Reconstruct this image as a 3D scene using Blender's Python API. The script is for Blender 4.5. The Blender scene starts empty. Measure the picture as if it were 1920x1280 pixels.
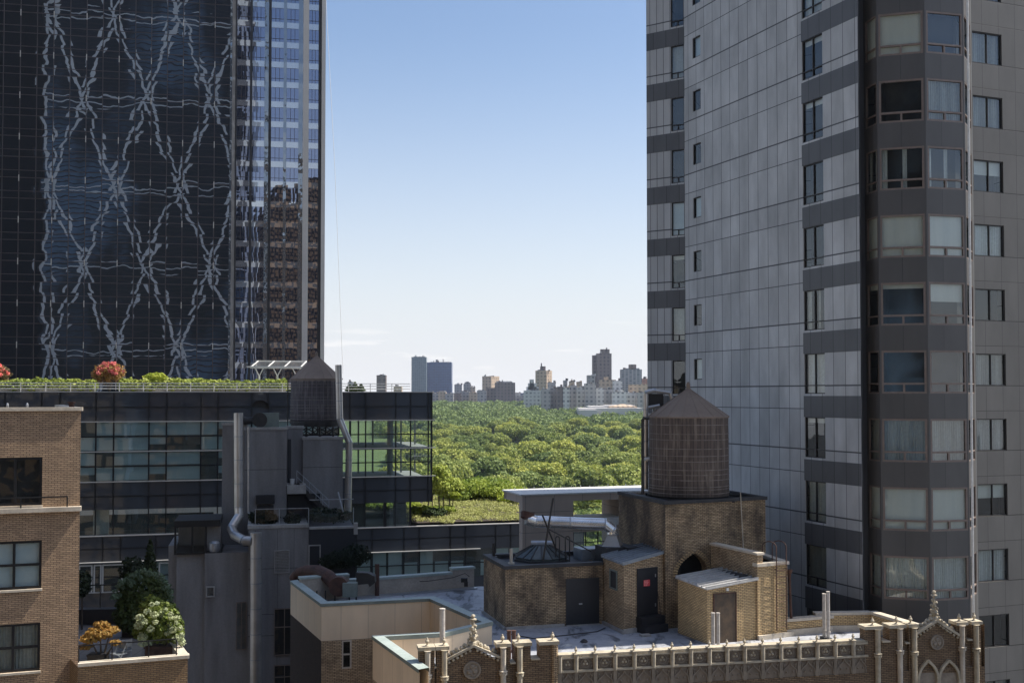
import bpy, math, random
from mathutils import Vector
import numpy as np
R = math.radians
S = bpy.context.scene
# ------------------------------------------------------------------ camera, sky, sun
FPX = 2000.0; PITCH = math.atan(57/FPX); CY = 683.0; CAMZ = 60.0
cd = bpy.data.cameras.new('camera'); cam = bpy.data.objects.new('camera', cd); S.collection.objects.link(cam)
cam.location = (0, 0, CAMZ); cam.rotation_euler = (math.pi/2 + PITCH, 0, 0)
cd.sensor_width = 36; cd.lens = FPX/1920*36; cd.shift_y = (CY-640)/1920
cd.clip_start = .5; cd.clip_end = 20000
S.camera = cam
SUN_AZ = 13.0; SUN_EL = 57.0          # azimuth counted from +X towards +Y
W = bpy.data.worlds.new('World'); S.world = W; W.use_nodes = True
nt = W.node_tree; bg = nt.nodes['Background']; sky = nt.nodes.new('ShaderNodeTexSky')
sky.sky_type = 'NISHITA'; sky.sun_disc = False
sky.sun_elevation = R(SUN_EL); sky.sun_rotation = R(90-SUN_AZ)
sky.altitude = 50; sky.air_density = 1.0; sky.dust_density = 1.6; sky.ozone_density = 2.6
_tc = nt.nodes.new('ShaderNodeTexCoord'); _sx = nt.nodes.new('ShaderNodeSeparateXYZ'); nt.links.new(_tc.outputs['Generated'], _sx.inputs[0])
def _m(op, a, b):
    x = nt.nodes.new('ShaderNodeMath'); x.operation = op
    for i, v in enumerate((a, b)):
        if isinstance(v, (int, float)): x.inputs[i].default_value = v
        else: nt.links.new(v, x.inputs[i])
    return x.outputs[0]
_k = _m('POWER', _m('SUBTRACT', 1.0, _m('MINIMUM', _m('MAXIMUM', _m('DIVIDE', _sx.outputs[2], .345), 0.0), 1.0)), 1.6)   # pale summer haze towards the horizon
_mx = nt.nodes.new('ShaderNodeMix'); _mx.data_type = 'RGBA'; nt.links.new(_k, _mx.inputs[0]); nt.links.new(sky.outputs[0], _mx.inputs[6]); _mx.inputs[7].default_value = (6.0, 6.0, 6.1, 1)
_vm = nt.nodes.new('ShaderNodeVectorMath'); _vm.operation = 'MULTIPLY'; nt.links.new(_tc.outputs['Generated'], _vm.inputs[0]); _vm.inputs[1].default_value = (1, 1, 9)
_nz = nt.nodes.new('ShaderNodeTexNoise'); nt.links.new(_vm.outputs[0], _nz.inputs['Vector']); _nz.inputs['Scale'].default_value = 11; _nz.inputs['Detail'].default_value = 6
_band = _m('MULTIPLY', _m('MINIMUM', _m('MAXIMUM', _m('MULTIPLY', _m('SUBTRACT', _sx.outputs[2], .012), 60.0), 0.0), 1.0), _m('MINIMUM', _m('MAXIMUM', _m('MULTIPLY', _m('SUBTRACT', .075, _sx.outputs[2]), 30.0), 0.0), 1.0))
_cl = _m('MULTIPLY', _band, _m('MINIMUM', _m('MAXIMUM', _m('MULTIPLY', _m('SUBTRACT', _nz.outputs[0], .60), 5.0), 0.0), .45))   # thin low clouds
_m2 = nt.nodes.new('ShaderNodeMix'); _m2.data_type = 'RGBA'; nt.links.new(_cl, _m2.inputs[0]); nt.links.new(_mx.outputs[2], _m2.inputs[6]); _m2.inputs[7].default_value = (7.6, 7.3, 6.9, 1)
nt.links.new(_m2.outputs[2], bg.inputs[0]); bg.inputs[1].default_value = .107
sl = bpy.data.lights.new('sun', 'SUN'); sun = bpy.data.objects.new('sun', sl); S.collection.objects.link(sun)
sl.energy = 5.0; sl.angle = R(.5); sl.color = (1, .94, .84)
sd = Vector((math.cos(R(SUN_AZ))*math.cos(R(SUN_EL)), math.sin(R(SUN_AZ))*math.cos(R(SUN_EL)), math.sin(R(SUN_EL))))
sun.rotation_euler = sd.to_track_quat('Z', 'Y').to_euler(); sun.location = (30, 20, 150)
S.view_settings.view_transform = 'Standard'; S.view_settings.look = 'None'
S.view_settings.exposure = 0.62; S.view_settings.gamma = 1
S.cycles.max_bounces = 8; S.cycles.transparent_max_bounces = 12
# ------------------------------------------------------------------ helpers
C = S.collection; WB = {}
rnd = random.Random(7)
_cp, _sp = math.cos(PITCH), math.sin(PITCH)
def ray(px, py):
    u = (px-960)/FPX; v = (CY-py)/FPX
    return Vector((u, _cp - _sp*v, _sp + _cp*v))
def at(px, py, Y):                       # point seen at a photo pixel, at distance Y
    d = ray(px, py); return Vector((d.x/d.y*Y, Y, CAMZ + d.z/d.y*Y))
def atz(px, py, z):                      # point seen at a photo pixel, at height z
    d = ray(px, py); k = (z-CAMZ)/d.z; return Vector((d.x*k, d.y*k, z))
def zof(px, py, Y): return at(px, py, Y).z
class Fr:                                # a vertical wall plane: u along it, n outwards, z up
    def __init__(s, p0, p1):
        s.o = Vector((p0[0], p0[1], 0)); d = Vector((p1[0]-p0[0], p1[1]-p0[1], 0))
        s.L = d.length; s.t = d.normalized(); s.n = Vector((s.t.y, -s.t.x, 0))
    def p(s, u, n, z): return s.o + s.t*u + s.n*n + Vector((0, 0, z))
    def uz(s, px, py, n=0):
        d = ray(px, py); o = s.o + s.n*n - Vector((0, 0, 0))
        k = (o.x*s.n.x + o.y*s.n.y)/(d.x*s.n.x + d.y*s.n.y)
        q = d*k; return ((q-s.o).dot(s.t), CAMZ+q.z)
    def u(s, px, py=740, n=0): return s.uz(px, py, n)[0]
    def z(s, px, py, n=0): return s.uz(px, py, n)[1]
class MB:                                # collects faces, builds ONE mesh object
    def __init__(s): s.v = []; s.f = []; s.sm = []
    def face(s, pts, sm=False):
        i = len(s.v); s.v += [tuple(p) for p in pts]; s.f.append(tuple(range(i, i+len(pts)))); s.sm.append(sm)
    def box(s, fr, u0, u1, n0, n1, z0, z1):
        if u0 > u1: u0, u1 = u1, u0
        if n0 > n1: n0, n1 = n1, n0
        if z0 > z1: z0, z1 = z1, z0
        P = [fr.p(u, n, z) for z in (z0, z1) for n in (n0, n1) for u in (u0, u1)]
        for q in ((2, 3, 7, 6), (1, 0, 4, 5), (0, 2, 6, 4), (3, 1, 5, 7), (6, 7, 5, 4), (0, 1, 3, 2)):
            s.face([P[k] for k in q])
        return s
    def cbox(s, c, sx, sy, sz, rz=0):    # box standing on c
        fr = AX(rz); o = Vector((c[0], c[1], 0)); f2 = Fr((0, 0), (1, 0)); f2.o = o; f2.t = fr.t; f2.n = fr.n
        return s.box(f2, -sx/2, sx/2, -sy/2, sy/2, c[2], c[2]+sz)
    def prism(s, poly, z0, z1, top=True, bot=False):
        n = len(poly)
        zt = z1 if hasattr(z1, '__len__') else [z1]*n
        for i in range(n):
            a, b = poly[i], poly[(i+1) % n]; j = (i+1) % n
            s.face([(a[0], a[1], z0), (b[0], b[1], z0), (b[0], b[1], zt[j]), (a[0], a[1], zt[i])])
        if top: s.face([(p[0], p[1], z) for p, z in zip(poly, zt)])
        if bot: s.face([(p[0], p[1], z0) for p in reversed(poly)])
        return s
    def beam(s, a, b, w, h=None, up=(0, 0, 1)):   # square bar between two points
        a = Vector(a); b = Vector(b); h = h or w; d = (b-a).normalized(); up = Vector(up)
        if abs(d.dot(up)) > .99: up = Vector((0, 1, 0))
        x = d.cross(up).normalized()*w/2; y = x.cross(d).normalized()*h/2
        A = [a-x-y, a+x-y, a+x+y, a-x+y]; B = [q+(b-a) for q in A]
        for i in range(4): j = (i+1) % 4; s.face([A[i], A[j], B[j], B[i]])
        s.face(A[::-1]); s.face(B); return s
    def tube(s, pts, r, seg=12, cap=True):
        pts = [Vector(p) for p in pts]; rs = r if hasattr(r, '__len__') else [r]*len(pts)
        rings = []; px_ = None
        for i, p in enumerate(pts):
            d = ((pts[min(i+1, len(pts)-1)]-p).normalized() + (p-pts[max(i-1, 0)]).normalized())
            d = d.normalized() if d.length > 1e-6 else Vector((0, 0, 1))
            if px_ is None:
                a = Vector((0, 0, 1)) if abs(d.z) < .9 else Vector((0, 1, 0)); x = d.cross(a).normalized()
            else: x = (px_ - d*px_.dot(d)).normalized()
            px_ = x; y = d.cross(x)
            rings.append([p + (x*math.cos(2*math.pi*k/seg) + y*math.sin(2*math.pi*k/seg))*rs[i] for k in range(seg)])
        for a, b in zip(rings, rings[1:]):
            for k in range(seg): j = (k+1) % seg; s.face([a[j], a[k], b[k], b[j]], seg > 6)
        if cap: s.face(rings[0]); s.face(rings[-1][::-1])
        return s
    def lathe(s, c, prof, seg=24, a0=0.0, sm=True):      # prof: (radius, z) from bottom to top
        rings = [[(c[0]+r*math.cos(a0+2*math.pi*k/seg), c[1]+r*math.sin(a0+2*math.pi*k/seg), c[2]+z) for k in range(seg)] for r, z in prof]
        for a, b in zip(rings, rings[1:]):
            for k in range(seg): j = (k+1) % seg; s.face([a[k], a[j], b[j], b[k]], sm)
        s.face(rings[0][::-1]); s.face(rings[-1]); return s
    def build(s, name, mat, parent=None, loc=None):
        base = WB[parent.name] if parent is not None else (loc or (0, 0, 0)); base = Vector(base)
        me = bpy.data.meshes.new(name)
        V = np.array(s.v, dtype=float) if s.v else np.zeros((0, 3))
        me.from_pydata((V-np.array(base)).tolist(), [], s.f)
        uv = me.uv_layers.new(name='UVMap'); k = 0; data = np.zeros(sum(len(f) for f in s.f)*2)
        for f in s.f:
            a, b, c_ = V[f[0]], V[f[1]], V[f[2]]
            nx, ny, nz = np.cross(b-a, c_-b); l = math.sqrt(nx*nx+ny*ny+nz*nz) or 1
            if abs(nz)/l > .8:
                for i in f: data[k] = V[i][0]; data[k+1] = V[i][1]; k += 2
            else:
                h = math.hypot(nx, ny) or 1; tx, ty = -ny/h, nx/h
                if abs(tx) < .03 and ty < 0: pass
                for i in f: data[k] = V[i][0]*tx+V[i][1]*ty; data[k+1] = V[i][2]; k += 2
        uv.data.foreach_set('uv', data)
        me.polygons.foreach_set('use_smooth', s.sm)
        me.materials.append(mat); me.update()
        o = bpy.data.objects.new(name, me); C.objects.link(o)
        o.location = base if parent is None else (0, 0, 0)
        if parent is not None:
            o.parent = parent
        WB[o.name] = tuple(base)
        return o
def AX(rz=0): return Fr((0, 0), (math.cos(rz), math.sin(rz)))
def tag(o, label=None, cat=None, group=None, kind=None):
    if label: o['label'] = label
    if cat: o['category'] = cat
    if group: o['group'] = group
    if kind: o['kind'] = kind
    return o
def thing(name, loc, label, cat, group=None):
    o = bpy.data.objects.new(name, None); C.objects.link(o); o.location = loc; WB[o.name] = tuple(loc); o.empty_display_size = .2
    return tag(o, label, cat, group)
def sub(o, parent):                      # hang a finished part one level deeper (both share the thing's origin)
    o.parent = parent; return o
def dup(o, loc, rz=0, label=None, scale=None):
    r = o.copy(); C.objects.link(r); r.location = loc; r.rotation_euler = (0, 0, rz)
    if scale: r.scale = scale
    if label: r['label'] = label
    for ch in o.children:
        c = ch.copy(); C.objects.link(c); c.parent = r
        for g in ch.children: d = g.copy(); C.objects.link(d); d.parent = c
    return r
# wall sheet with openings (u0,u1,z0,z1) and reveals of depth d
def holed(mb, fr, u0, u1, z0, z1, ops, d=.15):
    ops = [(max(a, u0), min(b, u1), max(c, z0), min(e, z1)) for a, b, c, e in ops if b > u0 and a < u1 and e > z0 and c < z1]
    us = sorted({round(x, 4) for x in [u0, u1]+[o[0] for o in ops]+[o[1] for o in ops]})
    zs = sorted({round(x, 4) for x in [z0, z1]+[o[2] for o in ops]+[o[3] for o in ops]})
    for za, zb in zip(zs, zs[1:]):
        run = None
        for ua, ub in zip(us, us[1:]):
            cu, cz = (ua+ub)/2, (za+zb)/2
            hole = any(o[0] < cu < o[1] and o[2] < cz < o[3] for o in ops)
            if hole:
                if run: mb.face([fr.p(run[0], 0, za), fr.p(run[1], 0, za), fr.p(run[1], 0, zb), fr.p(run[0], 0, zb)]); run = None
            else: run = [run[0] if run else ua, ub]
        if run: mb.face([fr.p(run[0], 0, za), fr.p(run[1], 0, za), fr.p(run[1], 0, zb), fr.p(run[0], 0, zb)])
    for a, b, c, e in ops:
        mb.face([fr.p(a, 0, c), fr.p(a, -d, c), fr.p(a, -d, e), fr.p(a, 0, e)])
        mb.face([fr.p(b, -d, c), fr.p(b, 0, c), fr.p(b, 0, e), fr.p(b, -d, e)])
        mb.face([fr.p(a, 0, c), fr.p(b, 0, c), fr.p(b, -d, c), fr.p(a, -d, c)])
        mb.face([fr.p(a, -d, e), fr.p(b, -d, e), fr.p(b, 0, e), fr.p(a, 0, e)])
    return mb
# ------------------------------------------------------------------ materials
class NT:
    def __init__(s, name):
        s.m = bpy.data.materials.new(name); s.m.use_nodes = True; s.t = s.m.node_tree; s.b = s.t.nodes['Principled BSDF']
        s.out = s.t.nodes['Material Output']
    def n(s, typ, **kw):
        x = s.t.nodes.new(typ)
        for k, v in kw.items():
            if k == 'i':
                for a, b in v.items():
                    if hasattr(b, 'is_output') : s.t.links.new(b, x.inputs[a])
                    else: x.inputs[a].default_value = b
            else: setattr(x, k, v)
        return x
    def L(s, a, b): s.t.links.new(a, b)
    def math(s, op, a, b=0.0, c=None):
        i = {0: a, 1: b}
        if c is not None: i[2] = c
        return s.n('ShaderNodeMath', operation=op, i=i).outputs[0]
    def mix(s, fac, a, b, mode='MIX'):
        x = s.n('ShaderNodeMix', data_type='RGBA', blend_type=mode)
        for idx, v in ((0, fac), (6, a), (7, b)):
            if hasattr(v, 'is_output'): s.L(v, x.inputs[idx])
            else: x.inputs[idx].default_value = v if idx == 0 else (*v[:3], 1)
        return x.outputs[2]
    def uv(s): return s.n('ShaderNodeTexCoord').outputs['UV']
    def obj(s): return s.n('ShaderNodeTexCoord').outputs['Object']
    def noise(s, vec, scale, detail=3, rough=.55, dist=0):
        return s.n('ShaderNodeTexNoise', i={'Vector': vec, 'Scale': scale, 'Detail': detail, 'Roughness': rough, 'Distortion': dist}).outputs
    def ramp(s, fac, lo, hi):
        return s.n('ShaderNodeMapRange', i={0: fac, 1: lo, 2: hi, 3: 0.0, 4: 1.0}).outputs[0]
    def scaled(s, vec, sc):
        return s.n('ShaderNodeVectorMath', operation='MULTIPLY', i={0: vec, 1: sc}).outputs[0]
    def bump(s, h, dist=.01, strength=1):
        x = s.n('ShaderNodeBump', i={'Height': h, 'Distance': dist, 'Strength': strength}); return x.outputs[0]
def mottle(name, c1, c2, scale=1.0, rough=.8, bump=0, metal=0, stretch=(1, 1, 1), fine=.25, spec=None):
    t = NT(name); v = t.scaled(t.obj(), stretch)
    n1 = t.noise(v, scale, 5)[0]; col = t.mix(t.ramp(n1, .3, .7), c1, c2)
    n2 = t.noise(t.obj(), 9, 4)[0]
    col = t.mix(1.0, col, t.mix(n2, [1-fine]*3, [1+fine]*3), 'MULTIPLY')
    t.L(col, t.b.inputs['Base Color']); t.b.inputs['Roughness'].default_value = rough; t.b.inputs['Metallic'].default_value = metal
    if spec is not None: t.b.inputs['Specular IOR Level'].default_value = spec
    if bump: t.L(t.bump(n2, bump), t.b.inputs['Normal'])
    return t.m
def brick(name, c1, c2, mortar, soot=(.05, .04, .035), sootlo=.55, sootamt=.75, bw=.215, rh=.07, ms=.012, drip=True, sscale=.35):
    t = NT(name); uv = t.uv()
    b = t.n('ShaderNodeTexBrick', offset=.5, i={'Vector': uv, 'Color1': (*c1, 1), 'Color2': (*c2, 1), 'Mortar': (*mortar, 1), 'Scale': 1.0,
            'Mortar Size': ms, 'Mortar Smooth': .3, 'Bias': 0.0, 'Brick Width': bw, 'Row Height': rh})
    var = t.noise(uv, 1.6, 3)[0]
    col = t.mix(1.0, b.outputs[0], t.mix(var, (.72, .72, .72), (1.25, 1.22, 1.16)), 'MULTIPLY')
    n1 = t.noise(t.scaled(uv, (1, .55, 1)), sscale*2, 6, .62)[0]
    m = t.math('MULTIPLY', t.ramp(n1, sootlo-.03, sootlo+.17), t.math('ADD', .55, t.math('MULTIPLY', t.noise(uv, 7, 4, .7)[0], .8)))
    m = t.math('MINIMUM', m, 1.0)
    n2 = t.noise(t.scaled(uv, (3.2, .22, 1)), 1.0, 4, .6)[0]
    if drip: m = t.math('MAXIMUM', m, t.math('MULTIPLY', t.ramp(n2, .58, .8), .45))
    col = t.mix(t.math('MULTIPLY', m, sootamt), col, soot)
    t.L(col, t.b.inputs['Base Color']); t.b.inputs['Roughness'].default_value = .9
    t.b.inputs['Specular IOR Level'].default_value = .25
    h = t.math('ADD', t.math('MULTIPLY', b.outputs[1], -1.0), t.math('MULTIPLY', t.noise(uv, 40, 2)[0], .3))
    t.L(t.bump(h, .012, .9), t.b.inputs['Normal'])
    return t.m
def panels(name, c, line, us, vs, lw=.02, vw=.03, voff=0.0, vmid=None, rough=.55, var=.12, uoff=0.0, metal=0, dirt=.25):
    t = NT(name); uv = t.uv(); sp = t.n('ShaderNodeSeparateXYZ', i={0: uv})
    U = t.math('DIVIDE', t.math('ADD', sp.outputs[0], uoff), us); V = t.math('DIVIDE', t.math('ADD', sp.outputs[1], voff), vs)
    fu = t.math('FRACT', U); fv = t.math('FRACT', V)
    a = t.math('LESS_THAN', fu, lw/us); b = t.math('LESS_THAN', fv, vw/vs)
    m = t.math('MAXIMUM', a, b); row = t.math('FLOOR', V)
    if vmid is not None:
        c_ = t.math('LESS_THAN', t.math('ABSOLUTE', t.math('SUBTRACT', fv, vmid)), vw*.3/vs); m = t.math('MAXIMUM', m, c_)
        row = t.math('ADD', t.math('MULTIPLY', row, 2.0), t.math('GREATER_THAN', fv, vmid))
    w = t.n('ShaderNodeTexWhiteNoise', noise_dimensions='2D', i={'Vector': t.n('ShaderNodeCombineXYZ', i={0: t.math('FLOOR', U), 1: row}).outputs[0]})
    k = t.mix(w.outputs[0], [1-var]*3, [1+var]*3)
    col = t.mix(1.0, c, k, 'MULTIPLY')
    d = t.noise(t.scaled(uv, (1.2, .35, 1)), .8, 5, .6)[0]
    col = t.mix(1.0, col, t.mix(t.ramp(d, .25, .75), [1-dirt]*3, [1+dirt]*3), 'MULTIPLY')
    col = t.mix(m, col, line)
    t.L(col, t.b.inputs['Base Color']); t.b.inputs['Roughness'].default_value = rough; t.b.inputs['Metallic'].default_value = metal
    t.L(t.bump(t.math('MULTIPLY', m, -1.0), .01, .6), t.b.inputs['Normal'])
    return t.m
def facade_normal(t, uv, cellu, cellv, amp, wav, wscale=.35, pillow=.0):
    # glass panes are never quite flat: each one tilts and bows a little
    sp = t.n('ShaderNodeSeparateXYZ', i={0: uv}); U = t.math('DIVIDE', sp.outputs[0], cellu); V = t.math('DIVIDE', sp.outputs[1], cellv)
    w = t.n('ShaderNodeTexWhiteNoise', noise_dimensions='2D', i={'Vector': t.n('ShaderNodeCombineXYZ', i={0: t.math('FLOOR', U), 1: t.math('FLOOR', V)}).outputs[0]})
    ws = t.n('ShaderNodeSeparateXYZ', i={0: w.outputs[1]})
    ns = t.n('ShaderNodeSeparateXYZ', i={0: t.noise(uv, wscale, 2, .5)[1]})
    geo = t.n('ShaderNodeNewGeometry'); N = geo.outputs['Normal']
    T = t.n('ShaderNodeVectorMath', operation='CROSS_PRODUCT', i={0: (0, 0, 1), 1: N}).outputs[0]
    def comp(wo, no, cell):
        a = t.math('MULTIPLY', t.math('SUBTRACT', wo, .5), 2*amp)
        b = t.math('MULTIPLY', t.math('SUBTRACT', no, .5), 2*wav)
        p = t.math('MULTIPLY', t.math('SUBTRACT', t.math('FRACT', cell), .5), pillow)
        return t.math('ADD', t.math('ADD', a, b), p)
    cu = comp(ws.outputs[0], ns.outputs[0], U); cv = comp(ws.outputs[1], ns.outputs[1], V)
    a = t.n('ShaderNodeVectorMath', operation='SCALE', i={0: T}); t.L(cu, a.inputs[3])
    b = t.n('ShaderNodeCombineXYZ', i={2: cv}).outputs[0]
    s1 = t.n('ShaderNodeVectorMath', operation='ADD', i={0: N, 1: a.outputs[0]}).outputs[0]
    s2 = t.n('ShaderNodeVectorMath', operation='ADD', i={0: s1, 1: b}).outputs[0]
    return t.n('ShaderNodeVectorMath', operation='NORMALIZE', i={0: s2}).outputs[0]
def mirror_glass(name, body, refl=.35, tint=(.8, .85, .95), cu=1.6, cv=1.9, amp=.002, wav=.004, wscale=.35, pillow=.0, rough=.01, transp=0.0, tcol=(.8, .9, .9)):
    t = NT(name); uv = t.uv(); N = facade_normal(t, uv, cu, cv, amp, wav, wscale, pillow)
    g = t.n('ShaderNodeBsdfGlossy', i={'Color': (*tint, 1), 'Roughness': rough, 'Normal': N})
    d = t.n('ShaderNodeBsdfDiffuse', i={'Color': (*body, 1)})
    base = d.outputs[0]
    if transp > 0:
        tr = t.n('ShaderNodeBsdfTransparent', i={0: (*tcol, 1)})
        base = t.n('ShaderNodeMixShader', i={0: transp, 1: base, 2: tr.outputs[0]}).outputs[0]
    lw = t.n('ShaderNodeLayerWeight', i={'Blend': .25})
    f = t.math('ADD', refl, t.math('MULTIPLY', lw.outputs[0], .5))
    mx = t.n('ShaderNodeMixShader', i={0: f, 1: base, 2: g.outputs[0]})
    t.L(mx.outputs[0], t.out.inputs[0]); return t.m
def plain(name, c, rough=.6, metal=0, spec=None):
    t = NT(name); t.b.inputs['Base Color'].default_value = (*c, 1); t.b.inputs['Roughness'].default_value = rough; t.b.inputs['Metallic'].default_value = metal
    if spec is not None: t.b.inputs['Specular IOR Level'].default_value = spec
    return t.m
def leafmat(name, c1, c2, c3, scale=.35, trans=.25):
    t = NT(name); oi = t.n('ShaderNodeObjectInfo'); g = t.n('ShaderNodeNewGeometry')
    n1 = t.noise(g.outputs['Position'], scale, 3)[0]
    col = t.mix(t.ramp(n1, .3, .7), c1, c2)
    n3 = t.noise(g.outputs['Position'], scale*8, 2)[0]
    col = t.mix(t.ramp(n3, .45, .75), col, c3)
    col = t.mix(1.0, col, t.mix(oi.outputs['Random'], (.52, .62, .7), (1.32, 1.22, 1.0)), 'MULTIPLY')
    t.L(col, t.b.inputs['Base Color']); t.b.inputs['Roughness'].default_value = .65; t.b.inputs['Specular IOR Level'].default_value = .3
    tl = t.n('ShaderNodeBsdfTranslucent'); t.L(col, tl.inputs[0])
    mx = t.n('ShaderNodeMixShader', i={0: trans, 1: t.b.outputs[0], 2: tl.outputs[0]}); t.L(mx.outputs[0], t.out.inputs[0])
    return t.m
def duct_metal(name, base=(.62, .62, .62), rough=.32, metal=.85):
    t = NT(name); v = t.obj(); n1 = t.noise(v, 2.5, 5)[0]; n2 = t.noise(t.scaled(v, (6, 6, 1)), 3, 3)[0]
    col = t.mix(t.ramp(t.noise(v, .9, 3)[0], .4, .75), base, [x*.7 for x in base])
    t.L(col, t.b.inputs['Base Color']); t.b.inputs['Metallic'].default_value = metal
    t.b.inputs['Roughness'].default_value = rough+.08
    return t.m
M = {}
M['brick'] = brick('tan_brick', (.63, .47, .30), (.42, .30, .185), (.085, .068, .052))
M['brick_sooty'] = brick('sooty_tan_brick', (.62, .46, .29), (.41, .295, .18), (.065, .052, .042), sootlo=.46, sootamt=.82, sscale=.45)
M['brick_black'] = brick('blackened_tan_brick', (.55, .40, .25), (.36, .26, .16), (.06, .05, .045), sootlo=.38, sootamt=.85, sscale=.3)
M['brick_fresh'] = brick('pale_gold_brick', (.72, .52, .28), (.55, .39, .21), (.13, .10, .07), sootlo=.66, sootamt=.6)
M['brick_front'] = brick('brown_front_brick', (.30, .21, .13), (.2, .135, .085), (.07, .055, .045), sootlo=.6, sootamt=.5)
M['brick_left'] = brick('beige_brown_brick', (.54, .38, .25), (.37, .26, .175), (.16, .12, .09), sootlo=.6, sootamt=.3)
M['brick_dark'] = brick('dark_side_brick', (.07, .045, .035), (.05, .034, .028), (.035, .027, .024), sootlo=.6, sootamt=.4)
M['stucco'] = panels('beige_stucco', (.72, .57, .40), (.44, .35, .25), 1.28, 40, lw=.02, vw=.0, rough=.9, var=.05, dirt=.12)
M['stucco_grey'] = mottle('grey_stucco', (.185, .172, .168), (.30, .285, .275), .7, .9, .01, stretch=(1.6, 1.6, .22), fine=.18)
M['stucco_black'] = mottle('black_metal_cladding', (.018, .019, .024), (.028, .03, .036), .6, .6, 0, stretch=(1, 1, .3))
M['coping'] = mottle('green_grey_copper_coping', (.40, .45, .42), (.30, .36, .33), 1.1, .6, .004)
M['copingside'] = mottle('dark_green_coping_side', (.22, .25, .22), (.15, .18, .16), 1.4, .7, .004)  # darker version of the coping tone, used on its edges
M['limestone'] = mottle('pale_limestone', (.62, .55, .45), (.45, .39, .31), 1.5, .85, .006)
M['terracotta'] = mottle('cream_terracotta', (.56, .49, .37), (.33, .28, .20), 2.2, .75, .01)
M['terra_dark'] = mottle('dark_terracotta_ground', (.17, .135, .10), (.25, .2, .15), 3, .85, .01)  # dark ground behind the parapet tracery
M['dark_flash'] = mottle('black_roof_flashing', (.022, .022, .024), (.05, .048, .05), 2, .65, .006)
M['tar'] = mottle('dark_tar_roof', (.03, .03, .033), (.05, .05, .055), .8, .75, .008)
M['black_door'] = mottle('black_painted_metal', (.012, .013, .018), (.02, .021, .026), 1.2, .45, 0)
M['old_door'] = mottle('weathered_brown_metal_door', (.045, .032, .022), (.12, .075, .04), 2.2, .6, .005)
M['rust'] = mottle('rusty_steel', (.05, .024, .018), (.11, .052, .035), 3, .8, .01)
M['galv'] = mottle('dull_galvanised_steel', (.33, .35, .38), (.45, .46, .48), 2.5, .4, .004, metal=.6)
M['duct'] = duct_metal('shiny_galvanised_duct', (.85, .84, .82), .17)
M['duct_dull'] = duct_metal('dull_galvanised_duct', (.62, .59, .56), .25, .7)
M['steel_dark'] = mottle('dark_steel', (.02, .018, .017), (.04, .034, .03), 3, .6)
M['white_paint'] = mottle('white_paint', (.78, .77, .74), (.66, .65, .62), 2, .6)
M['pipe_white'] = mottle('chipped_white_pipe', (.56, .52, .46), (.35, .31, .28), 5, .8, .01)
M['concrete'] = mottle('worn_concrete', (.42, .4, .37), (.3, .28, .26), 2, .9, .01)
M['red_sign'] = plain('red_notice', (.62, .07, .075), .6)
M['sign_text'] = plain('pale_red_lettering', (.85, .45, .42), .6)
M['window_black'] = plain('black_window_frame', (.012, .012, .014), .45)
M['frame_bronze'] = mottle('bronze_brown_window_frame', (.2, .155, .13), (.25, .19, .16), 2, .5)
M['frame_dark'] = plain('dark_bronze_frame', (.03, .026, .025), .45)
M['frame_white'] = plain('white_window_frame', (.6, .58, .54), .6)
M['blind'] = mottle('cream_roller_blind', (.85, .84, .76), (.74, .75, .69), .8, .9, stretch=(3, 3, .2), fine=.06)
M['curtain'] = mottle('grey_curtain', (.46, .46, .42), (.34, .34, .31), 2, .9, stretch=(4, 4, .2))
M['sheer'] = mottle('pale_curtain', (.72, .74, .7), (.58, .6, .58), 2, .9, stretch=(4, 4, .2))
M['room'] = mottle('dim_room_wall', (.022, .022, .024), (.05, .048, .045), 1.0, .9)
M['blind_blue'] = mottle('pale_blue_blind', (.72, .80, .82), (.6, .7, .74), .5, .9, stretch=(.5, .5, 3), fine=.06)
M['pane'] = mirror_glass('window_glass', (.01, .012, .014), refl=.09, tint=(.9, .95, 1), cu=1.2, cv=1.6, amp=.01, wav=.012, wscale=.9, transp=.95, tcol=(.88, .92, .91))
M['bark'] = mottle('tree_bark', (.06, .045, .032), (.1, .075, .055), 3, .9, .02)
M['soil'] = mottle('planter_soil', (.03, .022, .016), (.05, .036, .026), 3, .95)
# ------------------------------------------------------------------ setting: ground and park terrain
def gz(Y): return 0.0 if Y < 260 else min(30.0, (Y-260)*.0172)
M['ground'] = mottle('asphalt_ground', (.05, .05, .05), (.07, .068, .065), .02, .9)
mb = MB(); ys = [-600, -100, 60, 200, 260, 500, 800, 1200, 1600, 2004, 3000, 4200]
for a, b in zip(ys, ys[1:]):
    mb.face([(-1500, a, gz(a)), (1500, a, gz(a)), (1500, b, gz(b)), (-1500, b, gz(b))])
tag(mb.build('ground', M['ground']), kind='structure')
M['lawn'] = mottle('park_lawn', (.06, .10, .025), (.09, .13, .03), .05, .95)
mb = MB(); ys = [200, 260, 500, 900, 1300, 1650]
for a, b in zip(ys, ys[1:]):
    mb.face([(-500, a, gz(a)+.05), (300, a, gz(a)+.05), (400, b, gz(b)+.05), (-500, b, gz(b)+.05)])
tag(mb.build('park_ground', M['lawn']), kind='structure')

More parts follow.
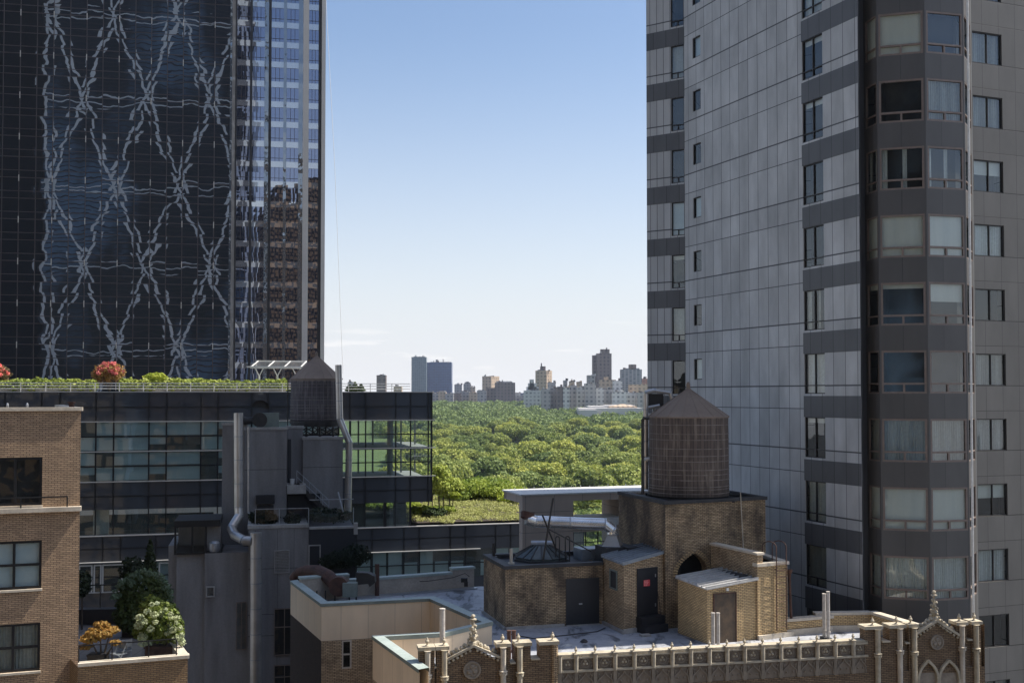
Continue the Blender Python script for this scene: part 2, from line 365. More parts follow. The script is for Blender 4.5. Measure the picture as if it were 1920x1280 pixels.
def window(parent, fr, u0, u1, z0, z1, inset=.1, mull=(), vent=0, ventmull=(.5,), style='room', fm='frame_dark', fw=.05, rails=(), label=None, pleat=None):
    f = MB(); n1 = -inset+.05; n0 = -inset-.03
    for a, b, c, e in ((u0, u0+fw, z0, z1), (u1-fw, u1, z0, z1), (u0+fw, u1-fw, z0, z0+fw), (u0+fw, u1-fw, z1-fw, z1)): f.box(fr, a, b, n0, n1, c, e)
    zz = z0+fw
    if vent:
        f.box(fr, u0+fw, u1-fw, n0, n1+.01, z0+vent-fw/2, z0+vent+fw/2); zz = z0+vent+fw/2
        for m in ventmull:
            if m not in mull: uu = u0+(u1-u0)*m; f.box(fr, uu-fw/2, uu+fw/2, n0, n1, z0+fw, z0+vent-fw/2)
    for m in mull: uu = u0+(u1-u0)*m; f.box(fr, uu-fw/2, uu+fw/2, n0, n1+.004, z0+fw, z1-fw)
    for r_ in rails: z_ = z0+(z1-z0)*r_; f.box(fr, u0+fw, u1-fw, n0, n1-.006, z_-fw/2, z_+fw/2)
    w = f.build('window', M[fm], parent)
    g = MB(); nn = -inset-.01; g.face([fr.p(u0+fw, nn, z0+fw), fr.p(u1-fw, nn, z0+fw), fr.p(u1-fw, nn, z1-fw), fr.p(u0+fw, nn, z1-fw)])
    g.build('pane', M['pane'], w)
    def backing(name, mat, ua, ub, za, zb, n, pl=0):
        q = MB()
        if pl:
            k = max(3, int((ub-ua)/.035)); pts = [(ua+(ub-ua)*i/k, n+pl*math.sin(i*1.9+u0)*(.6+.4*math.sin(i*.37))) for i in range(k+1)]
            for p_, q_ in zip(pts, pts[1:]): q.face([fr.p(p_[0], p_[1], za), fr.p(q_[0], q_[1], za), fr.p(q_[0], q_[1], zb), fr.p(p_[0], p_[1], zb)], True)
        else: q.face([fr.p(ua, n, za), fr.p(ub, n, za), fr.p(ub, n, zb), fr.p(ua, n, zb)])
        return q.build(name, M[mat], w)
    H = z1-z0; Wd = u1-u0
    if style == 'blind': backing('blind', 'blind', u0, u1, z0, z1, -inset-.07)
    elif style == 'blindblue': backing('blind', 'blind_blue', u0, u1, z0, z1, -inset-.12)
    elif style == 'half':
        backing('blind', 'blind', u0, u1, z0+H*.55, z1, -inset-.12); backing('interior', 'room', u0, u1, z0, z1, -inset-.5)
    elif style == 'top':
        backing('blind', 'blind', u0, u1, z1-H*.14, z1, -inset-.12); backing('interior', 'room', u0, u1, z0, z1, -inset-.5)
    elif style == 'curtain': backing('curtain', 'curtain', u0, u1, z0, z1, -inset-.16, .035)
    elif style == 'sheer': backing('curtain', 'sheer', u0, u1, z0, z1, -inset-.16, .03)
    elif style == 'sides':
        backing('curtain', 'sheer', u0, u0+Wd*.18, z0, z1, -inset-.16, .03); backing('curtain', 'sheer', u0+Wd*.52, u0+Wd*.62, z0, z1, -inset-.16, .03)
        backing('interior', 'room', u0, u1, z0, z1, -inset-.5)
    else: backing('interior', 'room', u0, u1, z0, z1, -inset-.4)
    if label: w['label'] = label
    return w
# ------------------------------------------------------------------ grey panelled apartment tower (right)
F = 3.18
M['panel_light'] = panels('light_grey_panels', (.50, .50, .49), (.09, .09, .09), .84, F, lw=.032, vw=.07, voff=0, vmid=.65, var=.12, rough=.55, dirt=.24)
M['panel_light_narrow'] = panels('light_grey_narrow_panels', (.50, .50, .49), (.09, .09, .09), .45, F, lw=.032, vw=.07, voff=0, vmid=.65, var=.10, rough=.55, dirt=.14)
M['panel_dark'] = panels('dark_grey_panels', (.115, .115, .118), (.04, .04, .042), .84, 40, lw=.03, vw=0, var=.08, rough=.5, dirt=.15)
M['panel_warm'] = panels('warm_grey_panels', (.155, .147, .135), (.055, .052, .048), 1.05, F, lw=.022, vw=.05, voff=0, vmid=.62, var=.06, rough=.6, dirt=.15)
M['panel_bay'] = panels('dark_warm_grey_panels', (.095, .09, .086), (.05, .048, .048), 1.16, 40, lw=.025, vw=0, var=.07, rough=.5, dirt=.15)
def X_(px, D): return ((px-960)/FPX*D, D)
kz = 60.0  # a floor line lies exactly at eye height
fl = lambda k: kz - F*k + .0
PA = [X_(1214, 65.2), X_(1286, 63.8), X_(1614, 50.2), X_(1617, 51.0), X_(1625, 51.2), X_(1650, 50.0), X_(1741, 49.4), X_(1815, 49.9), X_(1828, 51.4), X_(1829, 52.0), X_(2400, 59.5)]
tw = thing('apartment_tower', (PA[2][0], PA[2][1], 0), 'grey panelled apartment tower with a faceted bay of brown framed windows at right', 'apartment tower')
ZT = 150
A_, B_ = Fr(PA[0], PA[1]), Fr(PA[1], PA[2])
ops = []; K = range(-9, 8)
wA = (A_.u(1260.5), A_.L-.03); wB = (B_.u(1508.5), B_.u(1547)); wS = (B_.u(1301.5), B_.u(1316.5))
F0 = F/3.0
opA = [(wA[0], wA[1], fl(k)-F+.05, fl(k)-1.05*F0) for k in K]
opB = [(wB[0], wB[1], fl(k)-F+.05, fl(k)-1.05*F0) for k in K] + [(wS[0], wS[1], fl(k)-F+.84*F0, fl(k)-F+2.0*F0) for k in K]
wl = MB(); holed(wl, A_, 0, A_.L, 0, ZT, opA, .12); wl.build('end_wall', M['panel_light_narrow'], tw)
wl = MB(); holed(wl, B_, 0, B_.L, 0, ZT, opB, .12)
wl.build('wall', M['panel_light'], tw)
for k in range(-28, 17):
    z1 = fl(k)-.05; z0 = fl(k)-1.05*F0
    if z1 > ZT: continue
    for fr, a, b in ((A_, .005, A_.L-.005), (B_, B_.u(1507), B_.L-.004)):
        sp = MB(); sp.box(fr, a, b, -.05, .006, z0, z1); sp.build('spandrel', M['panel_dark'], tw)
# bay: spandrels between ribbon windows, brown corner posts
bayf = [Fr(PA[i], PA[i+1]) for i in (4, 5, 6, 7)]
bw = MB()
bops = {}
for i, fr in enumerate(bayf):
    ops = [(.08 if i else .14, fr.L-.08 if i < 3 else fr.L-.14, fl(k)-F+.06, fl(k)-1.05*F0) for k in K]; bops[i] = ops
    holed(bw, fr, 0, fr.L, 0, ZT, ops, .14)
bw.build('bay_wall', M['panel_bay'], tw)
slot = MB(); s_ = Fr(PA[2], PA[3]); slot.face([s_.p(0, 0, 0), s_.p(s_.L, 0, 0), s_.p(s_.L, 0, ZT), s_.p(0, 0, ZT)])
s_ = Fr(PA[3], PA[4]); slot.face([s_.p(0, 0, 0), s_.p(s_.L, 0, 0), s_.p(s_.L, 0, ZT), s_.p(0, 0, ZT)])
s_ = Fr(PA[8], PA[9]); slot.face([s_.p(0, 0, 0), s_.p(s_.L, 0, 0), s_.p(s_.L, 0, ZT), s_.p(0, 0, ZT)])
slot.build('recess', M['panel_dark'], tw)
WG = Fr(PA[9], PA[10])
wg = (WG.u(1829.5)+.05, WG.u(1886.5))
ww2 = (WG.u(1990), WG.u(2050))
opW = []
for k in K: opW += [(wg[0], wg[1], fl(k)-F+.42*F0, fl(k)-F+1.9*F0), (ww2[0], ww2[1], fl(k)-F+.42*F0, fl(k)-F+1.9*F0)]
wb = MB(); holed(wb, WG, 0, WG.L, 0, ZT, opW, .12)
wb.build('wing_wall', M['panel_warm'], tw)
bk = MB(); q = [PA[10], (PA[10][0]-8, PA[10][1]+34), (PA[0][0]+14, PA[0][1]+34), PA[0]]
for a, b in zip(q, q[1:]): s_ = Fr(a, b); bk.face([s_.p(0, 0, 0), s_.p(s_.L, 0, 0), s_.p(s_.L, 0, ZT), s_.p(0, 0, ZT)])
bk.face([(x, y, ZT-.0) for x, y in PA + q[1:-1]])
bk.build('rear_wall', M['panel_light'], tw)
rw = random.Random(3)
baystyle = {-7: 'blind', -6: 'blind', -5: 'room', -4: 'sides', -3: 'blind', -2: 'top', -1: 'room', 0: 'curtain', 1: 'blind', 2: 'sheer', 3: 'curtain', 4: 'room'}
bs2 = {-6: 'room', -5: 'curtain', -4: 'sides', -3: 'blind', -2: 'half', -1: 'room', 0: 'curtain', 1: 'blind', 2: 'sheer', 3: 'curtain'}
for k in K:
    if not (-9 <= k <= 5): continue
    for i, fr in enumerate(bayf):
        o = bops[i][list(K).index(k)]
        if i in (1, 2): window(tw, fr, *o, inset=.06, vent=.46, style=(baystyle if i == 1 else bs2).get(k, 'room'), fm='frame_bronze', fw=.09)
        else: window(tw, fr, *o, inset=.06, vent=.46, ventmull=(), style=baystyle.get(k, 'room') if i == 0 else 'room', fm='frame_bronze', fw=.06)
    z0, z1 = fl(k)-F+.05, fl(k)-1.05*F0
    st = {-7: 'sheer', -6: 'top', -5: 'top', -4: 'room', -3: 'room', -2: 'sides', -1: 'sheer', 0: 'top', 1: 'sheer', 2: 'curtain', 3: 'blindblue'}.get(k, 'room')
    if k <= 3: window(tw, B_, wB[0], wB[1], z0, z1, mull=(.5,) if k < 2 else (), vent=.42, style=st, fm='frame_dark', fw=.05)
    if k <= 1:
        window(tw, A_, wA[0], wA[1], z0, z1, vent=.36, style=['room', 'blindblue', 'top', 'sheer', 'room'][k % 5], fm='frame_dark', fw=.05)
        window(tw, B_, wS[0], wS[1], fl(k)-F+.84*F0, fl(k)-F+2.0*F0, style=['room', 'room', 'blindblue'][k % 3], fm='frame_dark', fw=.05)
    window(tw, WG, wg[0], wg[1], fl(k)-F+.42*F0, fl(k)-F+1.9*F0, mull=(.52,), style=['sheer', 'curtain', 'room', 'half', 'curtain'][(k*2+1) % 5], fm='frame_dark', fw=.05)
for k in K:
    if k <= 4: window(tw, WG, ww2[0], ww2[1], fl(k)-F+.42*F0, fl(k)-F+1.9*F0, mull=(.52,), style='room', fm='frame_dark', fw=.05) if k % 7 == 0 else None

# ------------------------------------------------------------------ left: dark mirror tower and banded office tower
GL0, GL1 = X_(-60, 194.3), X_(427, 203)
FL = Fr(GL0, GL1)
M['mirror_dark'] = mirror_glass('dark_mirror_glass', (.004, .005, .008), refl=.34, tint=(.80, .85, .94), cu=2.9, cv=1.925, amp=.0026, wav=.009, wscale=.28, pillow=.007)
gt = thing('glass_tower', (GL1[0], GL1[1], 0), 'dark mirror glass tower reflecting a wavy diamond lattice, at the far left', 'glass tower')
U0 = FL.o.dot(FL.t)       # world offset so mullions fall on pane edges
mb = MB(); mb.face([FL.p(0, 0, 0), FL.p(FL.L, 0, 0), FL.p(FL.L, 0, 210), FL.p(0, 0, 210)]); mb.build('curtain_wall', M['mirror_dark'], gt)
mu = MB(); ti = MB(); u = math.ceil(U0/2.9)*2.9-U0; i = 0
M['mull_brown'] = plain('brown_mullion', (.075, .055, .05), .5); M['mull_pale'] = plain('bright_steel_mullion_clip', (.62, .56, .48), .4)  # brown mullions and their pale steel clips
while u < FL.L:
    mu.box(FL, u-.06, u+.06, .003, .07, 0, 210)
    j = 0; z = 30.0
    while z < 150:
        if (i + j) % 2 == 0 or True:
            if i % 2 == 0: ti.box(FL, u-.07, u+.07, .075, .13, z+.1, z+1.3)
        z += 7.7; j += 1
    u += 2.9; i += 1
z = 3.85*2
while z < 210:
    mu.box(FL, 0, FL.L, .003, .05, z-.055, z+.055); mu.box(FL, 0, FL.L, .003, .05, z+1.30, z+1.40); z += 3.85
mu.build('mullion_grid', M['mull_brown'], gt); tag(ti.build('mullion_clip', M['mull_pale'], gt), kind='stuff')
mb = MB(); a, b = Vector(FL.p(0, -.1, 0)), Vector(FL.p(FL.L, -.1, 0)); c, d = Vector(FL.p(FL.L, -40, 0)), Vector(FL.p(0, -40, 0))
mb.prism([a[:2], b[:2], c[:2], d[:2]], 0, 209.8); mb.build('core', M['stucco_black'], gt)
# office tower in the same plane
GO1 = (FL.p(FL.u(607.5), 0, 0).x, FL.p(FL.u(607.5), 0, 0).y)
FO = Fr(GL1, GO1)
ot = thing('office_tower', (GL1[0]+5, GL1[1]+1, 0), 'slim office tower of white floor bands and vertical piers right of the mirror tower', 'office tower')
M['mirror_office'] = mirror_glass('violet_blue_mirror_glass', (.01, .012, .02), refl=.42, tint=(.62, .66, .85), cu=1.2, cv=1.94, amp=.002, wav=.003, wscale=.3, pillow=.004)
M['pier_stone'] = mirror_glass('polished_pale_stone', (.30, .27, .24), refl=.22, tint=(.9, .85, .8), cu=2, cv=1.94, amp=.01, wav=.03, wscale=.8)
M['pier_bright'] = mottle('pale_beige_stone_pier', (.62, .56, .49), (.55, .5, .44), .15, .5)
M['pier_steel'] = mirror_glass('polished_grey_pier', (.10, .11, .12), refl=.3, tint=(.8, .82, .85), cu=2, cv=1.94, amp=.02, wav=.04, wscale=.9)
M['white_band'] = mirror_glass('white_glossy_spandrel_band', (.30, .28, .28), refl=.5, tint=(.95, .93, .92), cu=1.2, cv=1.94, amp=.003, wav=.003, wscale=.3)
uo = lambda px: FO.u(px)
strips = [(440, 464.5), (469, 492), (505, 528), (534, 556.5), (576, 594)]
for a, b in strips:
    m = MB(); m.face([FO.p(uo(a), -.25, 0), FO.p(uo(b), -.25, 0), FO.p(uo(b), -.25, 210), FO.p(uo(a), -.25, 210)]); g = m.build('window_strip', M['mirror_office'], ot)
    ua, ub = uo(a), uo(b)
    m = MB(); z = 3.0
    while z < 209:
        for q in (0.33, .67): uu = ua+(ub-ua)*q; m.box(FO, uu-.04, uu+.04, -.24, -.17, z+1.15, z+3.88)
        m.box(FO, ua, ub, -.24, -.18, z+1.75, z+1.82); z += 3.88
    sub(m.build('mullion', M['mull_brown'], ot), g)
z = 3.0
while z < 209:
    m = MB(); m.box(FO, uo(440), uo(594), -.24, -.14, z, z+1.15); m.build('floor_band', M['white_band'], ot); z += 3.88
for a, b, mt, n in ((427, 431, 'pier_steel', .25), (431, 437, 'pier_stone', .3), (437, 440, 'frame_dark', .05), (464.5, 469, 'frame_dark', .12), (492, 500, 'pier_steel', .3), (500, 505, 'frame_dark', .1),
                    (528, 534, 'pier_steel', .3), (556.5, 565, 'pier_steel', .3), (565, 576, 'pier_bright', .45), (594, 600, 'frame_dark', .05), (600, 607.5, 'pier_bright', .5)):
    m = MB(); m.box(FO, uo(a)+.01, uo(b)-.01, -.4, n, 0, 210); m.build('pier', M[mt], ot)
mb = MB(); a, b = Vector(FO.p(.1, -.42, 0)), Vector(FO.p(FO.L-.1, -.42, 0)); c, d = Vector(FO.p(FO.L-.1, -30, 0)), Vector(FO.p(.1, -30, 0))
mb.prism([a[:2], b[:2], c[:2], d[:2]], 0, 209.5); mb.build('core', M['stucco_black'], ot)

# ------------------------------------------------------------------ streets behind the viewer: what the glass reflects, and one block added for bounce light
HB = Fr((-2, -62), (-150, -92))
def refl(px, py):                        # where the mirror tower sends the sight line of a photo pixel
    d = ray(px, py); n = FL.n; k = (FL.o.dot(n))/(d.x*n.x+d.y*n.y); q = d*k
    r = d - n*2*d.dot(n); t = ((HB.o-q).dot(HB.n))/(r.dot(HB.n)); h = q+r*t
    return ((h-HB.o).dot(HB.t), CAMZ+h.z)
M['lattice_glass'] = mirror_glass('lattice_tower_glass', (.01, .016, .024), refl=.04, tint=(.6, .75, .95), cu=3, cv=3.9, amp=.01, wav=.01)
def _lg():
    t = NT('lattice_tower_glazing'); uv = t.uv(); n = t.noise(t.scaled(uv, (1, .5, 1)), .022, 3, .5)[0]
    col = t.mix(t.ramp(n, .5, .62), (.004, .006, .01), (.13, .21, .31)); n2 = t.noise(uv, .25, 3)[0]; col = t.mix(1.0, col, t.mix(n2, (.6,)*3, (1.4,)*3), 'MULTIPLY')  # pale blue patches: sky reflection put into the glass colour
    t.L(col, t.b.inputs['Base Color']); t.b.inputs['Roughness'].default_value = .3; return t.m
M['lattice_glass'] = _lg()
M['lattice_steel'] = mottle('pale_steel_lattice', (.92, .93, .93), (.85, .86, .86), .2, .5)
ua = refl(80, 400)[0]; ub = refl(470, 400)[0]
if ua < ub: ua, ub = ub, ua
lt = thing('lattice_tower', (HB.p(ub, 0, 0).x, HB.p(ub, 0, 0).y, 0), 'steel lattice tower whose pale diamonds show mirrored in the dark glass tower', 'lattice tower')
ztop = 260
mb = MB(); P4 = [HB.p(ub, 0, 0), HB.p(ua, 0, 0), HB.p(ua, -35, 0), HB.p(ub, -35, 0)]; mb.prism([p[:2] for p in P4], 0, ztop); mb.build('glass_wall', M['lattice_glass'], lt)
st = MB(); rows = [(655, 1), (497, 0), (347, 1), (183, 0), (25, 1), (-130, 0), (-290, 1), (-450, 0)]
nodes = []
for py, odd in rows:
    r_ = []
    for i in range(-1, 5):
        px = 155 + 120*i + (60 if odd else 0); u_, z_ = refl(px, py); r_.append((u_, z_))
    nodes.append((odd, r_))
low = [(u_, z_ - (nodes[0][1][0][1]-nodes[1][1][0][1])*-1) for u_, z_ in nodes[1][1]]
dz = nodes[1][1][0][1]-nodes[0][1][0][1]
rws = [nodes[1][1]] + [n[1] for n in nodes]
below = [[(u_, z_-dz*2) for u_, z_ in nodes[1][1]], [(u_, z_-dz*2) for u_, z_ in nodes[0][1]]]
allr = [(0, below[0])] + nodes
def clampu(u_): return min(max(u_, ub+.3), ua-.3)
for (o1, r1), (o2, r2) in zip(allr, allr[1:]):
    for i in range(len(r1)):
        for j in ((i, i+1) if o1 else (i-1, i)):
            if 0 <= j < len(r2):
                a, b = r1[i], r2[j]
                if clampu(a[0]) != a[0] and clampu(b[0]) != b[0]: continue
                st.beam(HB.p(clampu(a[0]), .25, a[1]), HB.p(clampu(b[0]), .25, b[1]), 1.65, .6, up=HB.n)
    st.beam(HB.p(ub+.5, .22, r2[0][1]), HB.p(ua-.5, .22, r2[0][1]), .8, .5, up=HB.n)
st.build('steel_lattice', M['lattice_steel'], lt)
fl_ = MB()
for z in np.arange(4, ztop, 3.9): fl_.box(HB, ub+.1, ua-.1, .0, .08, z, z+.9)
fl_.build('floor_band', M['frame_dark'], lt)
M['far_wall'] = brick('far_brick_facade', (.30, .22, .15), (.25, .18, .12), (.03, .035, .04), bw=4, rh=3.4, ms=.75, drip=False, sootlo=.9)
M['dark_slab'] = brick('dark_slab_facade', (.014, .012, .012), (.02, .016, .016), (.01, .011, .013), bw=5, rh=3.6, ms=1.2, drip=False, sootlo=.9)
M['dim_wall'] = brick('dim_brick_facade', (.36, .23, .13), (.24, .155, .09), (.02, .022, .026), bw=4, rh=3.4, ms=.75, drip=False, sootlo=.9)
def backblock(x0, x1, y0, y1, z, label, mat='far_wall', steps=()):
    t_ = thing('stone_block', ((x0+x1)/2, y0, 0), label, 'building', 'buildings facing the view from across the street')
    m = MB(); m.prism([(x0, y0), (x1, y0), (x1, y1), (x0, y1)], 0, z); m.build('wall', M[mat], t_)
    for a, b, zz in steps:
        m = MB(); m.prism([(a, y0+2), (b, y0+2), (b, y1-1), (a, y1-1)], z, zz); m.build('rooftop', M[mat], t_)
backblock(-1, 34, -125, -95, 150, 'stepped brick block mirrored low in the banded office tower', mat='dim_wall', steps=((4, 12, 158), (18, 28, 164)))
M['bounce_wall'] = brick('cream_bounce_facade', (.62, .50, .36), (.55, .43, .3), (.06, .06, .06), bw=3.6, rh=3.3, ms=.6, drip=False, sootlo=.9)
backblock(-58, -27, -45, 26, 63, 'unseen cream stone block added left of the view to bounce warm sunlight', mat='bounce_wall')  # unseen block added to throw warm bounce light onto the shaded walls
backblock(36, 80, -90, -60, 70, 'low brick block mirrored in the bay windows')
db = thing('dark_block', tuple(HB.p(ua+1, 0, 0)), 'dark slab block mirrored at the far left edge of the mirror tower', 'building')
m = MB(); m.prism([HB.p(ua+.5, 2, 0)[:2], HB.p(ua+90, 2, 0)[:2], HB.p(ua+90, -30, 0)[:2], HB.p(ua+.5, -30, 0)[:2]][::-1], 0, 262); m.build('wall', M['dark_slab'], db)
# ------------------------------------------------------------------ dark glass terrace building with the roof garden
T0, T1 = X_(-80, 107.9), X_(810.5, 120.0)
FT = Fr(T0, T1)
zr = lambda py: FT.z(806, py)            # heights read off at the right-hand corner
tb = thing('terrace_building', (T1[0], T1[1], 0), 'long dark glass building with a planted roof terrace in front of the park', 'glass building')
M['dark_panel'] = mirror_glass('dark_blue_grey_panel_glass', (.060, .066, .078), refl=.08, tint=(.75, .78, .82), cu=2.7, cv=1.5, amp=.004, wav=.006, wscale=.3, pillow=.004, rough=.05)
M['clear_glass'] = mirror_glass('greenish_clear_glass', (.20, .26, .24), refl=.13, tint=(.8, .85, .9), cu=2.7, cv=1.5, amp=.003, wav=.006, wscale=.3, transp=.82, tcol=(.86, .95, .92))
M['mull_black'] = plain('black_mullion', (.01, .011, .014), .4)
M['mull_light'] = plain('pale_aluminium_ledge', (.46, .45, .43), .45)
Z = [zr(y) for y in (735, 761.5, 787, 813, 839, 865, 891.5, 917, 940)]
LT = FT.L
def edges():
    us = []; u = LT - .45; us.append(u); seq = [2.0, 1.66, 3.35]; i = 0
    while u > 2: u -= seq[i % 3] if i < 3 else (1.75 if i % 2 else 3.5); us.append(u); i += 1
    return us
EU = edges()
def quadf(m, fr, u0, u1, n, z0, z1): m.face([fr.p(u0, n, z0), fr.p(u1, n, z0), fr.p(u1, n, z1), fr.p(u0, n, z1)])
m = MB(); quadf(m, FT, 0, LT, 0, Z[2], Z[0]); quadf(m, FT, 0, LT, 0, Z[8], Z[6]); m.build('panel_band', M['dark_panel'], tb)
m = MB(); quadf(m, FT, 0, LT-.12, 0, Z[6], Z[2]); m.build('window_band', M['clear_glass'], tb)
mu = MB()
for i, u in enumerate(EU):
    mu.box(FT, u-.07, u+.07, -.02, .09, Z[8], Z[0]-.05)
mu.box(FT, LT-.14, LT+.02, -.3, .1, Z[8], Z[0])
for z in (Z[1], Z[3], Z[5], Z[7]): mu.box(FT, 0, LT-.15, -.02, .07, z-.06, z+.06)
mu.build('mullion_grid', M['mull_black'], tb)
le = MB()
for z in (Z[2], Z[4], Z[6]): le.box(FT, 0, LT+.35, -.05, .22, z-.05, z+.05)
le.box(FT, 0, LT+.05, -.5, .12, Z[0]-.04, Z[0]+.05)
le.build('ledge', M['mull_light'], tb)
# floors, ceilings and blinds inside
inn = MB(); D_ = 13.0
M['slab'] = mottle('pale_interior_slab', (.26, .27, .26), (.2, .21, .21), .4, .8)
inn.box(FT, 0, LT-.3, -D_, -.15, Z[0]-.5, Z[0]-.1)
inn.box(FT, 0, LT-.3, -D_, -.15, Z[2]+.02, Z[2]+.5); inn.box(FT, 0, LT-.3, -D_, -.15, Z[4]-.15, Z[4]+.12); inn.box(FT, 0, LT-.3, -D_, -.15, Z[8]+.02, Z[6]-.3)
um = FT.u(655)
inn.box(FT, 0, um, -D_, -D_+.3, Z[8], Z[0]-.5)
for px in (657, 672, 699, 728, 752, 778):                          # white posts seen through the corner rooms
    u = FT.u(px, 840, -6); inn.box(FT, u-.09, u+.09, -6.2, -6.0, Z[4]+.13, Z[2]); inn.box(FT, u-.09, u+.09, -6.2, -6.0, Z[6], Z[4]-.16)
inn.box(FT, FT.u(733), FT.u(743), -3, -2.6, Z[6], Z[2])
inn.build('floor_slab', M['slab'], tb)
bl = MB(); rt = random.Random(5)
for a, b in zip(EU[1:], EU):
    if b > um: continue
    for z0, z1 in ((Z[6], Z[5]), (Z[5], Z[4]), (Z[4], Z[3]), (Z[3], Z[2])):
        if rt.random() < .82: quadf(bl, FT, a+.08, b-.08, -.16, z0+.14+(.6 if rt.random() < .25 else 0), z1-.02)
bl.build('blind', M['blind_blue'], tb)
m = MB()
m.face([FT.p(0, 0, Z[0]), FT.p(LT, 0, Z[0]), FT.p(LT, -D_, Z[0]), FT.p(0, -D_, Z[0])]); m.face([FT.p(0, -.1, Z[8]), FT.p(0, -D_, Z[8]), FT.p(LT, -D_, Z[8]), FT.p(LT, -.1, Z[8])])
m.build('roof_slab', M['concrete'], tb)
# recessed storey under the block, then the wider base with its own roof garden
zb = zr(986); uR = FT.u(772.5)
m = MB(); quadf(m, FT, 0, uR, -.4, zb, Z[8]); quadf(m, FT, FT.u(655), uR, -9, zb, Z[8]); m.build('lower_window_band', M['clear_glass'], tb)
m = MB()
for u in EU:
    if u < uR: m.box(FT, u-.06, u+.06, -.42, -.3, zb, Z[8])
m.box(FT, uR-.1, uR, -.5, -.3, zb, Z[8]); u = FT.u(723); m.box(FT, u-.16, u+.16, -.5, -.2, zb, Z[8])
m.build('lower_mullion', M['mull_black'], tb)
m = MB(); quadf(m, FT, 0, FT.u(400), -5, zb, zb+1.7); quadf(m, FT, FT.u(440), FT.u(655), -5, zb, Z[8]); m.box(FT, FT.u(745), FT.u(769), -3, -2.8, zb, Z[8]); quadf(m, FT, FT.u(655), FT.u(688), -1.5, zb, Z[8]); m.build('partition', M['room'], tb)
m = MB()
for px in (178, 193): u = FT.u(px, 960); m.box(FT, u-.4, u+.4, -2, -1.9, zb, Z[8])
m.build('interior_column', M['white_paint'], tb)
uB = FT.u(1095); z2 = zr(1031); z3 = zr(1083)
m = MB(); quadf(m, FT, 0, uB, .06, z2, zb); quadf(m, FT, 0, uB, .06, 0, z3); m.build('base_panel_band', M['dark_panel'], tb)
m = MB(); quadf(m, FT, 0, uB, .0, z3, z2); m.build('base_window_band', M['clear_glass'], tb)
m = MB(); u = uB-.1; i = 0
while u > 1: m.box(FT, u-.06, u+.06, .0, .13, z3-.3, zb-.02); u -= 1.75 if i % 2 else 3.5; i += 1
for z in (zr(1008), (z2+z3)/2): m.box(FT, 0, uB, .0, .12, z-.05, z+.05)
for k in range(1, 9): m.box(FT, 0, uB, .0, .12, z3-3.1*k-.05, z3-3.1*k+.05)
m.build('base_mullion_grid', M['mull_black'], tb)
m = MB(); m.box(FT, 0, uB, -.4, .2, zb-.02, zb+.07); m.box(FT, 0, FT.u(900), .05, .4, z2-.04, z2+.05); m.box(FT, 0, FT.u(650), .05, .3, z3-.04, z3+.05); m.build('base_ledge', M['mull_light'], tb)
m = MB(); quadf(m, FT, 0, uB, -2.2, z3-1, z2+1); m.build('interior', M['room'], tb)
m = MB(); rt = random.Random(8); u = uB-.2
while u > 2:
    if rt.random() < .6: quadf(m, FT, u-1.6, u-.1, -.2, z3+.05, z2-.1-(1.2 if rt.random() < .4 else 0))
    u -= 1.75
m.build('lower_blind', M['blind_blue'], tb)
m = MB(); m.box(FT, 0, uB+.2, -34, -.15, 0, z3-.5); m.box(FT, 0, uB+.2, -34, -2.4, z3-.5, zb-.1); m.build('core', M['stucco_black'], tb)
M['white_frame'] = M['frame_white']
for a, b in ((150, 171), (178, 188), (194, 228), (300, 316)): 
    u0, u1 = FT.u(a, 1080), FT.u(b, 1080); m = MB(); m.box(FT, u0-.12, u0+.02, .1, .2, zr(1083), z2-.2); m.box(FT, u0, u1, .1, .2, z2-.35, z2-.2); m.box(FT, u1, u1+.14, .1, .2, zr(1083), z2-.2); m.build('window_surround', M['frame_white'], tb)
# roof railing
rl = thing('roof_railing', tuple(FT.p(LT-2, -.6, Z[0])), 'thin white railing along the edge of the terrace building roof', 'railing')
m = MB()
uE = FT.u(771)
for dz_ in (.32, .62, .9): m.box(FT, 0, uE, -.72, -.66, Z[0]+dz_, Z[0]+dz_+.075)
u = 1.0
while u < uE: m.box(FT, u-.04, u+.04, -.74, -.68, Z[0]+.05, Z[0]+.96); u += 2.4
m.build('rail', M['white_paint'], rl)
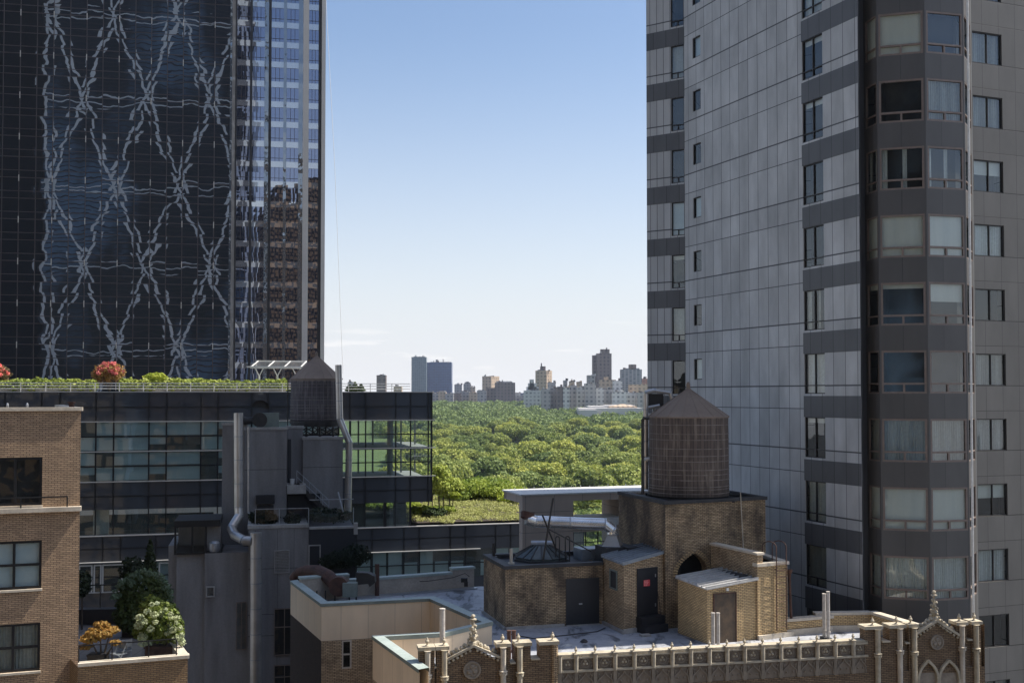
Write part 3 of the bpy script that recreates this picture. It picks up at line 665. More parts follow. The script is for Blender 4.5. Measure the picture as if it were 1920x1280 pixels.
# ------------------------------------------------------------------ foliage
class Leaves:
    def __init__(s, seed=1): s.r = np.random.default_rng(seed); s.V = []; s.n = 0
    def blob(s, c, rad, n, size, flat=.55, shell=.35, droop=0, box=False):
        r = s.r; d = r.normal(size=(n, 3)); d /= np.linalg.norm(d, axis=1)[:, None]
        if box: p = np.array(c)+(r.random((n, 3))*2-1)*np.array(rad)
        else:
            rr = 1-shell*r.random(n)**1.6; rr *= 1+.13*np.sin(d[:, 0]*7+c[0]*3)*np.cos(d[:, 1]*6+d[:, 2]*8+c[1])
            p = np.array(c)+d*rr[:, None]*np.array(rad)
        nrm = d*.8+r.normal(size=(n, 3))*flat+np.array([0, 0, .35]); nrm /= np.linalg.norm(nrm, axis=1)[:, None]
        a = np.cross(nrm, r.normal(size=(n, 3))); a /= np.linalg.norm(a, axis=1)[:, None]; b = np.cross(nrm, a)
        sz = size*(.55+.9*r.random(n))[:, None]
        q = np.stack([p-a*sz*.55-b*sz*.35, p+a*sz*.5-b*sz*.45, p+a*sz*.6+b*sz*.4, p-a*sz*.4+b*sz*.5], 1)
        q[:, :, 2] += (r.random((n, 4))-.5)*size*.5
        s.V.append(q.reshape(-1, 3)); s.n += n; return s
    def mesh(s, name, mat, extra=None, base=(0, 0, 0)):
        V = np.concatenate(s.V)-np.array(base); n = len(V)//4
        me = bpy.data.meshes.new(name); me.vertices.add(len(V)); me.vertices.foreach_set('co', V.ravel())
        me.loops.add(len(V)); me.loops.foreach_set('vertex_index', np.arange(len(V)))
        me.polygons.add(n); me.polygons.foreach_set('loop_start', np.arange(n)*4); me.polygons.foreach_set('loop_total', np.full(n, 4))
        me.update(calc_edges=True); me.materials.append(mat); return me
def leafobj(name, lv, mat, parent=None, loc=(0, 0, 0)):
    base = WB[parent.name] if parent is not None else loc
    me = lv.mesh(name, mat, base=base); o = bpy.data.objects.new(name, me); C.objects.link(o)
    if parent is not None: o.parent = parent; o.location = (0, 0, 0)
    else: o.location = base
    WB[o.name] = tuple(base); return o
M['leaf_park'] = leafmat('park_foliage', (.21, .265, .06), (.34, .39, .10), (.46, .48, .14), .05, .25)
M['leaf_bright'] = leafmat('bright_terrace_foliage', (.20, .28, .035), (.30, .37, .05), (.40, .43, .08), .3, .35)
M['leaf_hedge'] = leafmat('hedge_foliage', (.22, .30, .055), (.34, .40, .09), (.42, .46, .14), .4, .25)
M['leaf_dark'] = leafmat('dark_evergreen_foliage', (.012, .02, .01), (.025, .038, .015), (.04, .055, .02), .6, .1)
M['leaf_mid'] = leafmat('shaded_shrub_foliage', (.04, .065, .02), (.07, .1, .025), (.10, .13, .035), .9, .2)  # deep green; carries the shade of the rear hydrangea in its colour
M['leaf_orange'] = leafmat('orange_maple_foliage', (.42, .2, .04), (.5, .28, .07), (.45, .33, .1), 1.2, .3)
M['flower_white'] = leafmat('cream_flowers', (.62, .62, .36), (.7, .72, .5), (.55, .6, .28), 1.5, .3)
M['flower_pink'] = leafmat('pink_blossom', (.75, .16, .2), (.82, .3, .3), (.75, .25, .22), 1.5, .3)
# park trees: ten crowns, copied; the nearest 290 are separate trees
protos = []
for k in range(10):
    lv = Leaves(100+k); rr = random.Random(k); lobes = []
    Rw = rr.uniform(8.0, 13.5); Ht = rr.uniform(14, 25)
    nl = rr.randint(16, 24)
    for j in range(nl):
        a = rr.uniform(0, 6.28); d = Rw*rr.uniform(.1, .85)
        zc = Ht-4.0-rr.uniform(1.0, 8.0)*(d/Rw)**1.5-.5; r_ = rr.uniform(1.8, 4.4)
        lobes.append(((d*math.cos(a), d*math.sin(a), zc), r_))
    lobes.append(((0, 0, Ht-6), 5.0))
    for c, r_ in lobes: lv.blob(c, (r_, r_, r_*.8), int(62*r_*r_), .72, flat=.9, shell=.5)
    o = thing('park_tree', (0, 0, 0), 'x', 'tree', 'park trees beyond the terrace')
    leafobj('crown', lv, M['leaf_park'], o)
    m = MB(); m.tube([(0, 0, 0), (.1, 0, 4), (0, .1, Ht-6)], [.45, .33, .15], 7)
    for c, r_ in lobes[:6]: m.tube([(0, 0, 5+rr.random()*2), (c[0]*.5, c[1]*.5, (c[2]+6)/2+1), c], [.2, .14, .05], 5)
    for c, r_ in lobes:
        m.lathe((c[0], c[1], c[2]-r_*.5), [(0.05, 0), (r_*.55, r_*.2), (r_*.66, r_*.5), (r_*.5, r_*.85), (.05, r_*1.05)], 7) if False else None
    m.build('trunk', M['bark'], o)
    cb = MB()
    for c, r_ in lobes: cb.lathe((c[0], c[1], c[2]-r_*.62), [(0.1, 0), (r_*.6, r_*.25), (r_*.72, r_*.62), (r_*.55, r_*1.05), (.1, r_*1.25)], 8)  # solid cores added inside the lobes to block see-through
    sub(cb.build('inner_core', M['leaf_park'], o), [c for c in o.children if c.name.startswith('crown')][0])
    protos.append((o, Ht))
rt = random.Random(11); cnt = 0; used = set(); pts = []
Y = 205.0; ROW = 0; meta = []
while Y < 1150 and cnt < 286:
    sp_ = 18.0 + Y*.007
    xl, xr = (-.30*Y if Y < 300 else -.105*Y), .135*Y
    x = xl + rt.random()*sp_; k_row = 0
    while x < xr and cnt < 286:
        meta.append((ROW, k_row)); k_row += 1
        pts.append((x+rt.uniform(-4, 4), Y+rt.uniform(-7, 7))); x += sp_*rt.uniform(.85, 1.2); cnt += 1
    Y += sp_*.95; ROW += 1
Ylast = Y
def ordw(n):
    o = ['first', 'second', 'third', 'fourth', 'fifth', 'sixth', 'seventh', 'eighth', 'ninth', 'tenth', 'eleventh', 'twelfth', 'thirteenth', 'fourteenth', 'fifteenth', 'sixteenth', 'seventeenth', 'eighteenth', 'nineteenth']
    if n < 19: return o[n]
    if n == 19: return 'twentieth'
    t_ = ['twenty', 'thirty', 'forty', 'fifty'][(n+1)//10-2]; u_ = (n+1) % 10
    return {30: 'thirtieth', 40: 'fortieth', 50: 'fiftieth'}[n+1] if u_ == 0 else t_+'-'+o[u_-1]
def plabel(i, X, Y, s):
    px = 960 + X/Y*FPX; py = 740 + (CAMZ-gz(Y)-17*s)/Y*FPX
    hz = 'just past the roof garden' if Y < 270 else ('in the near park' if Y < 400 else ('midway across the park' if Y < 600 else 'far back in the park'))
    sz = 'large' if s > 1.1 else ('small' if s < .93 else 'medium')
    r_, k_ = meta[i]
    return '%s green park tree, %s from left in the %s row beyond the roof garden' % (sz, ordw(k_), ordw(r_))
for i, (x, y) in enumerate(pts):
    k = i % 10; s = rt.uniform(.8, 1.25); rz = rt.uniform(0, 6.28)
    if k not in used:
        used.add(k); o = protos[k][0]; o.location = (x, y, gz(y)-.2); o.rotation_euler = (0, 0, rz); o.scale = (s, s, s)
    else: o = dup(protos[k][0], (x, y, gz(y)-2.2+2.5*math.sin(x*.031+1)*math.cos(y*.023)), rz, scale=(s, s, s))
    o['label'] = plabel(i, x, y, s)
# the far wood, one mass
lv = Leaves(55); rt2 = np.random.default_rng(4)
Y = Ylast-5
base_ = np.random.default_rng(9).normal(size=(90, 3)); base_ /= np.linalg.norm(base_, axis=1)[:, None]; base_[:, 2] = np.abs(base_[:, 2])*1.1-.15
while Y < 1990:
    xr = (.135*Y if Y < 1300 else .135*Y); x = -.12*Y
    while x < xr:
        if not (Y > 1480 and x > .045*Y):
            R_ = rt2.uniform(6, 12.5); H_ = rt2.uniform(11, 21)+2.5*math.sin(x*.02)*math.cos(Y*.017)
            lv.blob((x, Y+rt2.uniform(-5, 5), gz(Y)+H_-R_*.7), (R_, R_, R_*.75), 260, 1.5+(Y-700)*.0006, flat=.8, shell=.4)
        x += rt2.uniform(11, 19)
    Y += 14.5
wd = leafobj('far_wood', lv, M['leaf_park']); tag(wd, 'distant mass of park trees reaching the skyline', 'woodland', kind='stuff')
# ------------------------------------------------------------------ skyline beyond the park
def facade_mat(name, wall, win, bw=6.5, rh=6.0, ww=.5, wh=.5, rough=.7, jitter=.6):
    t = NT(name); uv = t.uv(); sp = t.n('ShaderNodeSeparateXYZ', i={0: uv})
    U = t.math('DIVIDE', sp.outputs[0], bw); V = t.math('DIVIDE', sp.outputs[1], rh)
    a = t.math('LESS_THAN', t.math('ABSOLUTE', t.math('SUBTRACT', t.math('FRACT', U), .5)), ww/2)
    b = t.math('LESS_THAN', t.math('ABSOLUTE', t.math('SUBTRACT', t.math('FRACT', V), .5)), wh/2)
    m = t.math('MULTIPLY', a, b)
    w = t.n('ShaderNodeTexWhiteNoise', noise_dimensions='2D', i={'Vector': t.n('ShaderNodeCombineXYZ', i={0: t.math('FLOOR', U), 1: t.math('FLOOR', V)}).outputs[0]})
    m = t.math('MULTIPLY', m, t.math('ADD', 1-jitter, t.math('MULTIPLY', w.outputs[0], jitter)))
    n = t.noise(uv, .06, 3)[0]
    col = t.mix(m, t.mix(1.0, wall, t.mix(n, (.82,)*3, (1.18,)*3), 'MULTIPLY'), win)
    t.L(col, t.b.inputs['Base Color']); t.b.inputs['Roughness'].default_value = rough; return t.m
FM = {'tan': facade_mat('tan_far_facade', (.48, .36, .25), (.14, .12, .1)), 'grey': facade_mat('grey_far_facade', (.34, .32, .31), (.08, .09, .1)),
      'white': facade_mat('white_far_facade', (.55, .54, .52), (.12, .13, .14)), 'brown': facade_mat('brown_far_facade', (.19, .145, .13), (.06, .055, .055), ww=.45, wh=.6),
      'blue': facade_mat('blue_glass_far_facade', (.06, .10, .22), (.03, .045, .09), bw=5, rh=3.6, ww=.85, wh=.55, rough=.3), 'teal': facade_mat('teal_glass_far_facade', (.16, .2, .22), (.06, .09, .11), bw=4, rh=3.4, ww=.7, wh=.6, rough=.3),
      'red': facade_mat('red_brick_far_facade', (.36, .17, .13), (.12, .08, .07)), 'balc': facade_mat('balcony_far_facade', (.3, .3, .32), (.06, .08, .11), bw=6, rh=3.2, ww=.62, wh=.62)}
ORD = ['first', 'second', 'third', 'fourth', 'fifth', 'sixth', 'seventh', 'eighth', 'ninth', 'tenth', 'eleventh', 'twelfth']
names = {'tan': 'tan stone', 'grey': 'grey', 'white': 'pale', 'brown': 'brown', 'blue': 'blue glass', 'teal': 'grey-green glass', 'red': 'red brick', 'balc': 'balconied grey'}
def farb(x0, x1, yt, D, mat, label, rot=0.0, top=(), dep=None, yb=None, steps=()):
    """block whose left and right edges and top are where the photo shows them at distance D"""
    a = at(x0, yt, D); b = at(x1, yt, D); zt = a.z; w = b.x-a.x; dep = dep or max(14, w*.8)
    base = gz(D)
    t_ = thing('city_building', ((a.x+b.x)/2, D, base), label, 'building', 'skyline buildings beyond the park')
    if rot:                                # corner-on: a short sunlit side at the right
        k = rot; cx = a.x+w*(1-k); P = [(a.x, D+ (w*(1-k))*.32), (cx, D), (b.x, D+w*k*1.5), (a.x+w*.2, D+w*k*1.5+dep*.5)]
    else: P = [(a.x, D), (b.x, D+w*.1), (b.x-.02*D*.0, D+dep), (a.x, D+dep)]
    m = MB(); m.prism(P, base, zt); m.build('wall', FM[mat], t_)
    for s in top:                           # roof-top pieces: (px0, px1, ytop, mat)
        q0 = at(s[0], s[2], D+dep*.2); q1 = at(s[1], s[2], D+dep*.2)
        m = MB(); m.prism([(q0.x, q0.y), (q1.x, q0.y), (q1.x, q0.y+dep*.5), (q0.x, q0.y+dep*.5)], zt-.5, q0.z)
        m.build('rooftop_block' if s[1]-s[0] > 2.5 else 'mast', FM[s[3]], t_)
    rq = random.Random(int(x0*7))
    for j in range(rq.randint(2, 5)):
        xx = a.x+w*rq.uniform(.08, .85); ww_ = rq.uniform(1.5, 4.5); m = MB(); m.prism([(xx, D+3), (xx+ww_, D+3), (xx+ww_, D+3+ww_), (xx, D+3+ww_)], zt, zt+rq.uniform(1.5, 5)); m.build('roof_hut', FM[rq.choice(['grey', 'tan', 'brown', 'white'])], t_)
    m = MB(); m.prism([(x_+(.8 if 0 else 0), y_) for x_, y_ in P], zt, zt+1.1) ; m.build('cornice', FM[mat], t_)
    return t_
farb(771.5, 799, 670, 2280, 'teal', 'tall grey-green glass tower at the left end of the skyline', top=((778, 792, 668.5, 'teal'),))
farb(799.5, 846.5, 680, 2320, 'blue', 'wide blue glass slab tower beside the grey-green tower', top=((807, 846, 678.5, 'blue'), (817, 821, 674, 'grey'), (830, 831.2, 673, 'grey')))
farb(706, 723, 704.5, 1500, 'brown', 'lone pinkish brown tower left of the glass towers, above the roof railing', top=((710, 722, 703, 'brown'),))
farb(738, 753, 726, 1700, 'tan', 'low tan block just left of the grey-green glass tower')
farb(652, 662, 717, 1700, 'grey', 'small grey block right of the dark water tank')
farb(852, 866, 721.5, 2450, 'grey', 'small pale grey block right of the blue slab, with a tiny roof box', top=((857, 861, 718, 'grey'),))
farb(869, 883, 720, 2400, 'grey', 'grey block with a wide saucer roof, second right of the blue slab', top=((871, 881, 717, 'grey'), (874, 879, 715, 'grey')))
farb(882, 891, 726.5, 2390, 'tan', 'low tan block leaning on the saucer-roofed block')
farb(904, 936, 706, 2150, 'tan', 'boxy building with a shaded left and sunlit tan right side', rot=.46, top=((923, 926, 704, 'brown'),))
farb(928, 966, 718, 2050, 'brown', 'brown block with dark glazed corners and a flat pale roof', top=((931, 959, 714.5, 'white'), (941, 943, 712, 'white')))
farb(982, 1014, 733, 1750, 'white', 'white stepped pyramid-like apartment block', top=((987, 1010, 725, 'white'), (990, 1006, 718, 'white'), (993, 1001, 711, 'white')))
farb(1004, 1035.5, 695.5, 1900, 'tan', 'tall tan tower with sunlit right side, setback top and spire', rot=.34, top=((1013, 1023, 686.5, 'brown'), (1014.3, 1016.3, 680.5, 'brown')))
farb(1027, 1042, 718, 1780, 'grey', 'grey block right of the spired tan tower', top=((1030, 1034, 715, 'tan'),))
farb(1056.5, 1064, 714, 1720, 'grey', 'narrow grey block with a boxy top, first of three', top=())
farb(1067.5, 1077.5, 715.5, 1700, 'tan', 'narrow tan block, middle of three')
farb(1081.5, 1091.5, 716.5, 1700, 'tan', 'narrow tan block, rightmost of three')
farb(1101, 1116, 704.5, 1650, 'grey', 'grey tower with a rounded look at the foot of the dark purple high-rise')
farb(1111, 1122, 667, 1820, 'brown', 'lower left wing of the dark purple-brown high-rise')
farb(1120.5, 1147, 663.5, 1800, 'brown', 'dark purple-brown high-rise with a box penthouse, tallest of the right-hand group', top=((1126, 1143, 654.5, 'brown'), (1137, 1138.6, 651.5, 'brown')))
farb(1125, 1155, 713, 1600, 'tan', 'tan stepped block below the purple-brown high-rise', top=((1133, 1143, 706, 'tan'),))
farb(1150, 1167, 715, 1560, 'white', 'pale block between the tan stepped block and the balconied tower')
farb(1165.5, 1204, 693.5, 1640, 'balc', 'balconied tower with a stepped top near the grey apartment tower', top=((1170, 1199, 690, 'balc'), (1180, 1193, 683, 'brown')))
farb(1203, 1222, 711, 1650, 'red', 'red brick block at the right end of the skyline')
farb(1181, 1222, 722, 1560, 'tan', 'tan block under the balconied tower')
farb(905, 1230, 737, 3600, 'blue', 'hazy blue ridge low on the horizon')
rs = random.Random(21)
row = [(1015, 1032, 731), (1031, 1044, 729), (1043, 1057, 727), (1056, 1068, 728), (1067, 1082, 724), (1081, 1097, 727), (1097, 1118, 720), (1117, 1132, 729), (1131, 1148, 731), (1148, 1176, 736), (1175, 1196, 738), (1195, 1214, 737)]
cols = ['grey', 'grey', 'brown', 'white', 'grey', 'white', 'grey', 'white', 'grey', 'white', 'white', 'grey']
for i, ((a, b, y), c) in enumerate(zip(row, cols)):
    farb(a, b, y, 1530+rs.uniform(-15, 15), c, '%s front-row block behind the trees, %s from left, before %s' % (names[c], ORD[i], ['the spired tower', 'the spired tower', 'open sky', 'the three narrow blocks', 'the three narrow blocks', 'the three narrow blocks', 'the purple high-rise', 'the purple high-rise', 'the tan stepped block', 'the balconied tower', 'the balconied tower', 'the red block'][i]),
         top=((a+(b-a)*rs.uniform(.15, .4), a+(b-a)*rs.uniform(.5, .8), y-rs.uniform(1.5, 4), rs.choice(['grey', 'tan', 'white'])),), dep=22)
row2 = [(808, 822, 738), (821, 836, 736), (835, 850, 739), (849, 864, 738), (863, 880, 735), (879, 895, 737), (894, 912, 733), (911, 928, 729), (927, 944, 727), (943, 964, 731), (962, 976, 737), (975, 990, 743)]
for i, (a, b, y) in enumerate(row2):
    c = ['grey', 'tan', 'grey', 'brown', 'grey', 'tan', 'grey', 'brown', 'tan', 'grey', 'white', 'grey'][i]
    farb(a, b, y, 2060+rs.uniform(-20, 20), c, '%s low far block %s, %s from the glass corner' % (names[c], 'under the blue slab' if i < 3 else ('under the saucer roof' if i < 6 else ('under the sunlit box' if i < 9 else 'left of the white pyramid')), ORD[i]),
         top=((a+(b-a)*rs.uniform(.1, .4), a+(b-a)*rs.uniform(.5, .9), y-rs.uniform(1, 3), rs.choice(['grey', 'tan'])),), dep=25)
# low white museum roofs in front
mu_ = thing('museum', (150, 1450, gz(1450)), 'low white museum roofs with skylights at the park edge', 'museum')
m = MB(); M['museum_white'] = mottle('white_museum_roof', (.58, .56, .53), (.45, .43, .42), .02, .8)
for a, b, yt, D in ((1086, 1206, 765, 1380), (1104, 1150, 761, 1420), (1135, 1190, 759, 1440), (1086, 1120, 768, 1350)):
    q0 = at(a, yt, D); q1 = at(b, yt, D); m.prism([(q0.x, D), (q1.x, D), (q1.x, D+60), (q0.x, D+60)], gz(D), q0.z)
m.build('roof_block', M['museum_white'], mu_)
m = MB(); a = at(1142, 762, 1405); b = at(1195, 762, 1405); c_ = at(1168, 757, 1420); m.face([a, b, (b.x, 1450, b.z), c_, (a.x, 1450, a.z)]); m.prism([(a.x, 1405), (b.x, 1405), (b.x, 1440), (a.x, 1440)], gz(1405), a.z); m.build('hall_roof', FM['tan'], mu_)
# ------------------------------------------------------------------ grey stucco building with the small water tank
GB = thing('stucco_building', (X_(470, 72)[0], 72, 0), 'grey stucco building stepping up to the small water tank, left of centre', 'building')
a = atz(466, 991, 51.2); th = R(13)
FG = Fr((a.x, a.y), (a.x+math.cos(th), a.y+math.sin(th)))
def gblk(m, px0, px1, ytop, n, depth, zbot=0.0, yr=740):
    u0, z1 = FG.uz(px0, ytop, n); u1 = FG.u(px1, ytop, n); m.box(FG, u0, u1, n-depth, n, zbot, z1); return u0, u1, z1
m = MB(); lo = gblk(m, 466, 579, 991, 0, 9)
m.build('lower_wall', M['stucco_grey'], GB)
m = MB(); s1 = gblk(m, 417, 463, 797, -5.0, 7); m.build('stair_tower_wall', M['stucco_grey'], GB)
m = MB(); s2 = gblk(m, 459, 538, 806, -4.0, 6.5); m.build('lift_tower_wall', M['stucco_grey'], GB)
m = MB(); s3 = gblk(m, 538.3, 568, 803, -6.2, 6); m.build('shaft_wall', M['stucco_grey'], GB)
m = MB(); s4 = gblk(m, 568.2, 643, 824, -5.6, 7); m.build('tank_base_wall', M['stucco_grey'], GB)
m = MB()
for s, n in ((s1, -5.0), (s2, -4.0), (s3, -6.2), (s4, -5.6)): m.box(FG, s[0]-.08, s[1]+.08, n-.35, n+.07, s[2]+.003, s[2]+.19)
m.build('coping', M['concrete'], GB)
m = MB(); gblk(m, 384, 470, 1037, -1.2, 6); gblk(m, 331, 384, 1039, -1.6, 6); m.build('side_wall', M['stucco_grey'], GB)
m = MB(); gblk(m, 316, 331, 1022, -3.0, 5); m.build('pale_corner_wall', M['galv'], GB) if False else m.build('corner_wall', M['stucco_grey'], GB)
m = MB(); kb = gblk(m, 580, 666, 992, .1, 9); 
m.build('black_wall', M['stucco_black'], GB)
m = MB(); z = kb[2]; m.box(FG, lo[0]-.06, lo[1], -.4, .08, lo[2]+.003, lo[2]+.22); m.box(FG, lo[0]-.06, lo[0]+.3, -4.0, -.401, lo[2]+.003, lo[2]+.22)
m.box(FG, kb[0], kb[1]+.05, -.3, .16, z+.003, z+.14); m.box(FG, kb[1]-.1, kb[1]+.16, -.2, .25, z-.4, z+.35)
m.build('terrace_coping', M['concrete'], GB)
# vertical joints
m = MB()
for px in (478, 520, 551): u = FG.u(px, 1100); m.box(FG, u-.01, u+.01, 0, .006, 30, lo[2]-.1)
for y in (1065, 1150, 1190): z = FG.z(520, y); m.box(FG, lo[0], lo[1], 0, .007, z-.015, z+.015)
for y in (880,): z = FG.z(500, y, -4); m.box(FG, s2[0], s2[1], -4, -3.994, z-.015, z+.015); m.box(FG, s4[0], s4[1], -5.6, -5.594, z-.015, z+.015)
m.build('wall_joint', M['frame_dark'], GB)
# dark door with canopy on the lift tower, stair, landing
def pxbox(m, fr, x0, x1, y0, y1, n0, n1):
    u0, z1 = fr.uz(x0, y0, n1); u1, z0 = fr.uz(x1, y1, n1); m.box(fr, u0, u1, n0, n1, z0, z1)
m = MB(); pxbox(m, FG, 482, 513, 947, 966, -4.0, -3.93); pxbox(m, FG, 480, 515, 929, 944, -4.0, -3.4); m.build('service_door', M['black_door'], GB)
m = MB(); pxbox(m, FG, 539.5, 545.5, 823, 905, -6.2, -6.13); m.build('dark_slot', M['black_door'], GB)  # black strip stands in for the unlit slot
m = MB(); pxbox(m, FG, 538, 574, 910, 925, -6.1, -3.8); m.build('stair_landing', M['concrete'], GB)
m = MB(); pxbox(m, FG, 540, 600, 926, 984, -5.59, -5.4); m.build('stair_opening', M['black_door'], GB)  # black panel stands in for the dark void under the landing
st_ = thing('steel_stair', tuple(FG.p(FG.u(580), -4.5, 52)), 'dark steel stair with handrail climbing to the landing below the small water tank', 'stair')
m = MB(); u0, z0 = FG.uz(616, 960, -4.6); u1, z1 = FG.uz(556, 905, -4.6); N_ = 14
for i in range(N_):
    k = i/(N_-1); u = u0+(u1-u0)*k; z = z0+(z1-z0)*k; m.box(FG, u-.14, u+.14, -5.1, -4.3, z-.03, z)
m.build('tread', M['steel_dark'], st_)
m = MB(); m.beam(FG.p(u0, -4.25, z0-.05), FG.p(u1, -4.25, z1-.05), .05, .28); m.beam(FG.p(u0, -5.15, z0-.05), FG.p(u1, -5.15, z1-.05), .05, .28); m.build('stringer', M['steel_dark'], st_)
m = MB()
for h in (.45, .9): m.tube([FG.p(u0, -4.25, z0+h), FG.p(u1, -4.25, z1+h)], .028, 6)
for i in range(6): k = i/5; u = u0+(u1-u0)*k; z = z0+(z1-z0)*k; m.tube([FG.p(u, -4.25, z-.05), FG.p(u, -4.25, z+.9)], .022, 6)
m.build('handrail', M['galv'], st_)
bk_ = MB(); c = FG.p(FG.u(548, 905, -4.6), -4.6, FG.z(548, 910, -4.6)+.01); bk_.lathe(c, [(.13, 0), (.17, .45), (.175, .47), (.15, .47)], 16); tag(bk_.build('bucket', M['white_paint'], loc=tuple(c)), 'white paint bucket on the stair landing', 'bucket')
# louvre, windows, door
lv_ = MB(); u0, z1 = FG.uz(514, 1031); u1, z0 = FG.uz(543, 1073)
for i in range(15): z = z0+.06+(z1-z0-.12)*i/14; lv_.box(FG, u0+.06, u1-.06, .01, .09, z-.022, z+.022)
for a_, b_, c_, d_ in ((u0, u0+.06, z0, z1), (u1-.06, u1, z0, z1), (u0+.06, u1-.06, z0, z0+.06), (u0+.06, u1-.06, z1-.06, z1)): lv_.box(FG, a_, b_, .0, .11, c_, d_)
lv_.build('louvre', M['concrete'], GB)
class Sh:                                # the same wall plane shifted along its normal
    pass
def shift(fr, n):
    f = Fr((0, 0), (1, 0)); f.o = fr.o+fr.n*n; f.t = fr.t; f.n = fr.n; f.L = fr.L; return f
Fp = shift(FG, .13)
for (x0, x1, y0, y1, ml, st) in ((514, 546, 1140, 1226, (.6,), 'room'), (514, 546, 1246, 1300, (.6,), 'room')):
    u0, z1 = FG.uz(x0, y0); u1, z0 = FG.uz(x1, y1); m = MB(); m.box(FG, u0, u1, .002, .03, z0, z1); r_ = m.build('recess', M['room'], GB)
    window(GB, shift(FG, .16), u0, u1, z0, z1, inset=.08, mull=ml, rails=(.6,), style='none' if False else 'room', fm='frame_bronze', fw=.05)
u0, z1 = FG.uz(443, 1128, -1.19); u1, z0 = FG.uz(462, 1216, -1.19); window(GB, shift(FG, -1.0), u0, u1, z0, z1, inset=.1, mull=(.5,), style='room', fm='frame_bronze')
u0, z1 = FG.uz(386, 1098, -1.19); u1, z0 = FG.uz(403, 1118, -1.19); window(GB, shift(FG, -1.02), u0, u1, z0, z1, inset=.06, style='room', fm='concrete' , fw=.09)
u0, z1 = FG.uz(578.5, 1021, .1); u1, z0 = FG.uz(601, 1064, .1); m = MB(); 
for a_, b_, c_, d_ in ((u0, u0+.07, z0, z1), (u1-.07, u1, z0, z1), (u0+.07, u1-.07, z1-.07, z1)): m.box(FG, a_, b_, .1, .2, c_, d_)
m.build('door_frame', M['concrete'], GB); m = MB(); m.box(FG, u0+.07, u1-.07, .1, .14, z0, z1-.07); m.build('door', M['black_door'], GB)
# sun room on the left
sr = thing('sunroom', tuple(FG.p(FG.u(370, 1036, -1.3), -1.3, FG.z(370, 1037, -1.3))), 'black framed glass sunroom on the left shoulder of the grey stucco building', 'sunroom')
m = MB(); u0, z1 = FG.uz(327, 976, -1.3); u1, z0 = FG.uz(413, 1037, -1.3); um_ = FG.u(384, 1000, -1.3)
m.box(FG, u0, u1, -5, -1.2, z1-.42, z1); m.box(FG, u0, u1+.1, -5, -1.25, z0, z0+.12)
for u in (u0, FG.u(359, 1000, -1.3), um_): m.box(FG, u, u+.12, -1.45, -1.3, z0+.12, z1-.42)
m.box(FG, u0, u0+.12, -4.9, -4.75, z0+.12, z1-.42); m.build('frame', M['window_black'], sr)
m = MB(); quadf(m, FG, u0+.12, um_, -1.38, z0+.12, z1-.42); m.build('pane', M['pane'], sr)
m = MB(); m.box(FG, um_+.12, u1, -4.6, -1.9, z0+.12, z1-.42); quadf(m, FG, u0, um_, -4.7, z0+.12, z1-.42); m.build('rear_wall', M['stucco_grey'], sr)
m = MB(); c = FG.p(FG.u(402, 1030, -1.5), -1.5, z0+.12); m.lathe(c, [(.3, 0), (.36, .2), (.36, .55), (.22, .7), (.1, .72)], 14); tag(m.build('vent_drum', M['galv'], loc=tuple(c)), 'round metal vent drum at the right end of the sunroom', 'vent')
# planter box terrace: glass rails and plants
gr = thing('glass_railing', tuple(FG.p(lo[0], -.2, lo[2]+.2)), 'clear glass railing around the shaded planted terrace of the stucco building', 'railing')
m = MB(); zt = lo[2]+.225
for (ua_, ub_, n) in ((lo[0]+.4, (lo[0]+lo[1])/2, -.2), ((lo[0]+lo[1])/2+.04, lo[1], -.2), (kb[0], kb[1]-.1, -.1)): quadf(m, FG, ua_, ub_, n, zt, zt+1.0)
m.build('pane', M['pane'], gr)
m = MB(); m.box(FG, lo[0]+.4, lo[1], -.23, -.17, zt+1.0, zt+1.05); m.box(FG, kb[0], kb[1]-.1, -.13, -.07, zt+1.55, zt+1.6)
for u in (lo[0]+.4, (lo[0]+lo[1])/2, lo[1]-.03, kb[1]-.12): m.box(FG, u, u+.05, -.22, -.18, zt, zt+1.0)
m.beam(FG.p(FG.u(634, 925, -1), -1, FG.z(634, 922, -1)), FG.p(FG.u(642, 955, -1), -.3, FG.z(642, 957, -1)), .08); m.build('rail', M['galv'], gr)
def bush(name, parts, mat, label, cat, group=None, pot=None, stem=True, loc=None):
    c0 = parts[0][0]; lo_ = loc or (c0[0], c0[1], c0[2]-parts[0][1][2]); t_ = thing(name, lo_, label, cat, group)
    lv = Leaves(int(abs(c0[0]*31+c0[2]*17)) % 9999)
    for c, r_, n, s in parts: lv.blob(c, r_, n, s)
    f = leafobj('foliage', lv, mat, t_)
    if stem:
        m = MB()
        for c, r_, n, s in parts[:4]: m.tube([lo_, ((lo_[0]+c[0])/2, (lo_[1]+c[1])/2, (lo_[2]+c[2])/2), c], [.05, .035, .01], 6)
        m.build('stem', M['bark'], t_)
    return t_
def gp(px, py, n): u, z = FG.uz(px, py, n); return FG.p(u, n, z)
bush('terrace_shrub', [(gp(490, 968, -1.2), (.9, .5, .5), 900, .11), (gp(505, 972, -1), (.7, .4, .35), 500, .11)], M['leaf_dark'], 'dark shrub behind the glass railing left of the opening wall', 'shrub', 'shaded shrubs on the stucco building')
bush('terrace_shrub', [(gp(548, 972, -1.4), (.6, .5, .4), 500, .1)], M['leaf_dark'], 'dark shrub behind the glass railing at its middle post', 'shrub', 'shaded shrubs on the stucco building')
bush('terrace_shrub', [(gp(600, 964, -1.2), (.9, .5, .5), 900, .11), (gp(628, 966, -1), (1.2, .5, .45), 1100, .11)], M['leaf_dark'], 'long dark shrub above the black wall', 'shrub', 'shaded shrubs on the stucco building')
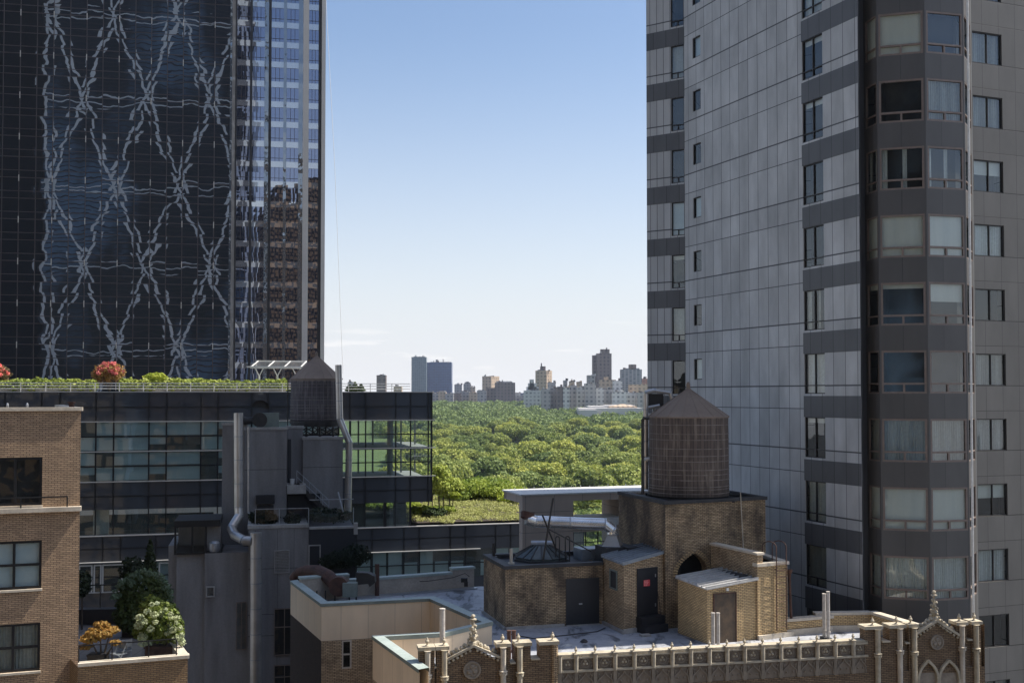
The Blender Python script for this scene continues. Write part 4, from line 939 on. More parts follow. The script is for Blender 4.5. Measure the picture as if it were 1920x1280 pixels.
bush('wall_shrub', [(gp(640, 1048, 1.5), (1.0, .6, .6), 1400, .1), (gp(668, 1040, 1.3), (1.0, .5, .7), 1300, .1), (gp(618, 1052, 1.3), (.7, .5, .45), 700, .1)], M['leaf_dark'], 'shaded leafy shrub in front of the black wall beside the rusty fan', 'shrub')
# small water tank
def watertank(name, c, rad, h, cone, label, wood, roof, over=.06, hoops=11, seg=40, stand=None):
    t_ = thing(name, c, label, 'water tank')
    m = MB(); m.lathe(c, [(rad*1.0, 0), (rad*.985, h)], seg*2); bd = m.build('barrel', wood, t_)
    m = MB()
    for i in range(hoops):
        k = 1-(1-(i+.5)/hoops)**1.0; z = h*(.03+.92*(k**1.35)) + .05*math.sin(i*2.3); r_ = rad*(1-.015*z/h)+.02
        m.lathe((c[0], c[1], c[2]+z), [(r_-.03, -.013), (r_+.005, -.013), (r_+.005, .013), (r_-.03, .013)], seg*2)
    m.build('hoop', M['steel_hoop'], t_)
    m = MB(); ro = rad+over; m.lathe((c[0], c[1], c[2]+h), [(ro-.03, -.05), (ro, -.04), (ro, .01), (ro*.5, cone*.52), (.09, cone*.97), (.05, cone)], 16, a0=.1, sm=False)
    for k in range(16):
        a_ = .1+2*math.pi*k/16; e = Vector((math.cos(a_), math.sin(a_), 0))
        m.beam(Vector(c)+e*(ro)+Vector((0, 0, h+.015)), Vector(c)+e*.1+Vector((0, 0, h+cone*.97)), .035, .03)
    m.lathe((c[0], c[1], c[2]+h+cone*.93), [(.16, 0), (.1, .12), (.1, .3), (.04, .42)], 8); m.build('cone_roof', roof, t_)
    return t_
def woodmat(name, c1, c2, streak, top_=4.0):
    t = NT(name); o = t.obj(); sp = t.n('ShaderNodeSeparateXYZ', i={0: o}); an = t.math('ARCTAN2', sp.outputs[1], sp.outputs[0])
    U = t.math('MULTIPLY', an, 70/(2*math.pi)); f = t.math('FRACT', U)
    w = t.n('ShaderNodeTexWhiteNoise', noise_dimensions='1D', i={'W': t.math('FLOOR', U)}).outputs[0]
    v = t.n('ShaderNodeCombineXYZ', i={0: t.math('MULTIPLY', an, 5.0), 1: 0.0, 2: t.math('MULTIPLY', sp.outputs[2], .35)}).outputs[0]
    n = t.noise(v, 1.6, 5, .65)[0]
    col = t.mix(w, c1, c2); col = t.mix(t.ramp(n, .48, .72), col, streak)
    col = t.mix(t.math('LESS_THAN', f, .09), col, (.012, .01, .01))
    foot_dark = t.math('MULTIPLY', t.ramp(t.math('ADD', sp.outputs[2], t.math('MULTIPLY', n, .5)), 1.1, .35), .55); col = t.mix(foot_dark, col, [x*.45 for x in c1])  # staves get darker towards the foot of the barrel
    bl_ = t.ramp(t.math('ADD', sp.outputs[2], t.math('MULTIPLY', n, .35)), top_-.12, top_+.0); col = t.mix(t.math('MULTIPLY', bl_, .8), col, (.36, .29, .24))
    t.L(col, t.b.inputs['Base Color']); t.b.inputs['Roughness'].default_value = .85
    t.L(t.bump(t.math('ADD', t.math('MULTIPLY', t.math('LESS_THAN', f, .09), -1.0), t.noise(o, 14, 3)[0]), .015, .8), t.b.inputs['Normal']); return t.m
M['wood'] = woodmat('weathered_cedar_staves', (.095, .07, .058), (.15, .112, .092), (.29, .23, .18))
M['wood2'] = woodmat('grey_weathered_staves', (.10, .085, .088), (.16, .138, .142), (.27, .24, .235), top_=3.2)
M['tank_roof'] = mottle('brown_felt_roof', (.30, .225, .17), (.23, .17, .13), .9, .9, .008, fine=.12)
M['tank_roof2'] = mottle('dark_felt_roof', (.33, .25, .195), (.25, .19, .15), .9, .9, .008, fine=.12)
M['steel_hoop'] = mottle('rusted_steel_hoop', (.36, .31, .27), (.12, .09, .075), 3, .6)
cD = 72+6.5+2.6
a = at(593, 708, cD); b = at(593, 788, cD); r1 = (at(641, 745, cD).x-at(546, 745, cD).x)/2
tk = watertank('water_tank', (b.x, b.y, b.z), r1, a.z-b.z-.1, at(593, 664, cD).z-a.z, 'smaller grey wooden water tank with a conical roof on a steel stand, left of centre', M['wood2'], M['tank_roof2'])
sd_ = thing('tank_stand', (b.x, b.y, s4[2]), 'braced dark steel stand carrying the smaller water tank', 'stand')
m = MB(); zb_ = b.z-.02
m.lathe((b.x, b.y, zb_-.42), [(r1*.98, 0), (r1*.98, .2), (r1+.05, .2), (r1+.05, .42)], 24); m.build('platform', M['steel_dark'], sd_)
m = MB(); zf = s4[2]+.1
for dx in (-1.55, -.5, .5, 1.5):
    for dy in (-1.3, 1.3): m = MB(); m.beam((b.x+dx, b.y+dy, zf), (b.x+dx, b.y+dy, zb_-.42), .12); m.build('post', M['steel_dark'], sd_)
m = MB()
for dx in (-1.55, -.5, .5):
    for dy in (-1.3, 1.3): m = MB(); m.beam((b.x+dx, b.y+dy, zf), (b.x+dx+1.05, b.y+dy, zb_-.5), .07); m.beam((b.x+dx+1.05, b.y+dy, zf), (b.x+dx, b.y+dy, zb_-.5), .07); m.build('brace', M['steel_dark'], sd_)
m = MB(); m.beam((b.x-1.6, b.y-1.3, zf+.1), (b.x+1.6, b.y-1.3, zf+.1), .1); m.build('sill_beam', M['steel_dark'], sd_)
m = MB(); e = Vector((b.x-r1-.02, b.y-.7, 0))
for dx in (0, .35): m.tube([(e.x-.1+dx*.3, e.y-dx, zf), (e.x-.1+dx*.3, e.y-dx, a.z-.1)], .025, 6)
for i in range(16): z = zf+.2+i*.27; m.tube([(e.x-.1, e.y, z), (e.x+.005, e.y-.35, z)], .015, 5)
lad = m.build('ladder', M['steel_dark'], sd_)
# flue pipes
def pipe(name, pts, r, mat, label, cat='pipe', rings=None, seg=18, group=None):
    pts = [Vector(p) for p in pts]; t_ = thing(name, tuple(pts[0]), label, cat, group); m = MB(); m.tube(pts, r, seg); m.build('tube', mat, t_)
    m = MB()
    for a_, b_ in zip(pts, pts[1:]):
        L = (b_-a_).length; n = max(1, int(L/(rings or 1.2))); d = (b_-a_).normalized()
        for i in range(1, n+1):
            c = a_+(b_-a_)*(i/n); rr = r[0] if hasattr(r, '__len__') else r; m = MB(); m.tube([c-d*.025, c+d*.025], rr+.014, seg); m.build('joint_ring', M['galv'] if mat != M['steel_dark'] else mat, t_)
    return t_
g1 = lambda px, py, n: gp(px, py, n)
pipe('flue_pipe', [g1(447, 774, -3.0), g1(448, 950, -3.0), g1(448.5, 966, -2.9), g1(434, 990, -2.0), g1(440, 1003, -.9), g1(459, 1013, .6), g1(470, 1013, .62)], .31, M['duct_dull'], 'long steel flue on the stucco building, elbowing over its terrace', rings=1.5)
pipe('flue_pipe', [g1(480, 998, .62), g1(480, 1140, .62), g1(479, 1330, .62)], .37, M['duct_dull'], 'fat steel flue running straight down the front of the stucco building', rings=1.6)
pipe('thin_pipe', [g1(466, 800, -3.7), g1(466, 960, -3.7), g1(488, 985, -1.5)], .07, M['duct_dull'], 'thin pipe beside the long flue on the stucco building')
Dp = cD-3.2
pipe('vent_pipe', [at(634.5, 684, Dp), at(637, 785, Dp), at(654.5, 829, Dp), at(652.5, 958, Dp)], .245, M['duct_dull'], 'bent steel vent pipe passing in front of the smaller water tank', rings=1.1)
# blower on the lift tower
bw_ = thing('blower', tuple(g1(480, 803, -5)), 'dark duct and scroll blower on top of the stucco building', 'blower')
m = MB(); m.tube([g1(447, 786, -4.6), g1(462, 789, -4.6), g1(490, 786, -4.8)], [.3, .26, .3], 14); m.build('duct', M['steel_dark'], bw_)
m = MB(); c = g1(487, 787, -4.6); ax = FG.t
pr = [(0, .0), (.62, 0), (.62, .7), (0, .7)]
def disc(m, c, ax, r, w, seg=20):
    m.tube([c-ax*w/2, c+ax*w/2], r, seg)
disc(m, c, FG.n, .52, .55); m.build('scroll', M['steel_dark'], bw_)
m = MB(); pxbox(m, FG, 492, 523, 774, 804, -5.2, -4.4); m.build('motor_box', M['copingside'], bw_)
m = MB(); c = g1(488, 762, -4.6); pts = [c+FG.t*(-.62*math.cos(t))+Vector((0, 0, .55*math.sin(t)-.1)) for t in np.linspace(.15, 3.3, 12)]
for p_, q_ in zip(pts, pts[1:]): m.face([p_-FG.n*.3, q_-FG.n*.3, q_+FG.n*.3, p_+FG.n*.3]); m.face([p_+FG.n*.001, q_+FG.n*.001, c])
m.build('hood', M['steel_dark'], bw_)

# ------------------------------------------------------------------ left brick building with black windows and its low terrace
L0, L1 = X_(-60, 39.0), X_(152.5, 40.3)
FB = Fr(L0, L1)
LB = thing('brick_building', (L1[0], L1[1], 0), 'tan brick building with black framed windows at the left edge', 'building')
zt_, _zz = FB.z(100, 770), 0
ops = []
W_ = []
for (y0, y1, x1, st) in ((857, 947, 79, 'room'), (1013, 1103, 78, 'blind'), (1167, 1257, 75, 'blindg')):
    u0 = FB.u(-40, 900); u1 = FB.u(x1, (y0+y1)/2); z1 = FB.z(60, y0); z0 = FB.z(60, y1); ops.append((u0, u1, z0, z1)); W_.append((u0, u1, z0, z1, st))
m = MB(); holed(m, FB, 0, FB.L, 0, zt_, ops, .12)
sB = Fr(L1, (L1[0]-5.2, 51)); m.face([sB.p(0, 0, 0), sB.p(sB.L, 0, 0), sB.p(sB.L, 0, zt_), sB.p(0, 0, zt_)])
m.face([(L0[0], L0[1], zt_-.3), (L1[0], L1[1], zt_-.3), (L1[0]-5.2, 51, zt_-.3), (L0[0]-5, 51, zt_-.3)]); m.build('wall', M['brick_left'], LB)
for u0, u1, z0, z1, st in W_:
    um1 = FB.u(28, 900); mf = (um1-u0)/(u1-u0)
    if st == 'room': window(LB, FB, u0, u1, z0, z1, inset=.1, mull=(mf,), style='room', fm='window_black', fw=.09)
    else:
        M['blindg'] = M['blind_blue']
        w_ = window(LB, FB, u0, u1, z0, z1, inset=.1, mull=(mf,), rails=(.5,), style='blindblue' if st == 'blind' else 'curtain', fm='window_black', fw=.09)
m = MB(); m.box(FB, -.1, FB.L+.06, -.35, .09, zt_, zt_+.13); m.box(sB, .4, sB.L, -.35, .05, zt_, zt_+.125); m.build('coping', M['limestone'], LB)
m = MB(); zl = FB.z(60, 951); m.box(FB, -.1, FB.L+.05, -.1, .22, zl-.17, zl); m.build('ledge', M['limestone'], LB)
m = MB()
for u0, u1, z0, z1, st in W_: m = MB(); m.box(FB, u0, u1+.03, -.08, .08, z0-.085, z0-.002); m.build('sill', M['limestone'], LB)
rr_ = thing('black_railing', tuple(FB.p(1, .1, zl)), 'black pipe railing on the ledge of the left brick building', 'railing')
m = MB(); uz_ = FB.uz(127, 929, .12); m.box(FB, 0, uz_[0], .09, .14, uz_[1]-.05, uz_[1]); 
for px in (-38, 39, 126): u = FB.u(px, 940, .12); m.box(FB, u-.025, u+.025, .09, .14, zl, uz_[1]-.05)
m.build('rail', M['window_black'], rr_)
for i, px in enumerate((14, 51, 132, 106)):
    u, z = FB.uz(px, 762, -.6); m = MB(); c = FB.p(u, -1.5 if px > 100 else -.6, zt_+.0)
    if px == 132: m.cbox((c.x, c.y, c.z), .16, .16, .28); m.cbox((c.x, c.y, c.z+.28), .22, .22, .05); tag(m.build('vent_stub', M['rust'], loc=tuple(c)), 'rusty red vent stub on the left brick building roof', 'vent')
    elif px < 100: m.cbox((c.x, c.y, c.z), .5, .06, .1); m.lathe((c.x, c.y, c.z+.1), [(.04, 0), (.05, .12), (.02, .2)], 8); tag(m.build('roof_bracket', M['galv'], loc=tuple(c)), ('left' if i == 0 else 'right')+' small metal bracket on the roof edge of the left brick building', 'bracket')
# low terrace
za = 50.25
q0, q1, q2 = atz(146, 1243, za), atz(352, 1227, za), atz(333, 1203, za)
back = q1 + (q2-q1).normalized()*9
back = q1 + (q2-q1).normalized()*9.5
P = [(q0.x, q0.y), (q1.x, q1.y), (back.x, back.y), (back.x-5.5, back.y-.6)]
tr = thing('brick_terrace', (q0.x, q0.y, 0), 'low brick terrace block with stone coping and potted plants beside the left brick building', 'terrace')
m = MB(); m.prism(P, 0, za-.12, top=False); m.build('wall', brick('terrace_gold_brick', (.40, .27, .15), (.31, .2, .11), (.13, .095, .07), sootlo=.7, sootamt=.3), tr)
m = MB(); m.face([(x, y, za-.55) for x, y in P]); m.build('deck', panels('grey_paver_deck', (.22, .22, .23), (.08, .08, .085), .75, .75, lw=.03, vw=.03, var=.08), tr)
FTc = Fr(P[0], P[1]); FTd = Fr(P[1], P[2]); FTe = Fr(P[2], P[3])
m = MB(); m.box(FTc, 0, FTc.L+.06, -.3, .06, za-.12, za); m.box(FTd, .3, FTd.L, -.3, .06, za-.12, za-.002); m.build('coping', M['limestone'], tr)
m = MB(); m.box(FTc, 0, FTc.L-.3, -.3, -.28, za-.55, za-.12); m.box(FTd, .3, FTd.L, -.3, -.28, za-.55, za-.12); m.build('inner_wall', M['concrete'], tr); m = MB(); m.box(FTe, 0, FTe.L, -.5, 0, za-.5, za+.15); m.build('rear_planter', M['frame_dark'], tr)
rl2 = thing('glass_balustrade', (q0.x, q0.y, za), 'black framed glass balustrade along the front of the low brick terrace', 'railing')
ue, ze = FTc.uz(330, 1196, -.12)
m = MB(); m.box(FTc, 0, ue, -.14, -.1, ze-.04, ze)
for k in (.0, .335, .71, 1.0): u = ue*k; m.box(FTc, u, u+.04, -.14, -.1, za+.0, ze-.04)
m.build('rail', M['window_black'], rl2)
m = MB(); quadf(m, FTc, .05, ue, -.12, za+.03, ze-.06); m.build('pane', M['pane'], rl2)
def pt(px, py, Y): return at(px, py, Y)
bush('japanese_maple', [(pt(188, 1186, 41.0), (.55, .4, .22), 900, .07), (pt(170, 1196, 40.9), (.4, .3, .16), 500, .07), (pt(208, 1180, 41.2), (.3, .3, .14), 330, .07), (pt(215, 1204, 40.8), (.22, .2, .09), 160, .07), (pt(160, 1212, 40.9), (.25, .2, .09), 180, .07), (pt(190, 1170, 41.2), (.3, .25, .12), 260, .07)],
     M['leaf_orange'], 'orange leaved maple in a pot behind the glass balustrade', 'potted tree', loc=(pt(190, 1232, 41).x, 41, za-.5))
hy = bush('hydrangea', [(pt(300, 1165, 42.0), (.85, .6, .8), 2600, .09), (pt(285, 1140, 42.3), (.5, .5, .5), 900, .09), (pt(325, 1180, 41.8), (.4, .4, .5), 700, .09), (pt(270, 1185, 42), (.4, .4, .35), 500, .09)],
     leafmat('hydrangea_leaves', (.09, .14, .03), (.14, .19, .04), (.2, .24, .06), 1.2, .25), 'sunlit hydrangea with cream flower heads at the right corner of the low brick terrace', 'shrub', loc=(pt(300, 1215, 42).x, 42, za-.5))
lv = Leaves(77); rf = random.Random(5)
for px, py in ((262, 1157), (258, 1172), (270, 1195), (279, 1205), (282, 1178), (292, 1165), (303, 1150), (322, 1158), (330, 1166), (336, 1176), (338, 1190), (328, 1195), (342, 1204), (318, 1170), (285, 1132), (272, 1165), (333, 1158), (267, 1190), (325, 1180), (297, 1130), (310, 1142), (275, 1145), (322, 1150), (288, 1152), (338, 1198), (268, 1205), (316, 1185)):
    c = pt(px+rf.uniform(-2, 2), py, 41.4+rf.uniform(-.2, .2)); s_ = rf.uniform(.09, .19); lv.blob(c, (s_, s_, s_*.8), int(4200*s_*s_), .05)
leafobj('flower_heads', lv, M['flower_white'], hy)
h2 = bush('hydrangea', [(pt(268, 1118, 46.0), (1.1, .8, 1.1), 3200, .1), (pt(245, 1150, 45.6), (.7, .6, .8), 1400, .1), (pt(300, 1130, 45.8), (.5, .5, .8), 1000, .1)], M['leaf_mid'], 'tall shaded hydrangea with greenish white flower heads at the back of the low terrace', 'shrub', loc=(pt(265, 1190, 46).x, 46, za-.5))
lv = Leaves(78)
for px, py in ((216, 1108), (222, 1098), (228, 1090), (240, 1084), (250, 1078), (258, 1072), (268, 1068), (278, 1074), (290, 1075), (300, 1080), (308, 1090), (314, 1098), (320, 1108), (322, 1118), (232, 1102), (246, 1092), (214, 1118), (222, 1116), (306, 1102), (318, 1126), (262, 1082)):
    c = pt(px, py, 45.1+rf.uniform(-.3, .3)); s_ = rf.uniform(.1, .2); lv.blob(c, (s_, s_, s_*.8), int(3000*s_*s_), .06)
leafobj('flower_heads', lv, leafmat('shaded_greenish_flowers', (.22, .27, .14), (.3, .34, .2), (.2, .26, .12), 2, .2), h2)  # darker than the front heads: shade put into the flower colour
def cone_tree(name, px, yt, yb, Y, r_, label, group=None, mat='leaf_dark', cat='conifer'):
    a_ = at(px, yt, Y); b_ = at(px, yb, Y); H = a_.z-b_.z; t_ = thing(name, tuple(b_), label, cat, group); lv = Leaves(int(px))
    for i in range(9): k = i/9; lv.blob((b_.x, b_.y, b_.z+H*(.08+.86*k)), (r_*(1-k*.85), r_*(1-k*.85), H*.12), int(420*(1-k*.7)), r_*.16, shell=.5)
    leafobj('foliage', lv, M[mat], t_); m = MB(); m.tube([b_, a_-Vector((0, 0, H*.15))], [.06, .02], 6); m.build('trunk', M['bark'], t_); return t_
cone_tree('conifer', 281, 1006, 1080, 48.5, .38, 'slim dark conifer behind the shaded hydrangea')
bush('round_shrub', [(at(248, 1068, 48), (.55, .5, .6), 900, .09)], M['leaf_dark'], 'dark round shrub left of the slim conifer', 'shrub', loc=(at(248, 1110, 48).x, 48, za-.5))
bush('round_shrub', [(at(154, 1095, 47), (.35, .5, .6), 700, .09)], M['leaf_dark'], 'dark shrub against the left brick building corner', 'shrub', loc=(at(154, 1130, 47).x, 47, za-.5))
def potbox(px, py, Y, sx, sy, sz, mat, label):
    c = at(px, py, Y); m = MB(); m.cbox((c.x, c.y, za-.55), sx, sy, .03); m.cbox((c.x, c.y, za-.52), sx*.94, sy*.94, sz-.06); m.cbox((c.x, c.y, za-.58+sz), sx, sy, .06); m.cbox((c.x, c.y, za-.52+sz), sx*.86, sy*.86, .015)
    tag(m.build('planter', M[mat], loc=(c.x, c.y, za-.55)), label, 'planter')
potbox(184, 1230, 41.0, .7, .5, .42, 'frame_dark', 'dark square planter under the orange maple'); potbox(304, 1215, 42, 1.2, .7, .5, 'rust', 'long brown planter under the sunlit hydrangea'); potbox(265, 1190, 46, 1.5, .8, .5, 'frame_dark', 'dark planter under the shaded hydrangea')
# terrace furniture
def chair(px, py, Y, rz, label):
    c = at(px, py, Y); t_ = thing('folding_chair', (c.x, c.y, za-.55), label, 'chair', 'metal chairs on the low brick terrace'); fr = Fr((0, 0), (math.cos(rz), math.sin(rz))); fr.o = Vector((c.x, c.y, 0)); z = za-.55
    m = MB(); m.box(fr, -.23, .23, -.22, .22, z+.43, z+.46); m.build('seat', M['galv'], t_)
    m = MB(); m.box(fr, -.23, .23, .2, .23, z+.6, z+.88); m.build('backrest', M['galv'], t_)
    for u in (-.22, .22):
        m = MB(); m.beam(fr.p(u, -.22, z), fr.p(u, .22, z+.9), .03); m.build('leg', M['galv'], t_)
        m = MB(); m.beam(fr.p(u, .24, z), fr.p(u, -.18, z+.44), .03); m.build('leg', M['galv'], t_)
chair(235, 1218, 41.6, .4, 'grey metal chair right of the orange maple'); chair(222, 1232, 41.0, 2.6, 'grey metal chair tucked behind the balustrade by the orange maple')
fr = FTe; gg = thing('back_railing', (P[3][0], P[3][1], za), 'thin dark railing at the back of the low brick terrace', 'railing'); m = MB(); m.box(FTe, 0, FTe.L, -.17, -.13, za+1.15, za+1.2)
for k in range(6): m.box(FTe, FTe.L*k/5.01, FTe.L*k/5.01+.04, -.17, -.13, za+.15, za+1.15)
m.build('rail', M['window_black'], gg)
# ------------------------------------------------------------------ roof garden of the terrace building
rg = lambda px, py, n: (lambda uz: FT.p(uz[0], n, uz[1]))(FT.uz(px, py, n))
def hedge(px0, px1, ytop, label, mat='leaf_hedge'):
    u0, z1 = FT.uz(px0, ytop, -1.6); u1, _ = FT.uz(px1, ytop, -1.6); z0 = Z[0]
    t_ = thing('hedge', tuple(FT.p((u0+u1)/2, -1.6, z0)), label, 'hedge', 'hedges on the terrace building roof'); lv = Leaves(int(px0+300)); u = u0; rh_ = random.Random(int(px0+500))
    while u < u1:
        h = (z1-z0)*rh_.uniform(.82, 1.05); lv.blob(FT.p(u, -1.7+rh_.uniform(-.2, .2), z0+h*.52), (.62, .6, h*.52), 330, .15, shell=.2); u += .55
    leafobj('foliage', lv, M[mat], t_); m = MB(); m.box(FT, u0, u1, -2.1, -1.3, z0+.01, z0+.25); m.build('planter', M['concrete'], t_)
hedge(-60, 90, 709, 'clipped green hedge at the left end of the terrace building roof')
hedge(90, 178, 709, 'clipped green hedge just left of the pink blossom tree'); hedge(232, 422, 709, 'clipped green hedge right of the pink blossom tree'); hedge(424, 536, 711, 'clipped green hedge below the white pergola')
bush('feather_grass', [(rg(291, 708, -2.2), (1.3, .8, .55), 900, .14)], M['leaf_bright'], 'pale feathery mound rising behind the hedge right of the pink tree', 'shrub')
def blossom(px, yt, yb, w, label):
    c = rg(px, (yt+yb)/2, -2.6); t_ = thing('blossom_tree', (c.x, c.y, Z[0]), label, 'tree', 'pink blossom trees on the terrace building roof'); h = rg(px, yt, -2.6).z-Z[0]
    lv = Leaves(int(px)+9); lv.blob((c.x, c.y, Z[0]+h*.62), (w, w*.8, h*.33), 1500, .14, shell=.6); lv.blob((c.x-w*.5, c.y, Z[0]+h*.5), (w*.6, w*.6, h*.25), 500, .14, shell=.6); leafobj('foliage', lv, leafmat('reddish_leaves_%d' % px, (.22, .16, .05), (.3, .2, .07), (.26, .12, .07), 1.2, .3), t_)
    lv = Leaves(int(px)+19)
    for i in range(44): a_ = i*2.4; r_ = w*(.25+.75*((i*7) % 10)/10); lv.blob((c.x+r_*math.cos(a_), c.y-abs(r_*math.sin(a_))*.8, Z[0]+h*(.55+.4*((i*3) % 10)/10)), (.2, .2, .2), 55, .1)
    leafobj('blossom', lv, M['flower_pink'], t_)
    m = MB()
    for k in range(5): m.tube([(c.x, c.y, Z[0]), (c.x+math.cos(k*1.3)*w*.5, c.y+math.sin(k*1.3)*w*.5, Z[0]+h*.7)], [.07, .02], 5)
    m.build('trunk', M['bark'], t_)
blossom(205, 676, 718, 1.7, 'pink crape myrtle in full blossom on the roof, above the middle of the hedge'); blossom(-8, 680, 718, 1.5, 'pink crape myrtle cut off by the left edge of the photo')
pg = thing('pergola', tuple(rg(512, 712, -2.6)), 'white steel pergola with forked posts beside the smaller water tank', 'pergola')
m = MB(); zc = rg(500, 688, -2.6).z
for px in (486, 520, 556):
    b0 = rg(px, 712, -2.6); b0.z = Z[0]; top = Vector((b0.x, b0.y, zc-1.0)); m.tube([b0, top], .11, 8); m.tube([top, top-FT.t*.45+Vector((0, 0, .9))], .07, 6); m.tube([top, top+FT.t*.45+Vector((0, 0, .9))], .07, 6)
m.build('post', M['white_paint'], pg)
m = MB(); u0 = FT.u(462, 690, -2.6); u1 = FT.u(572, 690, -2.6); uk = FT.u(480, 690, -2.6)
m.beam(FT.p(u0, -1.9, zc), FT.p(u1, -1.9, zc), .12, .14); m.beam(FT.p(uk, -5.2, zc+.75), FT.p(u1+.3, -5.2, zc+.75), .12, .14); m.beam(FT.p(u0+.4, -2.6, zc-.06), FT.p(u1, -2.6, zc-.06), .14, .2)
for k in range(4): u = uk+(u1-uk)*k/3; m.beam(FT.p(u-.5, -1.9, zc+.02), FT.p(u+.3, -5.2, zc+.75), .1, .1)
m.build('frame', M['white_paint'], pg); m = MB()
for k in range(7): kk = (k+.5)/7; m.beam(FT.p(u0+.3+(uk-u0)*kk, -1.9-3.3*kk, zc+.05+.75*kk), FT.p(u1, -1.9-3.3*kk, zc+.05+.75*kk), .05, .03)
m.build('slat', M['white_paint'], pg)
for i, px in enumerate((655, 665.5, 677)): cone_tree('roof_shrub', px, (719, 715, 719)[i], 733, 123, .55, '%s of three small rounded conifers beside the smaller water tank' % ('leftmost', 'middle', 'rightmost')[i], 'small conifers on the terrace building roof', 'leaf_mid')
# lower roof garden beyond
zg = zb+.35
m = MB(); pts = [FT.p(uR+.3, -.35, zg), FT.p(uB, -.35, zg), FT.p(uB+3, -34, zg), FT.p(FT.u(640), -34, zg), FT.p(FT.u(640), -10, zg), FT.p(uR+.3, -10, zg)]
nx = 14; 
M['meadow'] = leafmat('meadow_grass', (.40, .42, .13), (.54, .54, .20), (.6, .56, .26), .5, .3)
m.face(pts); tag(m.build('roof_lawn', M['soil']), kind='structure')
lv = Leaves(31); rg_ = np.random.default_rng(3)
for i in range(420):
    u = rg_.uniform(uR+.4, uB-.3); n = -rg_.uniform(.5, 30); p = FT.p(u, n, zg); lv.blob((p.x, p.y, zg+.12), (.9, .9, .16+.12*rg_.random()), 95, .11, flat=1.4)
tag(leafobj('meadow_grass', lv, M['meadow']), 'dry yellow-green meadow grass covering the lower roof garden', 'grass', kind='stuff')
def gtree(px, yt, n, w, label, mat='leaf_bright', stems=3, lowk=.42, dens=1.0):
    c = rg(px, 900, n); h = rg(px, yt, n).z-zg; t_ = thing('garden_tree', (c.x, c.y, zg), label, 'tree', 'young trees of the lower roof garden'); lv = Leaves(int(px*3)); r3 = random.Random(int(px))
    for i in range(11): a_ = r3.uniform(0, 6.28); r_ = w*r3.uniform(0, .7); zz = zg+h*r3.uniform(lowk+.08, .9); lv.blob((c.x+r_*math.cos(a_), c.y+r_*math.sin(a_), zz), (w*.45, w*.45, h*.12), int(330*dens), .2, shell=.6)
    leafobj('crown', lv, M[mat], t_); m = MB()
    for k in range(stems): a_ = k*2.1; e = Vector((math.cos(a_)*w*.35, math.sin(a_)*w*.35, h*.8)); m.tube([Vector((c.x+.25*math.cos(a_), c.y+.25*math.sin(a_), zg)), Vector((c.x, c.y, zg))+e*.5, Vector((c.x, c.y, zg))+e], [.08, .06, .02], 6)
    m.build('trunk', M['bark'], t_)
gtree(826, 868, -7, 2.3, 'bright multi-stemmed tree at the right corner of the glass building', 'leaf_mid2' if False else 'leaf_hedge', dens=1.2); gtree(806, 880, -9, 1.9, 'multi-stemmed tree half hidden behind the glass building corner', 'leaf_hedge')
gtree(845, 903, -10, 1.6, 'smaller bright tree right of the multi-stemmed pair', 'leaf_bright')
for i, (px, yt, n, w) in enumerate(((792, 950, -8, 1.6), (815, 962, -6, 1.4), (832, 958, -9, 1.5), (858, 912, -24, 3.0), (882, 900, -25, 3.4), (904, 896, -27, 3.6), (926, 902, -26, 3.4), (947, 912, -23, 3.2), (966, 924, -20, 2.8), (985, 935, -26, 2.4), (1010, 940, -25, 2.2), (1040, 935, -26, 2.4), (1095, 945, -20, 2.3), (1120, 948, -18, 2.3), (1145, 950, -18, 2.2), (700, 950, -17, 2.2), (725, 952, -15, 2.0), (748, 948, -18, 2.2), (765, 962, -14, 1.6), (905, 955, -27, 1.4), (940, 958, -24, 1.4))):
    c = rg(px, 940, n); h = max(.9, rg(px, yt, n).z-zg); lv = Leaves(int(px*5)); t_ = thing('garden_shrub', (c.x, c.y, zg), ('bright green shrub below the multi-stemmed trees, %s from the left' % ORD[i] if i < 3 else ('bright green shrub closing the meadow, %s from the left' % ORD[i-3] if i < 12 else ('green shrub seen through the stone portal, %s from the left' % ORD[i-12] if i < 15 else ('green shrub seen through the corner windows, %s from the left' % ORD[i-15] if i < 19 else 'low shrub in the meadow, %s one' % ('left' if i == 19 else 'right'))))), 'shrub', 'shrubs of the lower roof garden')
    for k in range(6): a_ = k*1.05+i; lv.blob((c.x+w*.5*math.cos(a_), c.y+w*.5*math.sin(a_), zg+h*(.45+.25*(k % 2))), (w*.5, w*.5, h*.36), 420, .2)
    leafobj('foliage', lv, M['leaf_bright'] if i not in (1, 9) else M['leaf_mid'], t_); m = MB(); m.tube([(c.x, c.y, zg), (c.x, c.y, zg+h*.6)], [.07, .02], 5); m.build('stem', M['bark'], t_)
# ------------------------------------------------------------------ gothic brick apartment building: deck, parapets, castle front
ZD = 49.25; zp = 50.2
RB = thing('gothic_building', (5, 42, 0), 'brick apartment building with flat tarred roof and cream gothic parapet at the bottom', 'building')
F0_ = X_(783.5, 39.35); F1_ = X_(1840, 43.95); FC = Fr(F0_, F1_)
pA, pB, pC, pD, pE, pF, pG = [atz(x, y, zp) for x, y in ((545, 1088), (603, 1131), (806, 1121), (906, 1165), (826, 1184), (699, 1191), (787, 1254))]
bL = atz(655, 1086, zp); bR = atz(889, 1069, zp)
rR = atz(1632, 1143, zp); rR2 = atz(1728, 1171, zp)
deck = [FC.p(0, -.3, 0), FC.p(FC.L, -.3, 0), (18.9, 45.2), (rR2.x, rR2.y), (rR.x, rR.y), (13.2, 49.6), (10.0, 60.5), (bR.x+.2, bR.y+.4), (bL.x, bL.y+.3), (pA.x, pA.y+.0), pB, pC, pD, pE, pF, pG]
deck = [(p[0], p[1]) for p in deck]
